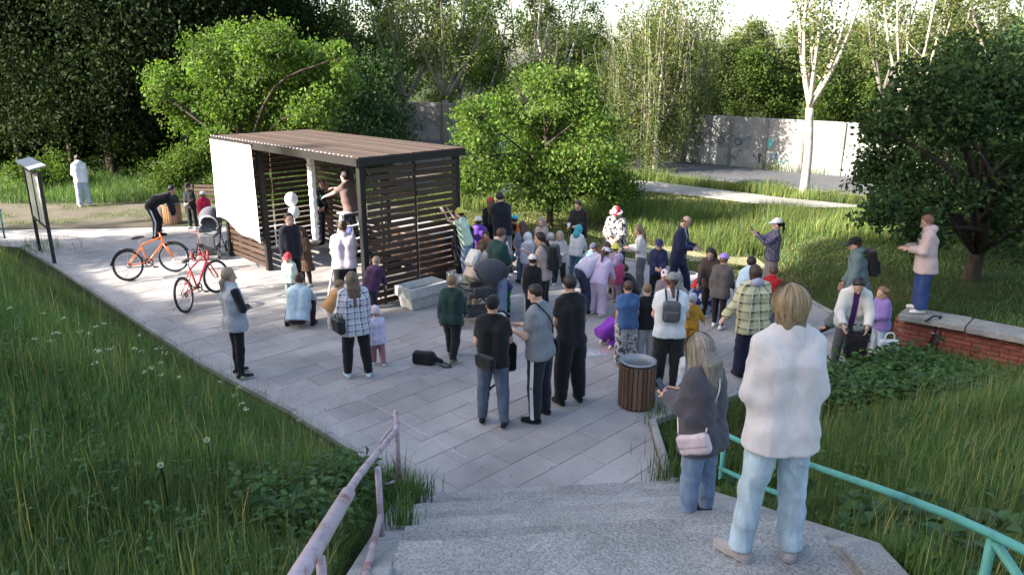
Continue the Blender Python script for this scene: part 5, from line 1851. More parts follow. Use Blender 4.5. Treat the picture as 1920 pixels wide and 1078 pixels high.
sb = empty('grey_bag', up(1283, 735), R(10)); tag(sb, 'crumpled grey and white bag standing in front of the woman with the pink handbag', 'bag')
sdf_part('bag_body', lambda P: smin(sd_ell(P, (.06, 0, .24), (.17, .13, .22)), sd_cone(P, (-.03, 0, .10), (-.05, 0, .40), .09, .05), .06) + wrinkle(P, 6, .016, (15, 17, 16)), (-.25, -.22, -.02), (.30, .22, .56), .016, cloth((.20, .21, .22)), sb)
sdf_part('white_flap', lambda P: sd_cone(P, (-.13, -.08, .05), (-.06, -.05, .50), .035, .06) + wrinkle(P, 9, .012, (25, 19, 22)), (-.25, -.2, -.02), (.1, .1, .62), .014, WHITE, sb)
sdf_part('round_pouch', lambda P: sd_ell(P, (-.06, -.13, .13), (.095, .085, .10)), (-.2, -.25, 0), (.08, 0, .26), .014, cloth((.06, .05, .05)), sb)

# scooter leaning on the brick wall
sc_ = empty('kick_scooter', (0, 0, 0)); p0 = up(1742, 655, .05) + Vector((-.655, -.755, 0)) * .22; p1 = up(1765, 592, .66) + Vector((-.655, -.755, 0)) * .06
tag(sc_, 'black folded kick scooter leaning against the brick wall', 'scooter')
sc_.location = p0
tp = p1 - p0
MB().tube([(0, 0, 0), tp], .022, 8).build('stem', RUB_B, sc_, True)
MB().tube([Vector((.07, -.05, .02)), tp * .72 + Vector((.06, -.05, -.02))], .026, 8).build('deck', RUB_B, sc_, True)
MB().tube([tp + Vector((-.27, -.06, -.06)), tp + Vector((-.12, -.02, .02)), tp + Vector((.02, 0, .0))], .016, 8).build('grip', RUB_B, sc_, True)
MB().tube([tp * .55 + Vector((-.03, -.03, 0)), tp * .58 + Vector((-.03, -.03, 0))], .03, 8).build('clamp', plain('alloy', (.45, .45, .46), .3, .8), sc_, True)
for c in ((.0, 0, .05), (.09, -.05, .06)):
    t = [(c[0] + .045 * math.cos(a), c[1], c[2] + .045 * math.sin(a)) for a in np.linspace(0, 2 * math.pi, 15)[:-1]]
    MB().tube(t, .016, 6, closed=True).build('wheel', RUB_B, sc_, True)

# balloons
for (bx, by, r_, lab) in ((546, 374, .14, 'upper round white balloon beside the screen'), (551, 398, .12, 'lower white balloon beside the screen')):
    c = up(bx, by, 1.75 if by < 380 else 1.5)
    c = Vector((-5.15, 16.35, 0)) * 1.0 if False else c
    bo = empty('balloon', c); tag(bo, lab, 'balloon', 'white balloons by the screen')
    sdf_part('skin', lambda P: smin(sd_ell(P, (0, 0, 0), (r_, r_, r_ * 1.12)), sd_cone(P, (0, 0, -r_), (0, 0, -r_ * 1.32), .03, .008), .05), (-r_ * 1.1,) * 2 + (-r_ * 1.5,), (r_ * 1.1,) * 2 + (r_ * 1.2,), .016, plain('balloon_white', (.78, .78, .76), .35, var=.02), bo)
    MB().tube([(0, 0, -r_ * 1.3), (.05, .0, -.7), (.02, 0, -1.0)], .004, 4).build('string', M_WHITE, bo)

# ------------------------------------------------------------------ chalk on the paving
M_CHALK = None
def chalk(name, c):
    if name in MATS: return MATS[name]
    m, nt, b = _new(name)
    ge = N(nt, 'ShaderNodeNewGeometry'); no = N(nt, 'ShaderNodeTexNoise', i_Scale=38.0, i_Detail=4.0, i_Roughness=.7)
    nt.links.new(ge.outputs['Position'], no.inputs['Vector'])
    b.inputs['Base Color'].default_value = col4(c); b.inputs['Roughness'].default_value = 1.0
    r = ramp(nt, no.outputs['Fac'], [(.36, (0, 0, 0)), (.60, (.6, .6, .6))])
    nt.links.new(r, b.inputs['Alpha'])
    MATS[name] = m
    return m
CW, CB, CP, CY = chalk('chalk_white', (.75, .75, .74)), chalk('chalk_blue', (.45, .62, .80)), chalk('chalk_pink', (.78, .45, .45)), chalk('chalk_yellow', (.75, .68, .40))
def ground_line(m, pts, w, z=.0045):
    vs = []; fs = []; n = len(pts)
    for i in range(n):
        t = (Vector(pts[min(i + 1, n - 1)][:2]) - Vector(pts[max(i - 1, 0)][:2])).normalized(); s_ = Vector((-t.y, t.x)) * w / 2
        p = Vector(pts[i][:2])
        vs += [(p.x - s_.x, p.y - s_.y, z), (p.x + s_.x, p.y + s_.y, z)]
    for i in range(n - 1): fs.append((i * 2, i * 2 + 1, i * 2 + 3, i * 2 + 2))
    m.add(vs, fs)
ck = empty('chalk_drawing', (0, 0, 0)); tag(ck, 'long white chalk line and faint chalk writing on the near paving', 'chalk drawing')
m = MB(); ground_line(m, [up(662, 742), up(700, 760), up(725, 772), up(770, 800), up(820, 827), up(858, 850), up(893, 868)], .022); m.build('line', CW, ck)
m = MB()
rr = random.Random(3)
for row, (xa, ya, xb, yb) in enumerate(((596, 770, 650, 752), (655, 752, 690, 742), (693, 740, 738, 727))):
    nl = 6
    for k in range(nl):
        x = xa + (xb - xa) * k / nl; y = ya + (yb - ya) * k / nl
        p = [up(x + rr.uniform(-1, 6), y + rr.uniform(-7, 4)) for _ in range(4)]
        ground_line(m, p, .016)
m.build('writing', CW, ck)
cd = empty('chalk_drawing', (0, 0, 0)); tag(cd, 'blue and pink chalk picture on the paving beside the crouching purple child', 'chalk drawing')
def patch(px, py, rx, ry, mt, name, root, z=.0045):
    c = up(px, py); m = MB()
    pts = [(c.x + rx * math.cos(t) * (1 + .18 * math.sin(3 * t + px)), c.y + ry * math.sin(t) * (1 + .15 * math.cos(2 * t + py)), z) for t in np.linspace(0, 2 * math.pi, 17)[:-1]]
    m.add(pts, [tuple(range(len(pts)))]).build(name, mt, root)
patch(1118, 660, .26, .20, CB, 'blue_patch', cd); patch(1140, 657, .24, .16, CP, 'pink_patch', cd, .006); patch(1105, 664, .2, .12, CW, 'white_patch', cd, .007)
ce = empty('chalk_drawing', (0, 0, 0)); tag(ce, 'pale chalk scribbles on the paving around the playing children', 'chalk drawing')
for k, (x, y) in enumerate(((1020, 545), (960, 590), (1010, 620), (1240, 640), (1320, 650), (640, 655), (470, 640), (560, 690), (830, 640))):
    m = MB(); c = up(x, y); r1 = rr.uniform(.12, .3)
    ground_line(m, [(c.x + r1 * math.cos(t) * (1 + .2 * math.sin(2 * t)), c.y + r1 * .8 * math.sin(t)) for t in np.linspace(0, 5.6, 18)], .02)
    m.build('scribble', (CW, CB, CW, CP, CY)[k % 5], ce)
# ================================================================== VEGETATION
def bark(name, c, c2, scale=(14, 14, 3)):
    if name in MATS: return MATS[name]
    m, nt, b = _new(name)
    tc = N(nt, 'ShaderNodeTexCoord'); mp = N(nt, 'ShaderNodeMapping'); mp.inputs['Scale'].default_value = scale
    no = N(nt, 'ShaderNodeTexNoise', i_Scale=1.0, i_Detail=6.0, i_Roughness=.65)
    nt.links.new(tc.outputs['Object'], mp.inputs[0]); nt.links.new(mp.outputs[0], no.inputs['Vector'])
    nt.links.new(ramp(nt, no.outputs['Fac'], [(.35, c2), (.6, c)]), b.inputs['Base Color'])
    b.inputs['Roughness'].default_value = .9; b.inputs['Specular IOR Level'].default_value = .15
    bp = N(nt, 'ShaderNodeBump', i_Strength=.7, i_Distance=.03)
    nt.links.new(no.outputs['Fac'], bp.inputs['Height']); nt.links.new(bp.outputs[0], b.inputs['Normal'])
    MATS[name] = m
    return m
BARK_D = bark('dark_bark', (.07, .055, .045), (.03, .025, .02))
BARK_P = bark('pale_bark', (.50, .45, .38), (.24, .21, .17), (9, 9, 5))
BARK_G = bark('grey_bark', (.20, .18, .15), (.10, .09, .075))
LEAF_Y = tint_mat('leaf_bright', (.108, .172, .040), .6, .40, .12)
LEAF_F = tint_mat('leaf_forest_shaded', (.025, .038, .016), .8, .15, .05)  # wood leaves darkened in colour to stand in for canopy shade
LEAF_U = tint_mat('leaf_undergrowth_shaded', (.026, .044, .014), .8, .2, .05)  # undergrowth leaves, also darkened to suggest shade below the trees
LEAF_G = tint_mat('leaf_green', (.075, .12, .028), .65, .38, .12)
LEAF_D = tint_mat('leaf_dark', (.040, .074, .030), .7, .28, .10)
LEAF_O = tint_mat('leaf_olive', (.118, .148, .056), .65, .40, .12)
GRASS_M = tint_mat('grass_blade', (.100, .165, .058), .6, .32, .15)
GRASS_L = tint_mat('grass_meadow_sunlit', (.125, .170, .055), .6, .38, .15)  # meadow copy of the blade colour, brightened to look sunlit
GRASS_Y = tint_mat('grass_dry_sunlit', (.25, .25, .11), .6, .38, .15)  # dry blade tone, made paler so the lawn looks sunlit
WEED_M = tint_mat('weed_leaf', (.055, .115, .030), .5, .30)

def leaves_mesh(name, C, size, mat, rg, droop=.35, aspect=.6, tint=(.55, 1.35), clump_t=None, dirs=None):
    n = len(C)
    size = size * rg.uniform(.65, 1.35, n)
    d = rg.normal(size=(n, 3)); d[:, 2] -= droop
    if dirs is not None: d = d * .5 + dirs
    d /= np.linalg.norm(d, axis=1)[:, None]
    r = rg.normal(size=(n, 3)); r[:, 2] *= .5
    s_ = np.cross(d, r); s_ /= np.linalg.norm(s_, axis=1)[:, None] + 1e-9
    nn = np.cross(d, s_)
    L = size[:, None]; W = L * aspect * .5
    fold = nn * (L * .10)
    V = np.stack([C, C + d * L * .45 - s_ * W + fold, C + d * L, C + d * L * .45 + s_ * W + fold], 1).reshape(-1, 3)
    F = np.arange(n * 4).reshape(n, 4)
    t = rg.uniform(tint[0], tint[1], n)
    if clump_t is not None: t = t * clump_t
    col = np.stack([t * rg.uniform(.85, 1.25, n), t, t * rg.uniform(.7, 1.2, n)], 1)
    return np_mesh(name, V, F, mat, smooth_shade=False, colors=np.repeat(col, 4, 0))

def broad_leaves(name, C, size, mat, rg, dirs, aspect=.55, tint=(.6, 1.35)):
    """leaves with a midrib fold and a curved outline"""
    n = len(C)
    size = size * rg.uniform(.55, 1.35, n)
    d = rg.normal(size=(n, 3)) * .35 + dirs
    d /= np.linalg.norm(d, axis=1)[:, None]
    s_ = np.cross(d, np.array((0, 0, 1.)) + rg.normal(size=(n, 3)) * .35); s_ /= np.linalg.norm(s_, axis=1)[:, None] + 1e-9
    nn = np.cross(s_, d)
    L = size[:, None]; W = L * aspect * .5
    P = lambda t, w, h: C + d * L * t + s_ * W * w + nn * L * h
    V = np.stack([P(0, 0, 0), P(.22, -.80, .10), P(.58, -.90, .06), P(1, 0, -.22), P(.58, .90, .06), P(.22, .80, .10), P(.25, 0, .02), P(.62, 0, -.04)], 1).reshape(-1, 3)
    i = np.arange(n)[:, None] * 8
    T = np.concatenate([i + np.array([[0, 6, 1]]), i + np.array([[7, 3, 2]]), i + np.array([[0, 5, 6]]), i + np.array([[7, 4, 3]])])
    Q = np.concatenate([i + np.array([[6, 7, 2, 1]]), i + np.array([[6, 5, 4, 7]])])
    t = rg.uniform(tint[0], tint[1], n)
    col = np.stack([t * rg.uniform(.85, 1.25, n), t, t * rg.uniform(.7, 1.2, n)], 1)
    return np_mesh(name, V, [T, Q], mat, smooth_shade=True, colors=np.repeat(col, 8, 0))

def bent(a, b, rg, sag=.08, n=4):
    a = np.asarray(a, float); b = np.asarray(b, float)
    L = np.linalg.norm(b - a)
    mid = (a + b) / 2 + rg.normal(size=3) * L * .07 + np.array((0, 0, -sag * L))
    return [tuple(p) for p in catmull([a, mid, b], n // 2 + 1)]

def crown_tree(name, label, base, lobes, leaf, leaf_size, nleaf, trunk_r, trunk_top, bk, seed, group=None, sub=7, sub_r=.42, limbs=True, spread=.5, droop=.35, trunk_pts=None, cat='tree', tint=(.55, 1.35)):
    """lobes: (x, y, z, r) in metres relative to the base"""
    rg = np.random.default_rng(seed)
    o = empty(name, base); tag(o, label, cat, group)
    m = MB()
    tp = trunk_pts or [(0, 0, -.15), (rg.normal(0, .04), rg.normal(0, .04), trunk_top * .5), (rg.normal(0, .08), rg.normal(0, .08), trunk_top)]
    tps = catmull(tp, 5)
    rs = list(np.linspace(trunk_r, trunk_r * .55, len(tps))); rs[0] *= 1.35
    m.tube(tps, rs, 9)
    C = []; ct = []
    tot = sum(l[3] ** 2 for l in lobes)
    tt = np.array(tps)
    for (x, y, z, r) in lobes:
        c0 = np.array((x, y, z))
        if limbs:
            k = int(np.clip(np.argmin(np.abs(tt[:, 2] - (z - .8 * np.hypot(x, y)))), len(tt) // 3, len(tt) - 1))
            lb = bent(tps[k], c0, rg, -.06, 6)
            m.tube(lb, list(np.linspace(trunk_r * .42, trunk_r * .14, len(lb))), 6)
        nl = int(nleaf * r * r / tot)
        for s_ in range(sub):
            v = rg.normal(size=3); v /= np.linalg.norm(v)
            c = c0 + v * r * rg.uniform(.35, .85) * np.array((1, 1, .9))
            if limbs:
                tw = bent(c0, c, rg, .02, 4)
                m.tube(tw, list(np.linspace(trunk_r * .12, trunk_r * .04, len(tw))), 4, caps=False)
            q = rg.normal(size=(nl // sub, 3)) * r * sub_r * np.array((1, 1, .75))
            C.append(c + q); ct.append(np.full(nl // sub, rg.uniform(.78, 1.2)))
    mesh_obj('trunk', m.mesh('trunk', bk, True), o)
    C = np.concatenate(C); ct = np.concatenate(ct)
    C[:, 2] = np.maximum(C[:, 2], .05)
    mesh_obj('crown', leaves_mesh('crown', C, leaf_size, leaf, rg, droop, clump_t=ct, tint=tint), o)
    return o

def px_lobes(base, depth, lst, rg, ydev=.6):
    """outline lobes measured in the photograph, given their own depth"""
    out = []
    for px, py, r in lst:
        a = (px - 960) / FPX; b = (539 - py) / FPX
        rad = r / FPX * depth * 1.02
        Y = depth + rg.uniform(-ydev, ydev) * 1.6
        c = math.cos(PITCH) + b * math.sin(PITCH)
        t = Y / c
        out.append((a * t - base[0], Y - base[1], CAM_H + t * (-math.sin(PITCH) + b * math.cos(PITCH)) - base[2], rad))
    return out
rg0 = np.random.default_rng(11)
def tree_px(name, label, base, depth, lst, *a, ydev=1.2, **k):
    return crown_tree(name, label, base, px_lobes(base, depth, lst, rg0, ydev), *a, **k)

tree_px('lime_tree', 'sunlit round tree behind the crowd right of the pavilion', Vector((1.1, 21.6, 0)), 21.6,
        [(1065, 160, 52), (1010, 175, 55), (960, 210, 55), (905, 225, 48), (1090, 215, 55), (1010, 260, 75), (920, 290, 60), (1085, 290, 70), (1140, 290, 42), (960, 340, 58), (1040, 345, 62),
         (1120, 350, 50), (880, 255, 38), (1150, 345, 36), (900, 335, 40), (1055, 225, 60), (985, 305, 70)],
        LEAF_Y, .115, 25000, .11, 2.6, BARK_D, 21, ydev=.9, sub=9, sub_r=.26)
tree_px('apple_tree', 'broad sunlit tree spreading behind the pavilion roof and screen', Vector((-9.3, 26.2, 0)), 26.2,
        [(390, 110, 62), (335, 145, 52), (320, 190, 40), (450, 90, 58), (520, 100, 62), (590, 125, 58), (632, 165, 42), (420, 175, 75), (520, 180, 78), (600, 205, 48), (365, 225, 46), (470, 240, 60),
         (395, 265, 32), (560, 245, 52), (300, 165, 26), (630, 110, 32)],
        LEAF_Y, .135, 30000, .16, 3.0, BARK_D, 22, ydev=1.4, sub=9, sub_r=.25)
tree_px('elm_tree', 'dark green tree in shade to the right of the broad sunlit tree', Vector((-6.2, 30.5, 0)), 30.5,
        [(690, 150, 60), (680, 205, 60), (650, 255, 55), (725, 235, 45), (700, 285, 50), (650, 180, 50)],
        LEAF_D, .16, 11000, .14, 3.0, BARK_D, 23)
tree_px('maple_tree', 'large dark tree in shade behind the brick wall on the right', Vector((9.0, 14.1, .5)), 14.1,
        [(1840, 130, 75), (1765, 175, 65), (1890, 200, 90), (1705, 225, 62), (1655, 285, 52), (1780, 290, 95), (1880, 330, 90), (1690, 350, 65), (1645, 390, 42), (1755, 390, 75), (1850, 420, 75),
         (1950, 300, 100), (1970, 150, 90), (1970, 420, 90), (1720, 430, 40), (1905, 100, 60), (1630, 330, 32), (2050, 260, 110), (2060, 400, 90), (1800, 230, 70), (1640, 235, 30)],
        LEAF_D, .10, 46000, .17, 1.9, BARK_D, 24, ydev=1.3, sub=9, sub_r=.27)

# --- bushes
def bush(base, w, h, n, leaf, size, label, seed, group='bushes at the wood edge'):
    rg = np.random.default_rng(seed)
    lobes = [(rg.uniform(-w, w) * .6, rg.uniform(-w, w) * .45, h * rg.uniform(.3, .75), h * rg.uniform(.28, .42)) for _ in range(8)]
    return crown_tree('bush', label, base, lobes, leaf, size, n, .035, h * .4, BARK_G, seed, group, sub=5, cat='bush')
def gpt(x, y): return Vector((x, y, float(ground_z(x, y))))
bush(gpt(-12.6, 27.5), 1.3, 1.9, 5200, LEAF_G, .11, 'half-lit green bush left of the broad tree at the wood edge', 31)
bush(gpt(-17.8, 28.5), 1.5, 1.5, 4200, LEAF_G, .11, 'low green bush at the wood edge behind the woman in the white jacket', 32)
bush(gpt(-9.6, 26.6), 1.2, 1.2, 3600, LEAF_G, .10, 'low bush behind the park bench', 33)
bush(gpt(3.3, 24.6), 1.2, 1.05, 5200, LEAF_G, .10, 'leafy low bush right of the round sunlit tree', 34, 'bushes on the far lawn')
bush(gpt(11.7, 18.6), 1.5, 1.5, 4200, LEAF_D, .10, 'dark bush under the large tree on the right', 36, 'bushes on the far lawn')
bush(gpt(17.0, 27.0), 1.8, 2.4, 5200, LEAF_D, .12, 'dark bush in front of the wall behind the large tree', 38)

# --- shared patterns for the woods
def forest_tree_meshes(seed, H, leaf, bk, nleaf=9000, r0=.20, low=.25, wid=.20, size=.22, sub_r=.42, lobes_n=20):
    rg = np.random.default_rng(seed)
    m = MB()
    pts = [(0, 0, -.3)] + [(rg.normal(0, .12) * t, rg.normal(0, .12) * t, H * t) for t in (.3, .6, .9)]
    tps = catmull(pts, 5); m.tube(tps, list(np.linspace(r0, r0 * .2, len(tps))), 8)
    C = []; ct = []
    tt = np.array(tps)
    for i in range(lobes_n):
        f = low + (1 - low) * (i + rg.uniform(0, 1)) / lobes_n
        w = H * wid * (1.15 - f * .75) * rg.uniform(.55, 1.0)
        a = rg.uniform(0, 2 * math.pi)
        c = np.array((w * math.cos(a), w * math.sin(a), H * f))
        k = int(np.argmin(np.abs(tt[:, 2] - (c[2] - .5 * w))))
        lb = bent(tps[k], c, rg, -.05, 4)
        m.tube(lb, list(np.linspace(r0 * .3, r0 * .07, len(lb))), 5, caps=False)
        for _ in range(4):
            q = c + rg.normal(size=3) * w * .4
            tw = bent(c, q, rg, .02, 2)
            m.tube(tw, list(np.linspace(r0 * .06, r0 * .02, len(tw))), 4, caps=False)
            nn = nleaf // (lobes_n * 4)
            C.append(q + rg.normal(size=(nn, 3)) * H * .055 * np.array((1, 1, .8))); ct.append(np.full(nn, rg.uniform(.75, 1.2)))
    return m.mesh('trunk', bk, True), leaves_mesh('crown', np.concatenate(C), size, leaf, rg, .4, clump_t=np.concatenate(ct))

def stem_tree_meshes(seed, H, leaf, bk, stems=5, nleaf=3200, size=.13, base_h=2.4, r0=.17, weep=0.0, spread=.24):
    """open crown: ascending stems with thin twigs and sparse leaves"""
    rg = np.random.default_rng(seed)
    m = MB()
    tps = catmull([(0, 0, -.3), (rg.normal(0, .05), 0, base_h * .5), (rg.normal(0, .1), rg.normal(0, .1), base_h)], 5)
    rs = list(np.linspace(r0, r0 * .8, len(tps))); rs[0] *= 1.3
    m.tube(tps, rs, 9)
    C = []; dirs = []
    for s_ in range(stems):
        a = 2 * math.pi * s_ / stems + rg.uniform(-.4, .4)
        sp = spread * rg.uniform(.4, 1.2)
        top = np.array((math.cos(a) * sp * H, math.sin(a) * sp * H, H * rg.uniform(.75, 1.0)))
        st = catmull([tps[-1], np.array(tps[-1]) + (top - np.array(tps[-1])) * .35 + np.array((math.cos(a), math.sin(a), 0)) * .35, top], 6)
        m.tube(st, list(np.linspace(r0 * .55, r0 * .08, len(st))), 6)
        for b in range(9):
            k = rg.integers(3, len(st)); p = np.array(st[k])
            d = rg.normal(size=3); d[2] = abs(d[2]) * .9 + .3; d /= np.linalg.norm(d)
            L = rg.uniform(.5, 1.6) * H / 9
            q = p + d * L
            tw = bent(p, q, rg, .0, 4)
            m.tube(tw, list(np.linspace(r0 * .13, r0 * .035, len(tw))), 4, caps=False)
            nn = nleaf // (stems * 9)
            t = rg.uniform(.2, 1.15, nn)[:, None]
            pts = p + (q - p) * t + rg.normal(size=(nn, 3)) * .16 * L
            if weep > 0:
                h = rg.uniform(0, 1, nn) ** 1.3 * weep
                pts[:, 2] -= h; pts[:, :2] += rg.normal(size=(nn, 2)) * .05
                for _ in range(3):
                    e = q + rg.normal(size=3) * .12
                    m.tube([tuple(q), tuple(e + (0, 0, -weep * .5)), tuple(e + (0, 0, -weep * rg.uniform(.7, 1)))], [r0 * .03, r0 * .02, r0 * .012], 4, caps=False)
            C.append(pts)
    C = np.concatenate(C); C[:, 2] = np.maximum(C[:, 2], .1)
    return m.mesh('trunk', bk, True), leaves_mesh('crown', C, size, leaf, rg, .9 if weep else .35, aspect=.38 if weep else .6)

def plant_tree(name, label, me, x, y, rz=0.0, sc=1.0, group=None):
    o = empty(name, gpt(x, y), rz); o.scale = (sc,) * 3
    tag(o, label, 'tree', group)
    mesh_obj('trunk', me[0], o); mesh_obj('crown', me[1], o)
    return o
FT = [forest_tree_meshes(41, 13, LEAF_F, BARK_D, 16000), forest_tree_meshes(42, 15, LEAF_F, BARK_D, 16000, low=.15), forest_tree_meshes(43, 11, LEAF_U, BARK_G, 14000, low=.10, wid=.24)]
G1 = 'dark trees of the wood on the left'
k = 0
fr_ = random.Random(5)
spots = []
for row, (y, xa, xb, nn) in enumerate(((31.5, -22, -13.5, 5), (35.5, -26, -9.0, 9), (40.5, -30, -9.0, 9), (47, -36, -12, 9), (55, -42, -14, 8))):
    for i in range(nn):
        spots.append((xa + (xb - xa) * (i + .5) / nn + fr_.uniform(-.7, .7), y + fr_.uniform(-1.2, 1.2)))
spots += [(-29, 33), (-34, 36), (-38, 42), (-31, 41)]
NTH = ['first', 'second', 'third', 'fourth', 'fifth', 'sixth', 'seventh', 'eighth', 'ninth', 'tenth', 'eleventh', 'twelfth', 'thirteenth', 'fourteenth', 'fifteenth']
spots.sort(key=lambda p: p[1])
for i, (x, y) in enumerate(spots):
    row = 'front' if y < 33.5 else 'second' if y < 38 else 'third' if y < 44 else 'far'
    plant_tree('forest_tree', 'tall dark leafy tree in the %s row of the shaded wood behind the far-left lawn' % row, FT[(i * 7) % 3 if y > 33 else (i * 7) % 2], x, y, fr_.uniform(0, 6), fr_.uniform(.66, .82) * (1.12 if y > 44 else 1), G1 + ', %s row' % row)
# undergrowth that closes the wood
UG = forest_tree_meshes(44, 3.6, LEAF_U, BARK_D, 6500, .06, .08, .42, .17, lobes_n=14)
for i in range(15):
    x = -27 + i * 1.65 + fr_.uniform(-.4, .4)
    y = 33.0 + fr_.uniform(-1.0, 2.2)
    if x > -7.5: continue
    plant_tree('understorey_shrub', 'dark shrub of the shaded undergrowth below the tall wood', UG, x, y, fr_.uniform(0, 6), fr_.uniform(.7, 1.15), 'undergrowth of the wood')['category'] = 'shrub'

# open-crowned trees behind the pavilion and the road
SP = [stem_tree_meshes(51, 12, LEAF_O, BARK_G, 5, 5200, .15, 3.0, .17), stem_tree_meshes(52, 13, LEAF_O, BARK_P, 6, 5200, .15, 2.2, .18, spread=.2), stem_tree_meshes(53, 10, LEAF_G, BARK_G, 5, 6500, .15, 2.0, .14)]
def at_px(px, Y): 
    c = Y * math.cos(PITCH) + CAM_H * math.sin(PITCH)
    return (px - 960) / FPX * c
row = [(767, 36.5, 0, .95, 'slim dark trunk tree standing right behind the pavilion roof'), (838, 35.5, 0, 1.0, 'second slim dark tree behind the far corner of the pavilion roof'),
       (905, 42, 2, 1.1, 'leafy open tree between the pavilion and the round sunlit tree'), (985, 45, 1, 1.0, 'pale multi-stemmed tree rising behind the round sunlit tree'),
       (1035, 47, 1, 1.1, 'taller pale multi-stemmed tree behind the round sunlit tree'), (1120, 44, 2, .72, 'leafy tree behind the right side of the round sunlit tree'),
       (690, 43, 2, 1.2, 'leafy open tree behind the dark green tree'), (740, 52, 2, 1.3, 'far leafy tree behind the slim trunks'), (860, 54, 2, 1.3, 'far leafy tree left of the pale stems'),
       (1690, 36, 1, .95, 'pale open-crowned tree behind the large dark tree'), (1640, 40, 0, 1.0, 'grey open-crowned tree behind the wall, left of the pale one'), (1860, 33, 0, 1.1, 'grey open-crowned tree above the large dark tree'),
       (1760, 42, 1, 1.15, 'pale open tree rising behind the right end of the wall')]
for px, Y, kd, sc, lab in row:
    plant_tree('open_tree', lab, SP[kd], at_px(px, Y), Y, fr_.uniform(0, 6), sc, 'open trees along the road')
# white-trunked tree at the road
WT = stem_tree_meshes(61, 11, LEAF_O, BARK_P, 6, 4200, .13, 3.1, .17, spread=.17)
plant_tree('white_trunk_tree', 'tree with a bare whitewashed trunk between the path and the road', WT, 10.65, 27.1, 1.0)
# weeping trees around the lane
WP = [stem_tree_meshes(71, 7.6, LEAF_O, BARK_P, 8, 13000, .16, 1.6, .14, 2.6, .22), stem_tree_meshes(72, 8.2, LEAF_O, BARK_G, 8, 13000, .16, 1.6, .14, 3.0, .2)]
for px, Y, kd, sc, lab in ((1228, 33.0, 0, 1.05, 'weeping tree hanging over the path left of the graffiti wall'), (1165, 34.5, 1, .80, 'taller weeping tree just left of the first one'), (1275, 37.0, 1, 1.0, 'weeping tree at the left end of the graffiti wall')):
    plant_tree('weeping_tree', lab, WP[kd], at_px(px, Y), Y, fr_.uniform(0, 6), sc, 'weeping trees by the lane')
# leafy belt behind the wall
BT = [forest_tree_meshes(81, 7.0, LEAF_O, BARK_P, 12000, .11, .12, .30, .19, lobes_n=18), forest_tree_meshes(82, 6.4, LEAF_G, BARK_G, 12000, .11, .10, .32, .19, lobes_n=18)]
for i in range(22):
    px = 1080 + i * 44 + fr_.uniform(-12, 12); Y = 47 - (px - 1300) * .010 + fr_.uniform(-3, 5) + (5 if px < 1300 else 0)
    near = 'left' if px < 1300 else 'middle' if px < 1620 else 'right'
    plant_tree('birch_tree', 'sunlit leafy tree in the belt behind the %s part of the concrete wall' % near, BT[i % 2], at_px(px, Y), Y, fr_.uniform(0, 6), fr_.uniform(.72, 1.0), 'leafy belt behind the wall, %s' % near)
for i in range(16):
    px = 640 + i * 95; Y = 70 + fr_.uniform(-5, 8)
    plant_tree('far_tree', 'distant tree closing the view behind the leafy belt', BT[i % 2], at_px(px, Y), Y, fr_.uniform(0, 6), fr_.uniform(.95, 1.2), 'distant trees')
# tree off to the left that shades the corner of the paving
plant_tree('birch_tree', 'leafy tree standing just behind the right side of the round sunlit tree', BT[1], 2.4, 27.0, 1.4, .66)
plant_tree('birch_tree', 'small leafy tree left of the notice board shading the paving', BT[1], -18.0, 15.8, .4, .80)
plant_tree('open_tree', 'open tree on the left bank beyond the picture edge', SP[2], -20.0, 8.7, .4, .95)
plant_tree('open_tree', 'small open tree beyond the left end of the paving', SP[2], -24.5, 16.8, 2.0, .7)

# ------------------------------------------------------------------ grass
def frustum(x, y, margin=1.5):
    z = ground_z(x, y)
    c = y * math.cos(PITCH) - (z - CAM_H) * math.sin(PITCH)
    px = x / np.maximum(c, .2)
    return (np.abs(px) * c < .70 * c + margin) & (c > 1.0)

def sample(n, x0, x1, y0, y1, fn, rg, power=1.0):
    """random points in the region, denser where it is near the eye"""
    out = []
    got = 0
    while got < n:
        x = rg.uniform(x0, x1, 400000); y = rg.uniform(y0, y1, 400000)
        d = np.hypot(x, y)
        keep = fn(x, y) & frustum(x, y) & (rg.uniform(0, 1, len(x)) < np.clip((3.0 / d), 0, 1) ** power)
        p = np.stack([x[keep], y[keep]], 1)
        if len(p) == 0: break
        out.append(p); got += len(p)
    return np.concatenate(out)[:n]

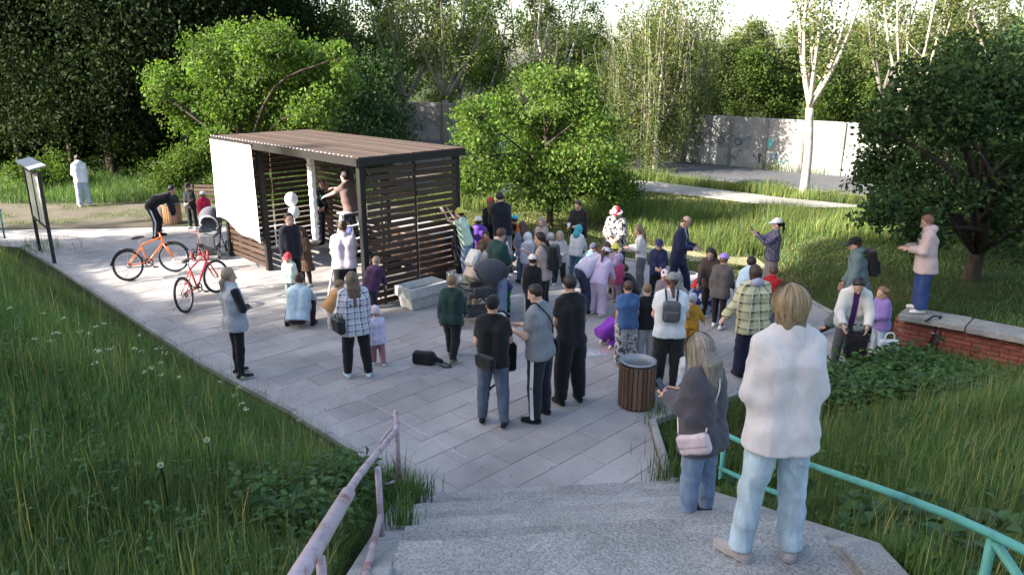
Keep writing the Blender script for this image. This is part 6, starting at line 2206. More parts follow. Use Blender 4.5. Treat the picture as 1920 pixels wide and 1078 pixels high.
def blades(P, h, w, rg, lean=.45, tint=(.55, 1.4), warm=.0, patch=True):
    n = len(P)
    z = ground_z(P[:, 0], P[:, 1])
    hh = h * rg.uniform(.45, 1.25, n)
    if patch:
        hh *= .75 + .35 * (wave(P[:, 0] * .7, P[:, 1] * .7) * .5 + .3)
        hh = np.maximum(hh, .05)
    a = rg.uniform(0, 2 * math.pi, n); ld = np.stack([np.cos(a), np.sin(a), np.zeros(n)], 1)
    ld[:, 0] += .25; ld *= (lean * rg.uniform(.1, 1.3, n))[:, None]
    b = a + math.pi / 2 + rg.normal(0, .5, n); sd = np.stack([np.cos(b), np.sin(b), np.zeros(n)], 1) * (w * rg.uniform(.6, 1.4, n))[:, None]
    B = np.stack([P[:, 0], P[:, 1], z - .02], 1)
    Z = np.array((0, 0, 1.))
    H = hh[:, None]
    mid = B + Z * H * .55 + ld * H * .25
    tip = B + Z * H * (1 - .25 * np.linalg.norm(ld, axis=1)[:, None]) + ld * H * .85
    V = np.stack([B - sd, B + sd, mid + sd * .75, mid - sd * .75, tip], 1).reshape(-1, 3)
    i = np.arange(n)[:, None] * 5
    Q = i + np.array([[0, 1, 2, 3]]); T = i + np.array([[3, 2, 4]])
    t = rg.uniform(*tint, n) * (1 + .16 * np.clip(wave(P[:, 0] * 1.1 + 3, P[:, 1] * 1.1), -1.5, 1.5) + .16 * np.clip(wave(P[:, 0] * .35, P[:, 1] * .4 + 2), -1.5, 1.5))
    dry = (rg.uniform(0, 1, n) < .05 + warm)
    col = np.stack([t * rg.uniform(.85, 1.2, n) * np.where(dry, 1.9, 1), t * np.where(dry, 1.4, 1), t * rg.uniform(.7, 1.3, n) * np.where(dry, 1.2, 1)], 1)
    return V, Q, T, np.repeat(col, 5, 0)

def grass(name, label, P, h, w, mat, seed, **k):
    rg = np.random.default_rng(seed)
    V, Q, T, c = blades(P, h, w, rg, **k)
    o = mesh_obj(name, np_mesh(name, V, [Q, T], mat, smooth_shade=False, colors=c))
    return tag(o, label, 'grass', kind='stuff')

rg = np.random.default_rng(91)
def R_left(x, y):
    s = (x + 1) * -.69 + (y - 7.2) * -.72 - .22
    lx, ly = st_loc(x, y)
    return (s > .12) & (lx < -1.72)
def R_right(x, y):
    s2 = (x - 1.81) * .5 + (y - 9.0) * -.86
    lx, ly = st_loc(x, y)
    d = (x - 6.45) * -.655 + (y - 11.75) * -.755
    return (s2 > .22) & (lx > 1.67) & ((d > .06) | (x < 6.2)) & ((y < 8.0) | (s2 > .6) | (wave(x * 2, y * 2) > .3))
def R_lawn(x, y):
    e = (x - 2.0) * .68 + (y - 18.36) * .73
    return (e > .12) & (x > -3.0) & ~in_poly(x, y, PATH) & ~in_poly(x, y, ROAD) & (y < 34) & ((x < 6.2) | (y > 14.8))
def R_terr(x, y):
    d = (x - 6.45) * -.655 + (y - 11.75) * -.755
    return (d < -.5) & (x > 6.3) & (y < 24)
def near_poly(x, y, poly, reach):
    r = np.zeros(np.shape(x), bool)
    for k in np.arange(.3, reach + .01, .35): r |= in_poly(x, y + k, poly)
    return r
def R_far_left(x, y):
    return (y > 25.2) & (x < -5) & (y < 33)
dist = lambda P: np.hypot(P[:, 0], P[:, 1])
grass('left_bank_grass', 'tall green grass covering the left bank', sample(165000, -16, -.8, 1.0, 21, R_left, rg, 1.3), .29, .0031, GRASS_M, 1)
grass('left_seed_grass', 'thin seeding grass stalks on the left bank', sample(5000, -12, -.8, 1.5, 16, R_left, rg, 1.2), .62, .0022, GRASS_Y, 2, lean=.3)
grass('right_bank_grass', 'tall green grass covering the right bank', sample(150000, 1.6, 14, 1.0, 13, R_right, rg, 1.3), .30, .0031, GRASS_M, 3)
grass('right_seed_grass', 'thin seeding grass stalks on the right bank', sample(4000, 1.8, 12, 2.0, 12, R_right, rg, 1.2), .62, .0022, GRASS_Y, 4, lean=.3)
PL = sample(60000, -3, 24, 14, 34, R_lawn, rg, .6)
PL = PL[~(in_poly(PL[:, 0], PL[:, 1], LIT_LAWN) & (rg.uniform(0, 1, len(PL)) < .6))]
e_ = (PL[:, 0] - 2.0) * .68 + (PL[:, 1] - 18.36) * .73
near = (e_ < 3.0 + .8 * np.sin(PL[:, 0])) | near_poly(PL[:, 0], PL[:, 1], PATH, 3.0) | near_poly(PL[:, 0], PL[:, 1], ROAD, 1.8)
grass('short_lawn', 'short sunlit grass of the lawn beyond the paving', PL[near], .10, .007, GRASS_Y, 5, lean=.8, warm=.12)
PF = sample(52000, -3, 24, 17, 34, lambda x, y: R_lawn(x, y) & ~near_poly(x, y, PATH, 2.8) & ~near_poly(x, y, ROAD, 1.6) & ((x - 2.0) * .68 + (y - 18.36) * .73 > 2.6 + .8 * np.sin(x)), rg, .6)
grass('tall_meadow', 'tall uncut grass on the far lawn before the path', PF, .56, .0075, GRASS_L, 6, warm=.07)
grass('terrace_grass', 'grass on the terrace behind the brick wall', sample(30000, 6.3, 20, 9, 24, R_terr, rg, .8), .16, .006, GRASS_M, 7, lean=.7)
grass('wood_edge_grass', 'rough grass at the edge of the wood on the left', sample(26000, -26, -5, 25.2, 33, R_far_left, rg, .3), .55, .0095, GRASS_M, 8)
DP = sample(9000, -22, -4, 21.6, 26.2, lambda x, y: (wave(x * .8, y * 1.1) > .1) & ~in_poly(x, y, PLAZA), rg, .3)
grass('dirt_grass', 'thin patchy grass on the bare earth at the far left', DP, .13, .008, GRASS_M, 9, lean=.8, warm=.2)
TUFT = []
for cx, cy, n_, r_ in ((-1.10, 7.05, 260, .12), (-1.02, 6.4, 240, .10), (-.88, 5.2, 120, .07), (1.82, 7.5, 260, .14), (2.0, 7.9, 200, .16), (-12.2, 18.6, 300, .5), (2.1, 9.1, 160, .15), (-1.35, 7.55, 160, .10)):
    TUFT.append(rg.normal((cx, cy), r_, (n_, 2)))
TP = np.concatenate(TUFT)
V, Q, T, c = blades(TP, .34, .004, rg, patch=False)
zz = stair_z(TP[:, 0], TP[:, 1]); gzv = ground_z(TP[:, 0], TP[:, 1])
V[:, 2] += np.repeat(np.maximum(zz, 0) - gzv, 5) * (np.repeat(np.abs(st_loc(TP[:, 0], TP[:, 1])[0]), 5) < 1.66)
tag(mesh_obj('joint_tufts', np_mesh('joint_tufts', V, [Q, T], GRASS_M, False, colors=c)), 'grass tufts growing from the joints beside the steps', 'grass', kind='stuff')

# ------------------------------------------------------------------ weeds: broad leaves in whorls
def weed_field(name, label, P, h, leaf, seed, mat=None, per=14, aspect=.55, up_=.0, cat='plants'):
    rg = np.random.default_rng(seed)
    z = ground_z(P[:, 0], P[:, 1])
    n = len(P)
    hh = h * rg.uniform(.5, 1.2, n)
    C = []; D = []
    for k in range(per):
        t = (k + .5) / per
        a = k * 2.4 + rg.uniform(0, 6.28, n)
        C.append(np.stack([P[:, 0] + np.cos(a) * .02, P[:, 1] + np.sin(a) * .02, z + hh * (.15 + .85 * t)], 1))
        D.append(np.stack([np.cos(a), np.sin(a), np.full(n, .15 + up_ - .2 * (1 - t))], 1) * 1.6)
    me = broad_leaves(name, np.concatenate(C), leaf, mat or WEED_M, rg, np.concatenate(D), aspect)
    return tag(mesh_obj(name, me), label, cat, kind='stuff')
def blob_pts(lst, rg):
    return np.concatenate([rg.normal((x, y), r, (n, 2)) for x, y, r, n in lst])
nett = blob_pts([(4.35, 9.35, .42, 240), (5.1, 9.7, .40, 220), (5.7, 10.2, .38, 200), (4.0, 8.7, .38, 200), (5.0, 8.7, .42, 180), (6.0, 9.5, .4, 130)], rg)
nett = nett[R_right(nett[:, 0], nett[:, 1])]
weed_field('nettles', 'dense dark green nettles on the right bank behind the women', nett, .55, .085, 61, per=20)
br_ = blob_pts([(2.75, 4.9, .16, 26), (2.9, 4.3, .2, 30), (3.0, 3.7, .22, 30), (2.45, 6.3, .15, 22), (2.35, 6.9, .14, 20)], rg)
weed_field('burdock', 'broad-leaved weeds beside the turquoise railing', br_, .26, .12, 62, per=10, aspect=.75)
lw = sample(520, -9, -1.0, 1.5, 13, R_left, rg, 1.2)
weed_field('bank_weeds', 'leafy weeds among the grass of the left bank', lw, .26, .05, 63, per=14, aspect=.5)
rw = sample(420, 2.0, 9, 1.5, 11, R_right, rg, 1.2)
weed_field('right_weeds', 'leafy weeds among the grass of the right bank', rw, .26, .05, 64, per=14, aspect=.5)
lw2 = blob_pts([(-1.45, 5.6, .16, 60), (-1.35, 6.3, .14, 50), (-1.5, 4.6, .2, 60)], rg); lw2 = lw2[R_left(lw2[:, 0], lw2[:, 1])]
weed_field('rail_weeds', 'leafy weeds below the pink railing', lw2, .42, .075, 65, per=16, aspect=.5)
# white umbels and dandelion clocks
fl = blob_pts([(-4.3, 7.7, .5, 14), (-3.6, 6.9, .35, 8), (-5.6, 7.6, .5, 7), (-2.6, 6.9, .3, 4), (-5.2, 4.8, .4, 5), (-3.3, 7.9, .3, 4)], rg)
fl = fl[R_left(fl[:, 0], fl[:, 1])]
C = []; 
for x, y in fl:
    z = float(ground_z(x, y)) + rg.uniform(.36, .55)
    q = rg.normal(size=(18, 3)) * np.array((.016, .016, .004)) + np.array((x, y, z)); C.append(q)
tag(mesh_obj('umbel_flowers', leaves_mesh('umbel_flowers', np.concatenate(C), .012, tint_mat('petal_white', (.62, .62, .58), .7, .3), rg, 0, .9)), 'small white umbel flowers on the left bank', 'flowers', kind='stuff')
for i, (px, py, lab) in enumerate(((388, 824, 'upper dandelion clock in the middle of the left bank'), (301, 871, 'lower dandelion clock on the left bank'))):
    lo_, hi_ = .0, 3.2
    for _ in range(40):
        mz = (lo_ + hi_) / 2; p = up(px, py, mz)
        if float(ground_z(p.x, p.y)) + .42 > mz: lo_ = mz
        else: hi_ = mz
    p = up(px, py, lo_)
    o = empty('dandelion', (p.x, p.y, p.z - .42)); tag(o, lab, 'dandelion', 'dandelion clocks')
    MB().tube([(0, 0, -.05), (.01, 0, .2), (0, 0, .42)], .0035, 5).build('stalk', GRASS_M, o)
    v = rg.normal(size=(260, 3)); v /= np.linalg.norm(v, axis=1)[:, None]
    mesh_obj('seed_head', leaves_mesh('seed_head', v * .013 + np.array((0, 0, .42)), .009, tint_mat('petal_white', (.62, .62, .58), .7, .3), rg, 0, .4, dirs=v * 2), o)

# fallen leaves, twigs and grit on the paving
n_ = 1400
x = rg.uniform(-11, 6, n_ * 3); y = rg.uniform(7.3, 20, n_ * 3)
edge = np.abs((x + 1) * -.69 + (y - 7.2) * -.72)
ok = in_poly(x, y, PLAZA) & (rg.uniform(0, 1, len(x)) < np.clip(.10 + .9 * np.exp(-edge * 1.6), 0, 1))
C = np.stack([x[ok], y[ok], np.full(ok.sum(), .004)], 1)
dd = rg.normal(size=(len(C), 3)); dd[:, 2] = 0
lt = leaves_mesh('leaf_litter', C, .028, tint_mat('dead_leaf', (.12, .09, .045), .8, .1, .1), rg, 0, .5, dirs=dd * 3)
for v in lt.vertices: v.co.z = max(.001, min(.012, v.co.z))
tag(mesh_obj('leaf_litter', lt), 'fallen leaves and grit scattered along the edges of the paving', 'litter', kind='stuff')

# trees of one row told apart by their place in it, counted from the left
def number_row(test, text):
    row_ = sorted([o for o in COL.objects if o.parent is None and o.get('label') and test(o)], key=lambda o: o.location.x / o.location.y)
    for i_, o in enumerate(row_):
        if i_ < len(NTH): o['label'] = text % NTH[i_]
number_row(lambda o: o['label'].startswith('tall dark leafy tree in the front row'), '%s tall dark tree from the left in the front row of the shaded wood')
number_row(lambda o: o['label'].startswith('dark shrub of the shaded undergrowth'), '%s dark shrub from the left in the undergrowth below the tall wood')
for part_ in ('left', 'middle', 'right'):
    number_row(lambda o: o['label'].startswith('sunlit leafy tree in the belt behind the ' + part_), '%s sunlit tree from the left in the belt behind the wall\'s ' + part_ + ' part')
# ================================================================== PEOPLE
C_ = lambda *c: cloth(c)
LONG = dict(g=.014, loose=.012, hem=.05, boxy=.03)
JACK = dict(g=.022, loose=.022, hem=.08, boxy=.05, wr=.006)
TEE = dict(g=.010, loose=.014, hem=.05, boxy=.03, sleeve='short')
HOOD = dict(g=.022, loose=.020, hem=.06, boxy=.05, wr=.006, hood=True)
PANT = dict(g=.010, loose=.008)
WIDE = dict(g=.014, loose=.022, flare=.02, wr=.006)
SLIM = dict(g=.006, loose=.0)
SH_W = (WHITE, RUB_W); SH_B = (BLACK, RUB_B); SH_BW = (BLACK, RUB_W); SH_G = (GREY, RUB_W)
KID = 'children on the plaza'

# --- nearest two women on the stairs
person('fw', 'woman in white fleece sweater and pale jeans standing on the stairs, seen from behind', foot=(1438, 1046), gz=1.624, h=1.73, pose='front', hd=4, build=.98, sw=.135,
       top=('sweater', C_(.56, .525, .525), dict(g=.018, loose=.026, hem=.10, boxy=.05, wr=.0062, collar=True)), bot=('jeans', denim('pale_denim', (.40, .50, .56)), dict(g=.010, loose=.008, flare=.014, wr=.008)),
       shoes=(C_(.36, .32, .30), RUB_W), hair=('bob', BLOND_H), strands=1500, res=.0115, group=None, L=((3, 7), (-2, 6)), Rr=((2, 4), (-3, 3)), aL=((-4, 13), (58, -30)), aR=((-4, 13), (60, -30)), fyaw=(35, -25), hpitch=8, hyaw=6)
person('gw', 'grey-blonde woman in dark purple-grey sweater with phone on the stairs', foot=(1305, 973), gz=1.03, h=1.56, pose='phone', hd=42, build=1.06, sw=.138,
       top=('sweater', C_(.075, .068, .082), dict(g=.018, loose=.034, hem=.13, boxy=.07, wr=.007)), bot=('jeans', denim('blue_denim', (.20, .27, .38)), dict(g=.010, loose=.008, wr=.006)),
       shoes=SH_B, hair=('verylong', GREYB_H), strands=1500, res=.0115, group=None, hpitch=24)
crossbag('gw', 'small pale pink handbag on a chain hanging at the hip of the grey-blonde woman', C_(.62, .50, .53), plain('chain', (.5, .45, .42), .3, .7), side=-1, hip=(.02, -.05), size=(.125, .05, .085), over=1, tilt=.35, dz=-.05, srad=.008)
phone('gw', 'black phone held by the grey-blonde woman', 'L', True)

# --- three men and neighbours, near plaza
person('jeans_man', 'man in black cap, black T-shirt and blue jeans seen from behind', foot=(925, 795), head_y=555, pose='stand2', hd=-6, build=1.05, top=('t_shirt', BLACK, TEE), bot=('jeans', denim('slate_denim', (.10, .125, .17)), PANT),
       shoes=SH_BW, hair=('buzz', DARK_H), hat=('cap', BLACK), aR=((18, 10), (72, -5)), aL=((0, 10), (55, -30)))
crossbag('jeans_man', 'black waist bag on the back of the man in black cap and jeans', BLACK, BLACK, side=-1, hip=(.16, -.24), size=(.15, .05, .085), straps=False, dz=.06, name='waist_bag')
person('grey_man', 'man in grey T-shirt and black track trousers with white stripe', foot=(1012, 784), head_y=533, pose='phone', hd=62, build=1.1, top=('t_shirt', C_(.20, .21, .225), dict(TEE, loose=.022)), bot=('track_trousers', C_(.016, .018, .026), dict(g=.012, loose=.016)), stripe=WHITE,
       shoes=SH_B, hair=('buzz', DARK_H), skin=SKIN2, hpitch=16)
crossbag('grey_man', 'black crossbody bag on the man in the grey T-shirt', BLACK, BLACK, side=1, hip=(.0, -.06), size=(.10, .04, .10), over=-1, srad=.010)
person('black_man', 'bearded man all in black standing right of the grey T-shirt man', foot=(1068, 755), head_y=518, pose='front', hd=24, build=1.0, top=('t_shirt', BLACK, dict(TEE, hem=.08)), bot=('trousers', C_(.010, .010, .011), dict(g=.014, loose=.03, wr=.006)),
       shoes=SH_B, hair=('short', DARK_H), skin=SKIN3)
# held rucksack between the men
hb = empty('held_rucksack', attach('grey_man', (.0, .50, .98)) + Vector((0, 0, 0)), R(20)); tag(hb, 'black rucksack with dangling strap held between the two men', 'rucksack')
sdf_part('pack_body', lambda P: smin(sd_box(P, (0, 0, -.20), (.13, .07, .20), .05), sd_cone(P, (0, 0, 0), (.03, 0, .14), .07, .03), .08) + wrinkle(P, 4, .008), (-.22, -.16, -.46), (.22, .16, .24), .014, BLACK, hb)
MB().tube(catmull([(-.06, 0, -.38), (-.10, 0, -.52), (-.2, .02, -.60), (-.26, .03, -.63)], 5), .014, 6).build('strap', BLACK, hb, True)
MB().tube([(-.30, .03, -.64), (-.22, .03, -.62)], .028, 8).build('buckle', BLACK, hb, True)
MB().tube(catmull([(0, 0, .10), (.03, 0, .18), (.07, 0, .10)], 5), .012, 6).build('handle', WHITE, hb, True)

person('vest_woman', 'woman in pale grey quilted vest with arms crossed beside the left bank', foot=(452, 704), head_y=502, pose='crossed', hd=-48, build=1.0, sw=.165, aL=((12, 22), (75, -52)), aR=((12, 24), (78, -52)), top=('shirt', BLACK, LONG), inner=None, bot=('leggings', BLACK, SLIM),
       shoes=SH_BW, hair=('lowpony', (.28, .21, .14)))
r_, s_ = PEOPLE['vest_woman']
V, Q = s_.top_garment(.0165, 90, g=.024, loose=.022, hem=.10, boxy=.03, sleeve='none', wr=.008, collar=True)
mesh_obj('vest', np_mesh('vest', V, Q, C_(.34, .36, .40)), r_)
person('plaid_woman', 'woman in purple and white plaid shirt with long brown hair and black bag', foot=(672, 706), head_y=510, pose='stand2', hd=22, build=1.12, top=('plaid_shirt', plaid('violet_plaid', (.46, .46, .50), (.06, .06, .14), (.66, .66, .68), 11), dict(g=.018, loose=.028, hem=.12, boxy=.06, wr=.006)),
       bot=('trousers', BLACK, PANT), shoes=(C_(.50, .66, .66), RUB_W), hair=('long', (.13, .085, .055)))
crossbag('plaid_woman', 'black leather shoulder bag of the woman in the plaid shirt', plain('black_leather', (.02, .02, .022), .35), plain('black_leather', (.02, .02, .022), .35), side=-1, hip=(-.02, -.05), size=(.14, .06, .12), over=-1, srad=.011, dz=.02)
person('toddler', 'toddler in lilac jacket and mauve trousers beside the plaid-shirt woman', foot=(710, 684), head_y=574, pose='walk', hd=25, top=('jacket', blotch('lilac_print', [(0, (.55, .50, .66)), (.52, (.66, .62, .72)), (.6, (.45, .35, .60))], 40), JACK), bot=('trousers', C_(.34, .17, .20), PANT), shoes=SH_W, hair=('short', TAN_H), hat=('beanie', C_(.60, .50, .54)), group=KID, L=((14, 2), (2, 1)), Rr=((-8, 2), (-18, 1)))
person('denim_squat', 'woman in light denim jacket squatting with her back to the camera', foot=(560, 614), h=1.66, pose='squat', hd=2, build=1.05, top=('denim_jacket', denim('jacket_denim', (.40, .50, .56)), dict(g=.020, loose=.02, hem=.06, boxy=.05)), bot=('trousers', C_(.035, .014, .018), SLIM), shoes=SH_B, hair=('bun', BROWN_H))
person('red_cap_kid', 'small child in red cap and pale green jacket facing the squatting woman', head=(540, 474), h=1.02, pose='stand', hd=170, top=('jacket', C_(.52, .62, .55), HOOD), bot=('trousers', C_(.30, .34, .30), PANT), shoes=SH_W, hair=('short', TAN_H), hat=('cap', C_(.62, .03, .05)), group=KID)
person('pink_tee', 'woman in pale pink T-shirt and dark trousers in front of the pavilion', head=(641, 416), h=1.70, pose='front', hd=12, build=1.2, top=('t_shirt', C_(.62, .50, .53), dict(TEE, loose=.03)), bot=('trousers', C_(.025, .022, .022), PANT), shoes=SH_W, hair=('bun', BROWN_H))
person('blue_cap_in', 'child in blue cap inside the pavilion opening', head=(650, 406), h=1.35, pose='stand', hd=150, top=('jacket', C_(.10, .12, .30), LONG), bot=('trousers', NAVY, PANT), hat=('cap', C_(.05, .08, .38)), group=KID)
person('tan_kid', 'small child in tan jacket between the squatting woman and the pink T-shirt woman', head=(613, 522), h=.92, pose='lean', hd=-60, top=('jacket', C_(.50, .26, .10), JACK), bot=('trousers', C_(.55, .45, .38), PANT), shoes=SH_W, hair=('short', TAN_H), group=KID)
person('wall_kid', 'child in dark plum jacket leaning by the near corner of the slatted wall', head=(690, 479), h=1.2, pose='lean', hd=-20, top=('jacket', C_(.045, .018, .05), JACK), bot=('trousers', C_(.03, .02, .035), PANT), hair=('short', (.30, .2, .15)), group=KID)
person('pav_man', 'man in black sweatshirt standing in front of the white screen', head=(539, 399), h=1.74, pose='stand', hd=-130, build=1.05, top=('sweatshirt', C_(.012, .014, .022), dict(LONG, loose=.02)), bot=('trousers', BLACK, PANT), shoes=SH_B, hair=('short', DARK_H), hyaw=-20)
person('stripe_girl', 'girl in brown striped dress behind the man in the black sweatshirt', head=(567, 424), h=1.3, pose='front', hd=150, top=('dress_top', plaid('brown_stripe', (.12, .07, .045), (.03, .02, .015), (.24, .17, .12), 18), LONG), bot=('leggings', C_(.05, .03, .02), SLIM), dress=(plaid('brown_stripe', (.12, .07, .045), (.03, .02, .015), (.24, .17, .12), 18), dict(skirt=.28, flare=.05, g=.012)), shoes=SH_W, hair=('long', BROWN_H), group=KID)
person('pav_black', 'person in black with a teal print standing inside the pavilion by the rolled cloth', head=(606, 336), h=1.72, pose='front', hd=170, gz=0, top=('sweatshirt', BLACK, LONG), bot=('trousers', C_(.02, .02, .04), PANT), hair=('short', BROWN_H), skin=SKIN2)
_r, _s = PEOPLE['pav_black']
_c = _s.J['chest'] + _s.fwd2 * .142
sdf_part('print_patch', lambda P: sd_ell(P, _c, (.07, .014, .075)), _c - .1, _c + .1, .010, C_(.03, .16, .16), _r)
person('ladder_man', 'person in brown shirt up on the white stepladder reaching to the left', foot=None, head=(650, 306), h=1.55, gz=1.02, pose='reach', hd=60, top=('shirt', C_(.16, .10, .09), dict(LONG, sleeve='short')), bot=('trousers', BLACK, PANT), hair=('short', DARK_H), skin=SKIN2, L=((40, 6), (-30, 4)), Rr=((2, 6), (-6, 4)), aL=((60, 10), (70, 0)), aR=((75, 10), (85, -10)))
PEOPLE['ladder_man'][0].location = Vector((LADDER.x + .05, LADDER.y + .10, 1.02))
# --- left side
person('white_jacket', 'woman in white jacket and pale jeans standing on the bare earth far left', foot=(160, 387), head_y=291, pose='front', hd=35, top=('jacket', C_(.66, .68, .72), HOOD), bot=('jeans', denim('ice_denim', (.38, .45, .55)), dict(WIDE)), shoes=SH_W, hair=('bun', DARK_H), group=None, twist=10)
person('bent_man', 'man in black jacket bending over behind the orange bicycle', foot=(290, 446), h=1.76, pose='bend', hd=-72, top=('jacket', BLACK, dict(JACK, hem=.03)), bot=('track_trousers', BLACK, PANT), stripe=WHITE, shoes=SH_B, hair=('short', DARK_H), group=None)
person('track_kid', 'boy in black tracksuit top with white sleeves stripes by the litter bin', head=(353, 343), h=1.32, pose='front', hd=165, top=('track_top', BLACK, LONG), bot=('trousers', BLACK, PANT), shoes=SH_W, hair=('short', DARK_H), hat=('cap', BLACK), group=KID)
person('red_kid', 'child in crimson jacket and white cap behind the grey stroller', head=(379, 359), h=1.25, pose='stand', hd=10, top=('jacket', C_(.42, .02, .06), HOOD), bot=('trousers', C_(.12, .10, .10), PANT), shoes=SH_W, hair=('short', TAN_H), hat=('cap', C_(.66, .62, .60)), group=KID)
# --- by the slatted wall
person('reach_kid', 'person in pale green hoodie and yellow cap reaching up the slatted wall', foot=(836, 500), gz=.46, h=1.42, pose='reach', hd=72, top=('hoodie', C_(.48, .60, .45), LONG), bot=('jeans', JEAN_L, PANT), shoes=SH_G, hair=('short', DARK_H), hat=('capback', C_(.62, .55, .10)), side=-.12, aL=((105, 6), (150, 0)), aR=((95, 14), (140, 0)))
PEOPLE['reach_kid'][0].location = pav_pt(.55, 2.1, .40) + Vector((0, 0, 0))
person('green_kid', 'boy in dark green sweatshirt and black trousers walking past the planter', foot=(848, 674), head_y=514, pose='walk', hd=-18, build=1.08, top=('sweatshirt', DGREEN, dict(LONG, loose=.028)), bot=('trousers', BLACK, PANT), shoes=(C_(.12, .14, .08), RUB_W), hair=('short', TAN_H), hat=None, group=KID)
person('teal_man', 'man in dark teal sweater and light jeans looking down beside the pram', foot=(932, 594), head_y=428, pose='phone', hd=-50, build=1.12, top=('sweater', C_(.014, .045, .042), dict(LONG, loose=.026)), bot=('jeans', denim('sky_denim', (.28, .36, .50)), dict(WIDE)), shoes=SH_B, hair=('short', BROWN_H), hpitch=30)
person('green_pants', 'child in blue top and bright green trousers beside the man in teal', head=(950, 484), h=1.05, pose='lean', hd=120, top=('top', C_(.10, .10, .24), LONG), bot=('trousers', C_(.01, .22, .07), PANT), hair=('short', BROWN_H), group=KID, hat=('beanie', C_(.16, .08, .20)))
person('white_bag', 'girl in beige hooded jacket with a white backpack bending near the slatted wall', head=(884, 448), h=1.4, pose='lean', hd=-40, top=('jacket', C_(.55, .45, .38), HOOD), bot=('trousers', C_(.28, .25, .17), PANT), shoes=SH_G, hair=('long', BROWN_H), group=KID)
backpack('white_bag', 'white backpack on the girl in the beige jacket', C_(.66, .64, .60), C_(.5, .48, .45), (.17, .07, .21))
person('dark_behind', 'child in dark brown jacket behind the girl with the white backpack', head=(866, 436), h=1.25, pose='lean', hd=10, top=('jacket', C_(.03, .025, .022), JACK), bot=('trousers', BLACK, PANT), hair=('short', DARK_H), group=KID)
person('purple_hood', 'child in violet hoodie and white cap left of the long-haired woman', head=(897, 407), h=1.4, pose='stand', hd=10, top=('hoodie', C_(.13, .055, .32), HOOD), bot=('trousers', C_(.06, .06, .16), PANT), shoes=SH_W, hair=('short', BROWN_H), hat=('cap', WHITE), group=KID)
person('long_hair', 'woman with red headband and long brown hair in a black vest', head=(921, 371), h=1.65, pose='front', hd=12, top=('vest', BLACK, dict(JACK, sleeve='none')), bot=('trousers', C_(.05, .05, .06), PANT), hair=('verylong', (.17, .085, .05)), hat=('beanie', C_(.5, .04, .06)))
person('navy_tall', 'tall man in black jacket and grey-blue jeans behind the long-haired woman', head=(943, 361), h=1.82, pose='lean', hd=20, lean=14, top=('jacket', C_(.014, .014, .022), JACK), bot=('jeans', C_(.20, .22, .27), PANT), hair=('short', DARK_H))
person('teal_cap', 'child in turquoise cap with orange and black jacket', head=(965, 404), h=1.22, pose='stand', hd=-20, top=('jacket', blotch('orange_black', [(0, (.62, .14, .02)), (.5, (.02, .02, .02))], 5, 1), LONG), bot=('trousers', BLACK, PANT), shoes=SH_W, hair=('short', BROWN_H), hat=('cap', C_(.05, .42, .58)), group=KID)
person('white_hood', 'child in grey and white hooded jacket behind the squatting child', head=(990, 437), h=1.12, pose='stand', hd=30, top=('jacket', C_(.42, .42, .46), HOOD), bot=('trousers', C_(.2, .2, .24), PANT), shoes=SH_W, hair=None, hat=('hood', C_(.62, .60, .62)), group=KID)
person('squat_white', 'child in white cap squatting on the paving left of the woman with the black backpack', foot=(985, 512), h=1.15, pose='squat', hd=40, top=('top', C_(.5, .47, .47), LONG), bot=('trousers', C_(.12, .11, .10), PANT), shoes=SH_W, hair=('short', BROWN_H), hat=('cap', C_(.7, .68, .66)), group=KID)
person('beige_pack', 'woman in beige top with a black backpack holding her hand to her face', head=(1020, 436), h=1.64, pose='front', hd=72, build=1.1, top=('top', C_(.36, .28, .25), dict(TEE, loose=.02)), bot=('trousers', BLACK, PANT), hair=('lowpony', DARK_H), aR=((35, 10), (125, -20)))
backpack('beige_pack', 'large black backpack on the woman in the beige top', BLACK, BLACK, (.17, .09, .24))
person('stripe_track', 'child in black tracksuit with white side stripes in front of the woman in beige', foot=(998, 604), head_y=478, pose='stand', hd=15, top=('track_top', BLACK, dict(LONG, loose=.02)), bot=('track_trousers', BLACK, PANT), stripe=WHITE, shoes=SH_B, hair=('short', DARK_H), hat=('cap', C_(.62, .58, .56)), group=KID)
person('fair_kid', 'fair-haired child standing beside the trunk of the round tree', head=(1016, 408), h=1.25, pose='stand', hd=160, top=('top', C_(.40, .32, .28), LONG), bot=('trousers', C_(.2, .18, .18), PANT), hair=('long', (.4, .3, .24)), group=KID)
person('grey_zip', 'child in grey and white zip jacket with black trousers under the round tree', head=(1050, 432), h=1.2, pose='front', hd=170, top=('jacket', C_(.44, .40, .42), LONG), bot=('trousers', BLACK, PANT), shoes=SH_W, hair=('long', (.42, .34, .26)), group=KID)
person('black_girl', 'girl in black jacket and grey skirt holding white cups beside the tree trunk', head=(1087, 374), h=1.62, pose='phone', hd=150, top=('jacket', C_(.014, .013, .015), JACK), bot=('tights', BLACK, SLIM), dress=(C_(.24, .23, .22), dict(skirt=.33, flare=.02)), hair=('short', DARK_H), gz=0)
cu = empty('paper_cup', attach('black_girl', PEOPLE['black_girl'][1].J['wrR'] + np.array((-.04, .09, .02)))); tag(cu, 'white paper cup in the hands of the girl in black', 'cup')
MB().lathe([(0, -.05), (.028, -.05), (.038, .06), (.034, .06), (.025, -.045), (0, -.045)], 14).build('cup_wall', M_WHITE, cu, True)
person('teal_hood', 'child in white top with turquoise hood left of the red-hatted woman', head=(1080, 423), h=1.18, pose='lean', hd=-30, lean=14, top=('top', C_(.58, .56, .55), HOOD), bot=('trousers', C_(.10, .20, .28), PANT), hair=None, hat=('hood', C_(.06, .32, .36)), group=KID)
person('teal_coat', 'child in grey-blue jacket crouching near the turquoise hooded child', head=(1095, 452), h=1.05, pose='lean', hd=-60, top=('jacket', C_(.20, .32, .36), JACK), bot=('trousers', NAVY, PANT), hair=('short', BROWN_H), hat=('beanie', C_(.10, .09, .14)), group=KID)
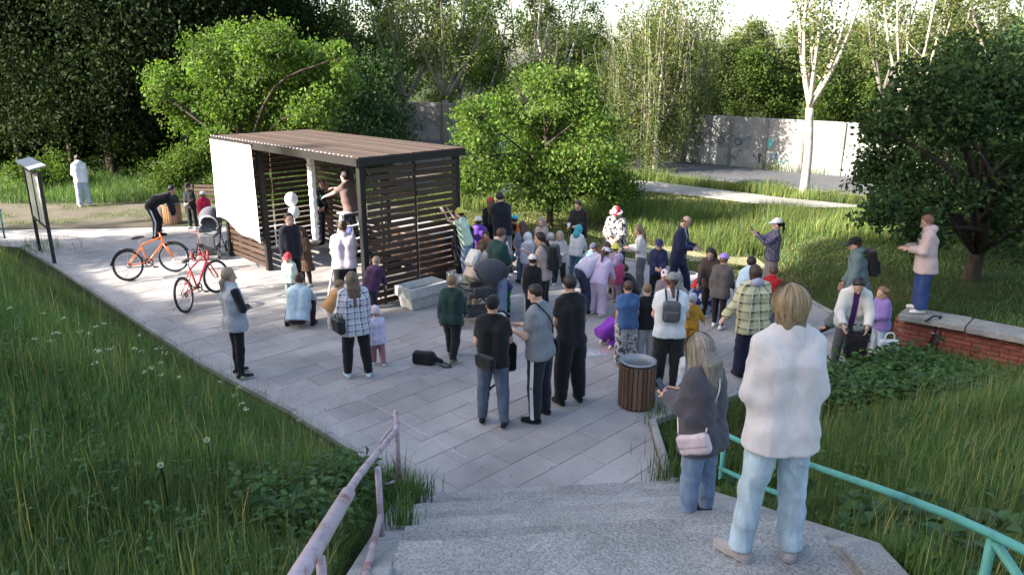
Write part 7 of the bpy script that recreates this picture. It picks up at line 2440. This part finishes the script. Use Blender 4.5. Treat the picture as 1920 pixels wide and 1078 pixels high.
person('red_hat', 'woman in red and white hat with black and white patterned top and black trousers', head=(1157, 386), h=1.64, pose='front', hd=160, build=1.15, top=('patterned_top', blotch('mono_print', [(0, (.02, .02, .02)), (.47, (.50, .47, .45)), (.58, (.03, .025, .025)), (.64, (.48, .42, .40))], 20, 3), dict(JACK, hem=.16)), bot=('trousers', BLACK, dict(WIDE)), shoes=SH_W, hair=('long', (.5, .42, .36)), hat=('hat', blotch('red_white_hat', [(0, (.62, .05, .06)), (.48, (.70, .66, .62))], 9, 1)), )
person('yellow_hat', 'child in yellow sun hat in front of the woman in the red and white hat', head=(1155, 457), h=1.05, pose='stand', hd=5, top=('top', C_(.35, .30, .36), LONG), bot=('trousers', BLACK, PANT), hair=('short', TAN_H), hat=('hat', C_(.66, .60, .10)), group=KID)
person('pink_kid', 'child in raspberry pink jacket with a lilac hood', head=(1158, 476), h=1.0, pose='front', hd=-60, top=('jacket', C_(.42, .06, .15), HOOD), bot=('trousers', C_(.30, .22, .26), PANT), shoes=SH_W, hair=('short', TAN_H), hat=('hood', C_(.36, .27, .42)), group=KID)
person('lilac_bend', 'woman in pale lilac T-shirt bending down to the paving', head=(1098, 480), h=1.62, pose='bend', hd=-60, top=('t_shirt', C_(.52, .46, .56), dict(TEE, loose=.025)), bot=('trousers', C_(.03, .04, .08), PANT), hair=('long', BROWN_H))
PEOPLE['lilac_bend'][0].location = up(1090, 585)
person('lilac_girl', 'girl in lilac pyjama-like suit and white cap leaning forward', foot=(1120, 590), h=1.32, pose='lean', hd=-35, lean=26, top=('top', C_(.56, .44, .60), dict(LONG, loose=.02)), bot=('trousers', C_(.48, .38, .50), dict(WIDE)), shoes=SH_W, hair=('lowpony', BROWN_H), hat=('cap', WHITE), group=KID)
person('purple_crouch', 'child in bright purple suit crouching over the chalk picture', foot=(1128, 652), h=1.15, pose='crouch', hd=-55, top=('hoodie', C_(.20, .035, .36), dict(LONG, loose=.02)), bot=('trousers', C_(.19, .03, .34), dict(WIDE)), shoes=SH_W, hair=('long', BROWN_H), group=KID)
person('blue_boy', 'boy in blue T-shirt and grey camouflage trousers seen from behind', foot=(1172, 684), head_y=527, pose='stand', hd=12, build=1.1, top=('t_shirt', C_(.05, .11, .24), dict(TEE, loose=.02)), bot=('camouflage_trousers', blotch('grey_camo', [(0, (.06, .06, .065)), (.44, (.28, .28, .29)), (.54, (.46, .46, .47)), (.64, (.12, .12, .13))], 16, 2), WIDE), shoes=(GREY, RUB_W), hair=('buzz', BROWN_H), group=KID)
person('black_boy', 'boy in black T-shirt and grey trousers next to the boy in blue', foot=(1208, 678), head_y=533, pose='front', hd=4, build=1.1, top=('t_shirt', BLACK, dict(TEE, loose=.02, sleeve='none')), bot=('trousers', C_(.30, .30, .32), WIDE), shoes=SH_B, hair=('buzz', TAN_H), group=KID)
person('grey_pack', 'woman in white T-shirt and grey cap with a small grey backpack', foot=(1248, 730), head_y=514, pose='front', hd=-8, build=1.08, top=('t_shirt', C_(.60, .61, .62), dict(TEE, loose=.03)), bot=('trousers', C_(.018, .018, .02), dict(WIDE)), shoes=(C_(.34, .30, .26), RUB_W), hair=('lowpony', (.09, .04, .03)), hat=('cap', C_(.22, .215, .20)))
backpack('grey_pack', 'small grey leather backpack on the woman in the white T-shirt', plain('grey_leather', (.075, .075, .08), .4), BLACK, (.125, .06, .155), dz=-.02)
person('white_girl', 'girl in white top and grey jeans looking left on the lawn edge', head=(1205, 421), h=1.38, pose='phone', hd=80, top=('top', C_(.64, .60, .60), LONG), bot=('jeans', C_(.14, .14, .15), WIDE), shoes=SH_W, hair=('long', TAN_H), group=KID)
person('navy_kid', 'boy in navy cap and navy jacket with black trousers facing the camera', head=(1236, 447), h=1.3, pose='front', hd=175, top=('jacket', C_(.025, .03, .075), LONG), bot=('trousers', BLACK, PANT), shoes=SH_G, hair=('short', BROWN_H), hat=('cap', C_(.03, .035, .09)), group=KID)
person('suit_man', 'balding man in navy suit and white shirt looking at his phone', head=(1277, 399), h=1.74, pose='stride', hd=-118, lean=5, inner=('shirt', C_(.66, .62, .66), dict(g=.010, sleeve='none')), top=('suit_jacket', C_(.018, .020, .055), dict(g=.020, loose=.014, hem=.13, boxy=.05, open_front=True)), bot=('suit_trousers', C_(.018, .020, .055), PANT), shoes=SH_B, hair=('bald', BROWN_H), group=None, skin=SKIN, hpitch=28, aL=((10, 10), (85, -25)), aR=((10, 10), (85, -25)), L=((22, 2), (10, 2)), Rr=((-10, 3), (-24, 3)))
phone('suit_man', 'phone in the hands of the man in the suit', 'R', True)
person('red_white_cap', 'child in white and red cap in front of the boy in navy', head=(1247, 505), h=1.02, pose='stand', hd=170, top=('jacket', C_(.20, .16, .18), LONG), bot=('trousers', C_(.15, .13, .14), PANT), hair=('short', BROWN_H), hat=('cap', blotch('red_white_cap', [(0, (.68, .66, .65)), (.5, (.35, .04, .05))], 7, 1)), group=KID)
person('grey_hood', 'person in speckled grey hood behind the woman with the grey backpack', head=(1265, 512), h=1.45, pose='lean', hd=-20, top=('jacket', C_(.22, .20, .20), HOOD), bot=('trousers', BLACK, PANT), hair=None, hat=('hood', blotch('speckle_grey', [(0, (.14, .14, .13)), (.5, (.26, .255, .24))], 60, 3)), group='crowd on the plaza')
person('yellow_kid', 'toddler in mustard yellow overalls and pale blue hat', foot=(1292, 656), head_y=551, pose='walk', hd=-10, top=('top', C_(.48, .25, .03), dict(LONG, loose=.02)), bot=('overalls', C_(.48, .25, .03), WIDE), shoes=SH_G, hair=None, hat=('beanie', C_(.36, .39, .46)), group=KID, L=((10, 4), (0, 2)), Rr=((-6, 4), (-14, 2)), aR=((10, 30), (15, 25)))
person('red_blue', 'child in red cap, blue jacket and pale jeans squatting on the paving', foot=(1326, 588), h=1.25, pose='squat', hd=110, top=('jacket', blotch('blue_white_jacket', [(0, (.02, .03, .16)), (.56, (.5, .52, .6))], 5, 1), LONG), bot=('jeans', denim('ice_denim', (.38, .45, .55)), PANT), shoes=SH_W, hair=('short', BROWN_H), hat=('cap', C_(.55, .03, .03)), group=KID)
person('brown_girl', 'dark-haired girl in brown jacket bending her head right of the squatting child', head=(1340, 456), h=1.45, pose='lean', hd=150, lean=18, top=('jacket', C_(.07, .05, .045), LONG), bot=('trousers', C_(.02, .016, .015), PANT), hair=('long', DARK_H), group=KID)
person('purple_cap', 'girl in lilac cap, grey-brown sweatshirt and black leggings', foot=(1345, 614), head_y=476, pose='walk', hd=-35, L=((8, 2), (0, 1)), Rr=((-6, 2), (-12, 1)), top=('sweatshirt', C_(.10, .088, .085), dict(LONG, loose=.024, hem=.10)), bot=('leggings', C_(.012, .012, .016), SLIM), shoes=SH_W, hair=('short', TAN_H), hat=('cap', C_(.38, .25, .62)), group=KID)
person('yellow_plaid', 'woman in yellow-green plaid coat with lilac hood and navy trousers', foot=(1402, 708), head_y=499, pose='walk', hd=10, L=((8, 2), (0, 1)), Rr=((-8, 2), (-14, 1)), build=1.12, top=('plaid_coat', plaid('yellow_plaid', (.46, .44, .27), (.08, .07, .055), (.52, .50, .36), 8), dict(g=.026, loose=.034, hem=.14, boxy=.07, wr=.008)), inner=('hood', C_(.30, .30, .40), dict(g=.012, hem=-.2, hood=True, sleeve='none')), bot=('trousers', C_(.012, .016, .04), dict(WIDE)), shoes=SH_B, hair=('bob', (.05, .026, .018)), aL=((8, 22), (20, 28)))
person('sky_kid', 'child in pale blue jacket just in front of the woman in the plaid coat', head=(1411, 482), h=1.42, pose='front', hd=-10, top=('jacket', C_(.42, .56, .66), HOOD), bot=('trousers', C_(.3, .3, .36), PANT), shoes=SH_W, hair=('short', DARK_H), group=KID)
person('red_jacket', 'child in red jacket to the right of the child in pale blue', head=(1446, 498), h=1.22, pose='lean', hd=-30, top=('jacket', C_(.34, .014, .014), HOOD), bot=('trousers', C_(.12, .10, .14), PANT), hair=('short', (.09, .04, .03)), group=KID)
person('photo_woman', 'woman in white cap and dark patterned jacket taking a photo with raised hands', head=(1455, 409), h=1.62, pose='photo', hd=82, top=('jacket', blotch('violet_print', [(0, (.05, .045, .08)), (.48, (.20, .18, .24)), (.58, (.06, .055, .10))], 26, 2), LONG), bot=('skirt', C_(.20, .175, .165), dict(skirt=.74, flare=.01, g=.012)), shoes=SH_B, hair=('pony', DARK_H), hat=('cap', C_(.7, .7, .7)), group=None)
phone('photo_woman', 'phone raised by the woman in the white cap', 'R', True)
person('teal_hoodie', 'man in black cap and grey-teal hoodie striding to the left', foot=(1600, 628), h=1.80, pose='stride', hd=72, top=('hoodie', C_(.10, .145, .155), dict(HOOD, loose=.03)), bot=('trousers', C_(.10, .13, .13), dict(WIDE)), shoes=SH_BW, hair=('short', BROWN_H), hat=('cap', BLACK), group=None, L=((34, 3), (30, 3)), Rr=((-14, 3), (-20, 3)), aL=((2, 8), (22, -8)), aR=((2, 8), (30, -14)))
backpack('teal_hoodie', 'black backpack slung on the man in the grey-teal hoodie', BLACK, BLACK, (.15, .08, .22), dz=.02)
person('white_coat', 'man in white jacket over a purple shirt looking down into a black bag', head=(1607, 500), h=1.66, pose='lean', hd=165, lean=24, inner=('shirt', C_(.10, .025, .15), dict(g=.012, sleeve='none')), top=('jacket', C_(.62, .60, .56), dict(JACK, loose=.034, open_front=True, collar=True)), bot=('trousers', C_(.12, .12, .13), PANT), hair=('short', DARK_H), skin=SKIN2, group=None, hpitch=34, aL=((16, 14), (45, -10)), aR=((16, 14), (45, -10)))
wbag = empty('black_bag', attach('white_coat', (-.05, .42, .62)), R(165)); tag(wbag, 'open black bag held by the man in the white jacket', 'bag')
sdf_part('bag_body', lambda P: np.maximum(sd_box(P, (0, 0, -.05), (.16, .07, .20), .05), -sd_box(P, (0, 0, .12), (.12, .045, .10), .03)) + wrinkle(P, 5, .008), (-.24, -.15, -.32), (.24, .15, .2), .014, BLACK, wbag)
for sx in (-1, 1): MB().tube(catmull([(sx * .12, 0, .12), (sx * .10, -.02, .24), (sx * .02, -.03, .26)], 4), .012, 6).build('handle', BLACK, wbag, True)
person('bun_girl', 'small girl in lilac jacket with hair tied up beside the man in the white jacket', head=(1662, 537), h=1.18, pose='front', hd=100, top=('jacket', C_(.22, .15, .38), JACK), bot=('jeans', denim('ice_denim', (.38, .45, .55)), PANT), shoes=SH_W, hair=('tails', TAN_H), group=KID)
gb = empty('carrier_bag', attach('bun_girl', (-.32, .05, .36))); tag(gb, 'white plastic carrier bag beside the small girl in lilac', 'bag')
sdf_part('bag_body', lambda P: sd_box(P, (0, 0, -.12), (.14, .07, .16), .04) + wrinkle(P, 7, .014, (22, 18, 19)), (-.22, -.15, -.34), (.22, .15, .1), .015, plain('white_plastic', (.62, .63, .64), .3, bump=.3), gb)
for sx in (-1, 1): MB().tube(catmull([(sx * .08, 0, .02), (sx * .06, 0, .13), (0, 0, .16)], 4), .012, 6).build('handle', M_WHITE, gb, True)
person('pink_hoodie', 'woman in pale pink hoodie and blue jeans standing on the brick wall', foot=(1722, 583), gz=.625, h=1.62, pose='phone', hd=72, top=('hoodie', C_(.46, .36, .36), dict(HOOD, loose=.036, hem=.14)), bot=('jeans', denim('royal_denim', (.03, .055, .16)), dict(WIDE, loose=.03)), shoes=SH_W, hair=('short', (.20, .10, .06)), group=None, hpitch=20)
phone('pink_hoodie', 'phone in the hands of the woman in the pink hoodie', 'R', True)

# --- more of the packed children and parents in the middle of the crowd
person('black_mum', 'woman in black coat with a dark ponytail at the far end of the slatted wall', head=(872, 405), h=1.6, pose='lean', hd=20, lean=12, top=('coat', C_(.016, .014, .016), JACK), bot=('trousers', BLACK, PANT), hair=('pony', DARK_H))
person('grey_mum', 'girl in grey-blue cardigan behind the child in the orange jacket', head=(982, 416), h=1.34, pose='front', hd=20, top=('cardigan', C_(.13, .15, .20), JACK), bot=('jeans', JEAN_M, PANT), hair=('long', BROWN_H))
person('mint_kid', 'child in mint green jacket squatting behind the white-capped child', foot=(1008, 505), h=1.1, pose='squat', hd=-30, top=('jacket', C_(.30, .45, .40), LONG), bot=('trousers', C_(.2, .16, .2), PANT), shoes=SH_W, hair=('tails', BROWN_H), group=KID)
person('cream_kid', 'child in cream jacket and grey beanie behind the woman in beige', head=(1034, 437), h=1.15, pose='stand', hd=30, top=('jacket', C_(.56, .50, .42), JACK), bot=('trousers', C_(.05, .06, .10), PANT), shoes=SH_W, hair=('short', TAN_H), hat=('beanie', C_(.40, .38, .36)), group=KID)
person('navy_lean', 'child in denim-blue jacket leaning between the lilac girl and the bending woman', head=(1109, 462), h=1.1, pose='lean', hd=-70, top=('jacket', C_(.06, .14, .24), JACK), bot=('trousers', NAVY, PANT), hair=('short', DARK_H), hat=('cap', C_(.12, .10, .16)), group=KID)
person('dark_squat', 'boy in black squatting right of the raspberry pink child', foot=(1190, 560), h=1.2, pose='squat', hd=60, top=('top', C_(.02, .02, .025), LONG), bot=('trousers', C_(.10, .10, .11), PANT), shoes=SH_W, hair=('short', BROWN_H), group=KID)
person('sky_dress', 'girl in pale blue dress kneeling near the child in red cap', foot=(1300, 560), h=1.12, pose='squat', hd=-110, top=('dress_top', C_(.40, .50, .62), LONG), bot=('tights', C_(.55, .52, .52), SLIM), shoes=SH_W, hair=('tails', TAN_H), group=KID)
person('orange_kid', 'child in burnt orange hoodie beside the purple-hooded child', head=(912, 432), h=1.15, pose='front', hd=160, top=('hoodie', C_(.42, .14, .04), HOOD), bot=('trousers', C_(.06, .06, .08), PANT), shoes=SH_W, hair=('short', BROWN_H), group=KID)
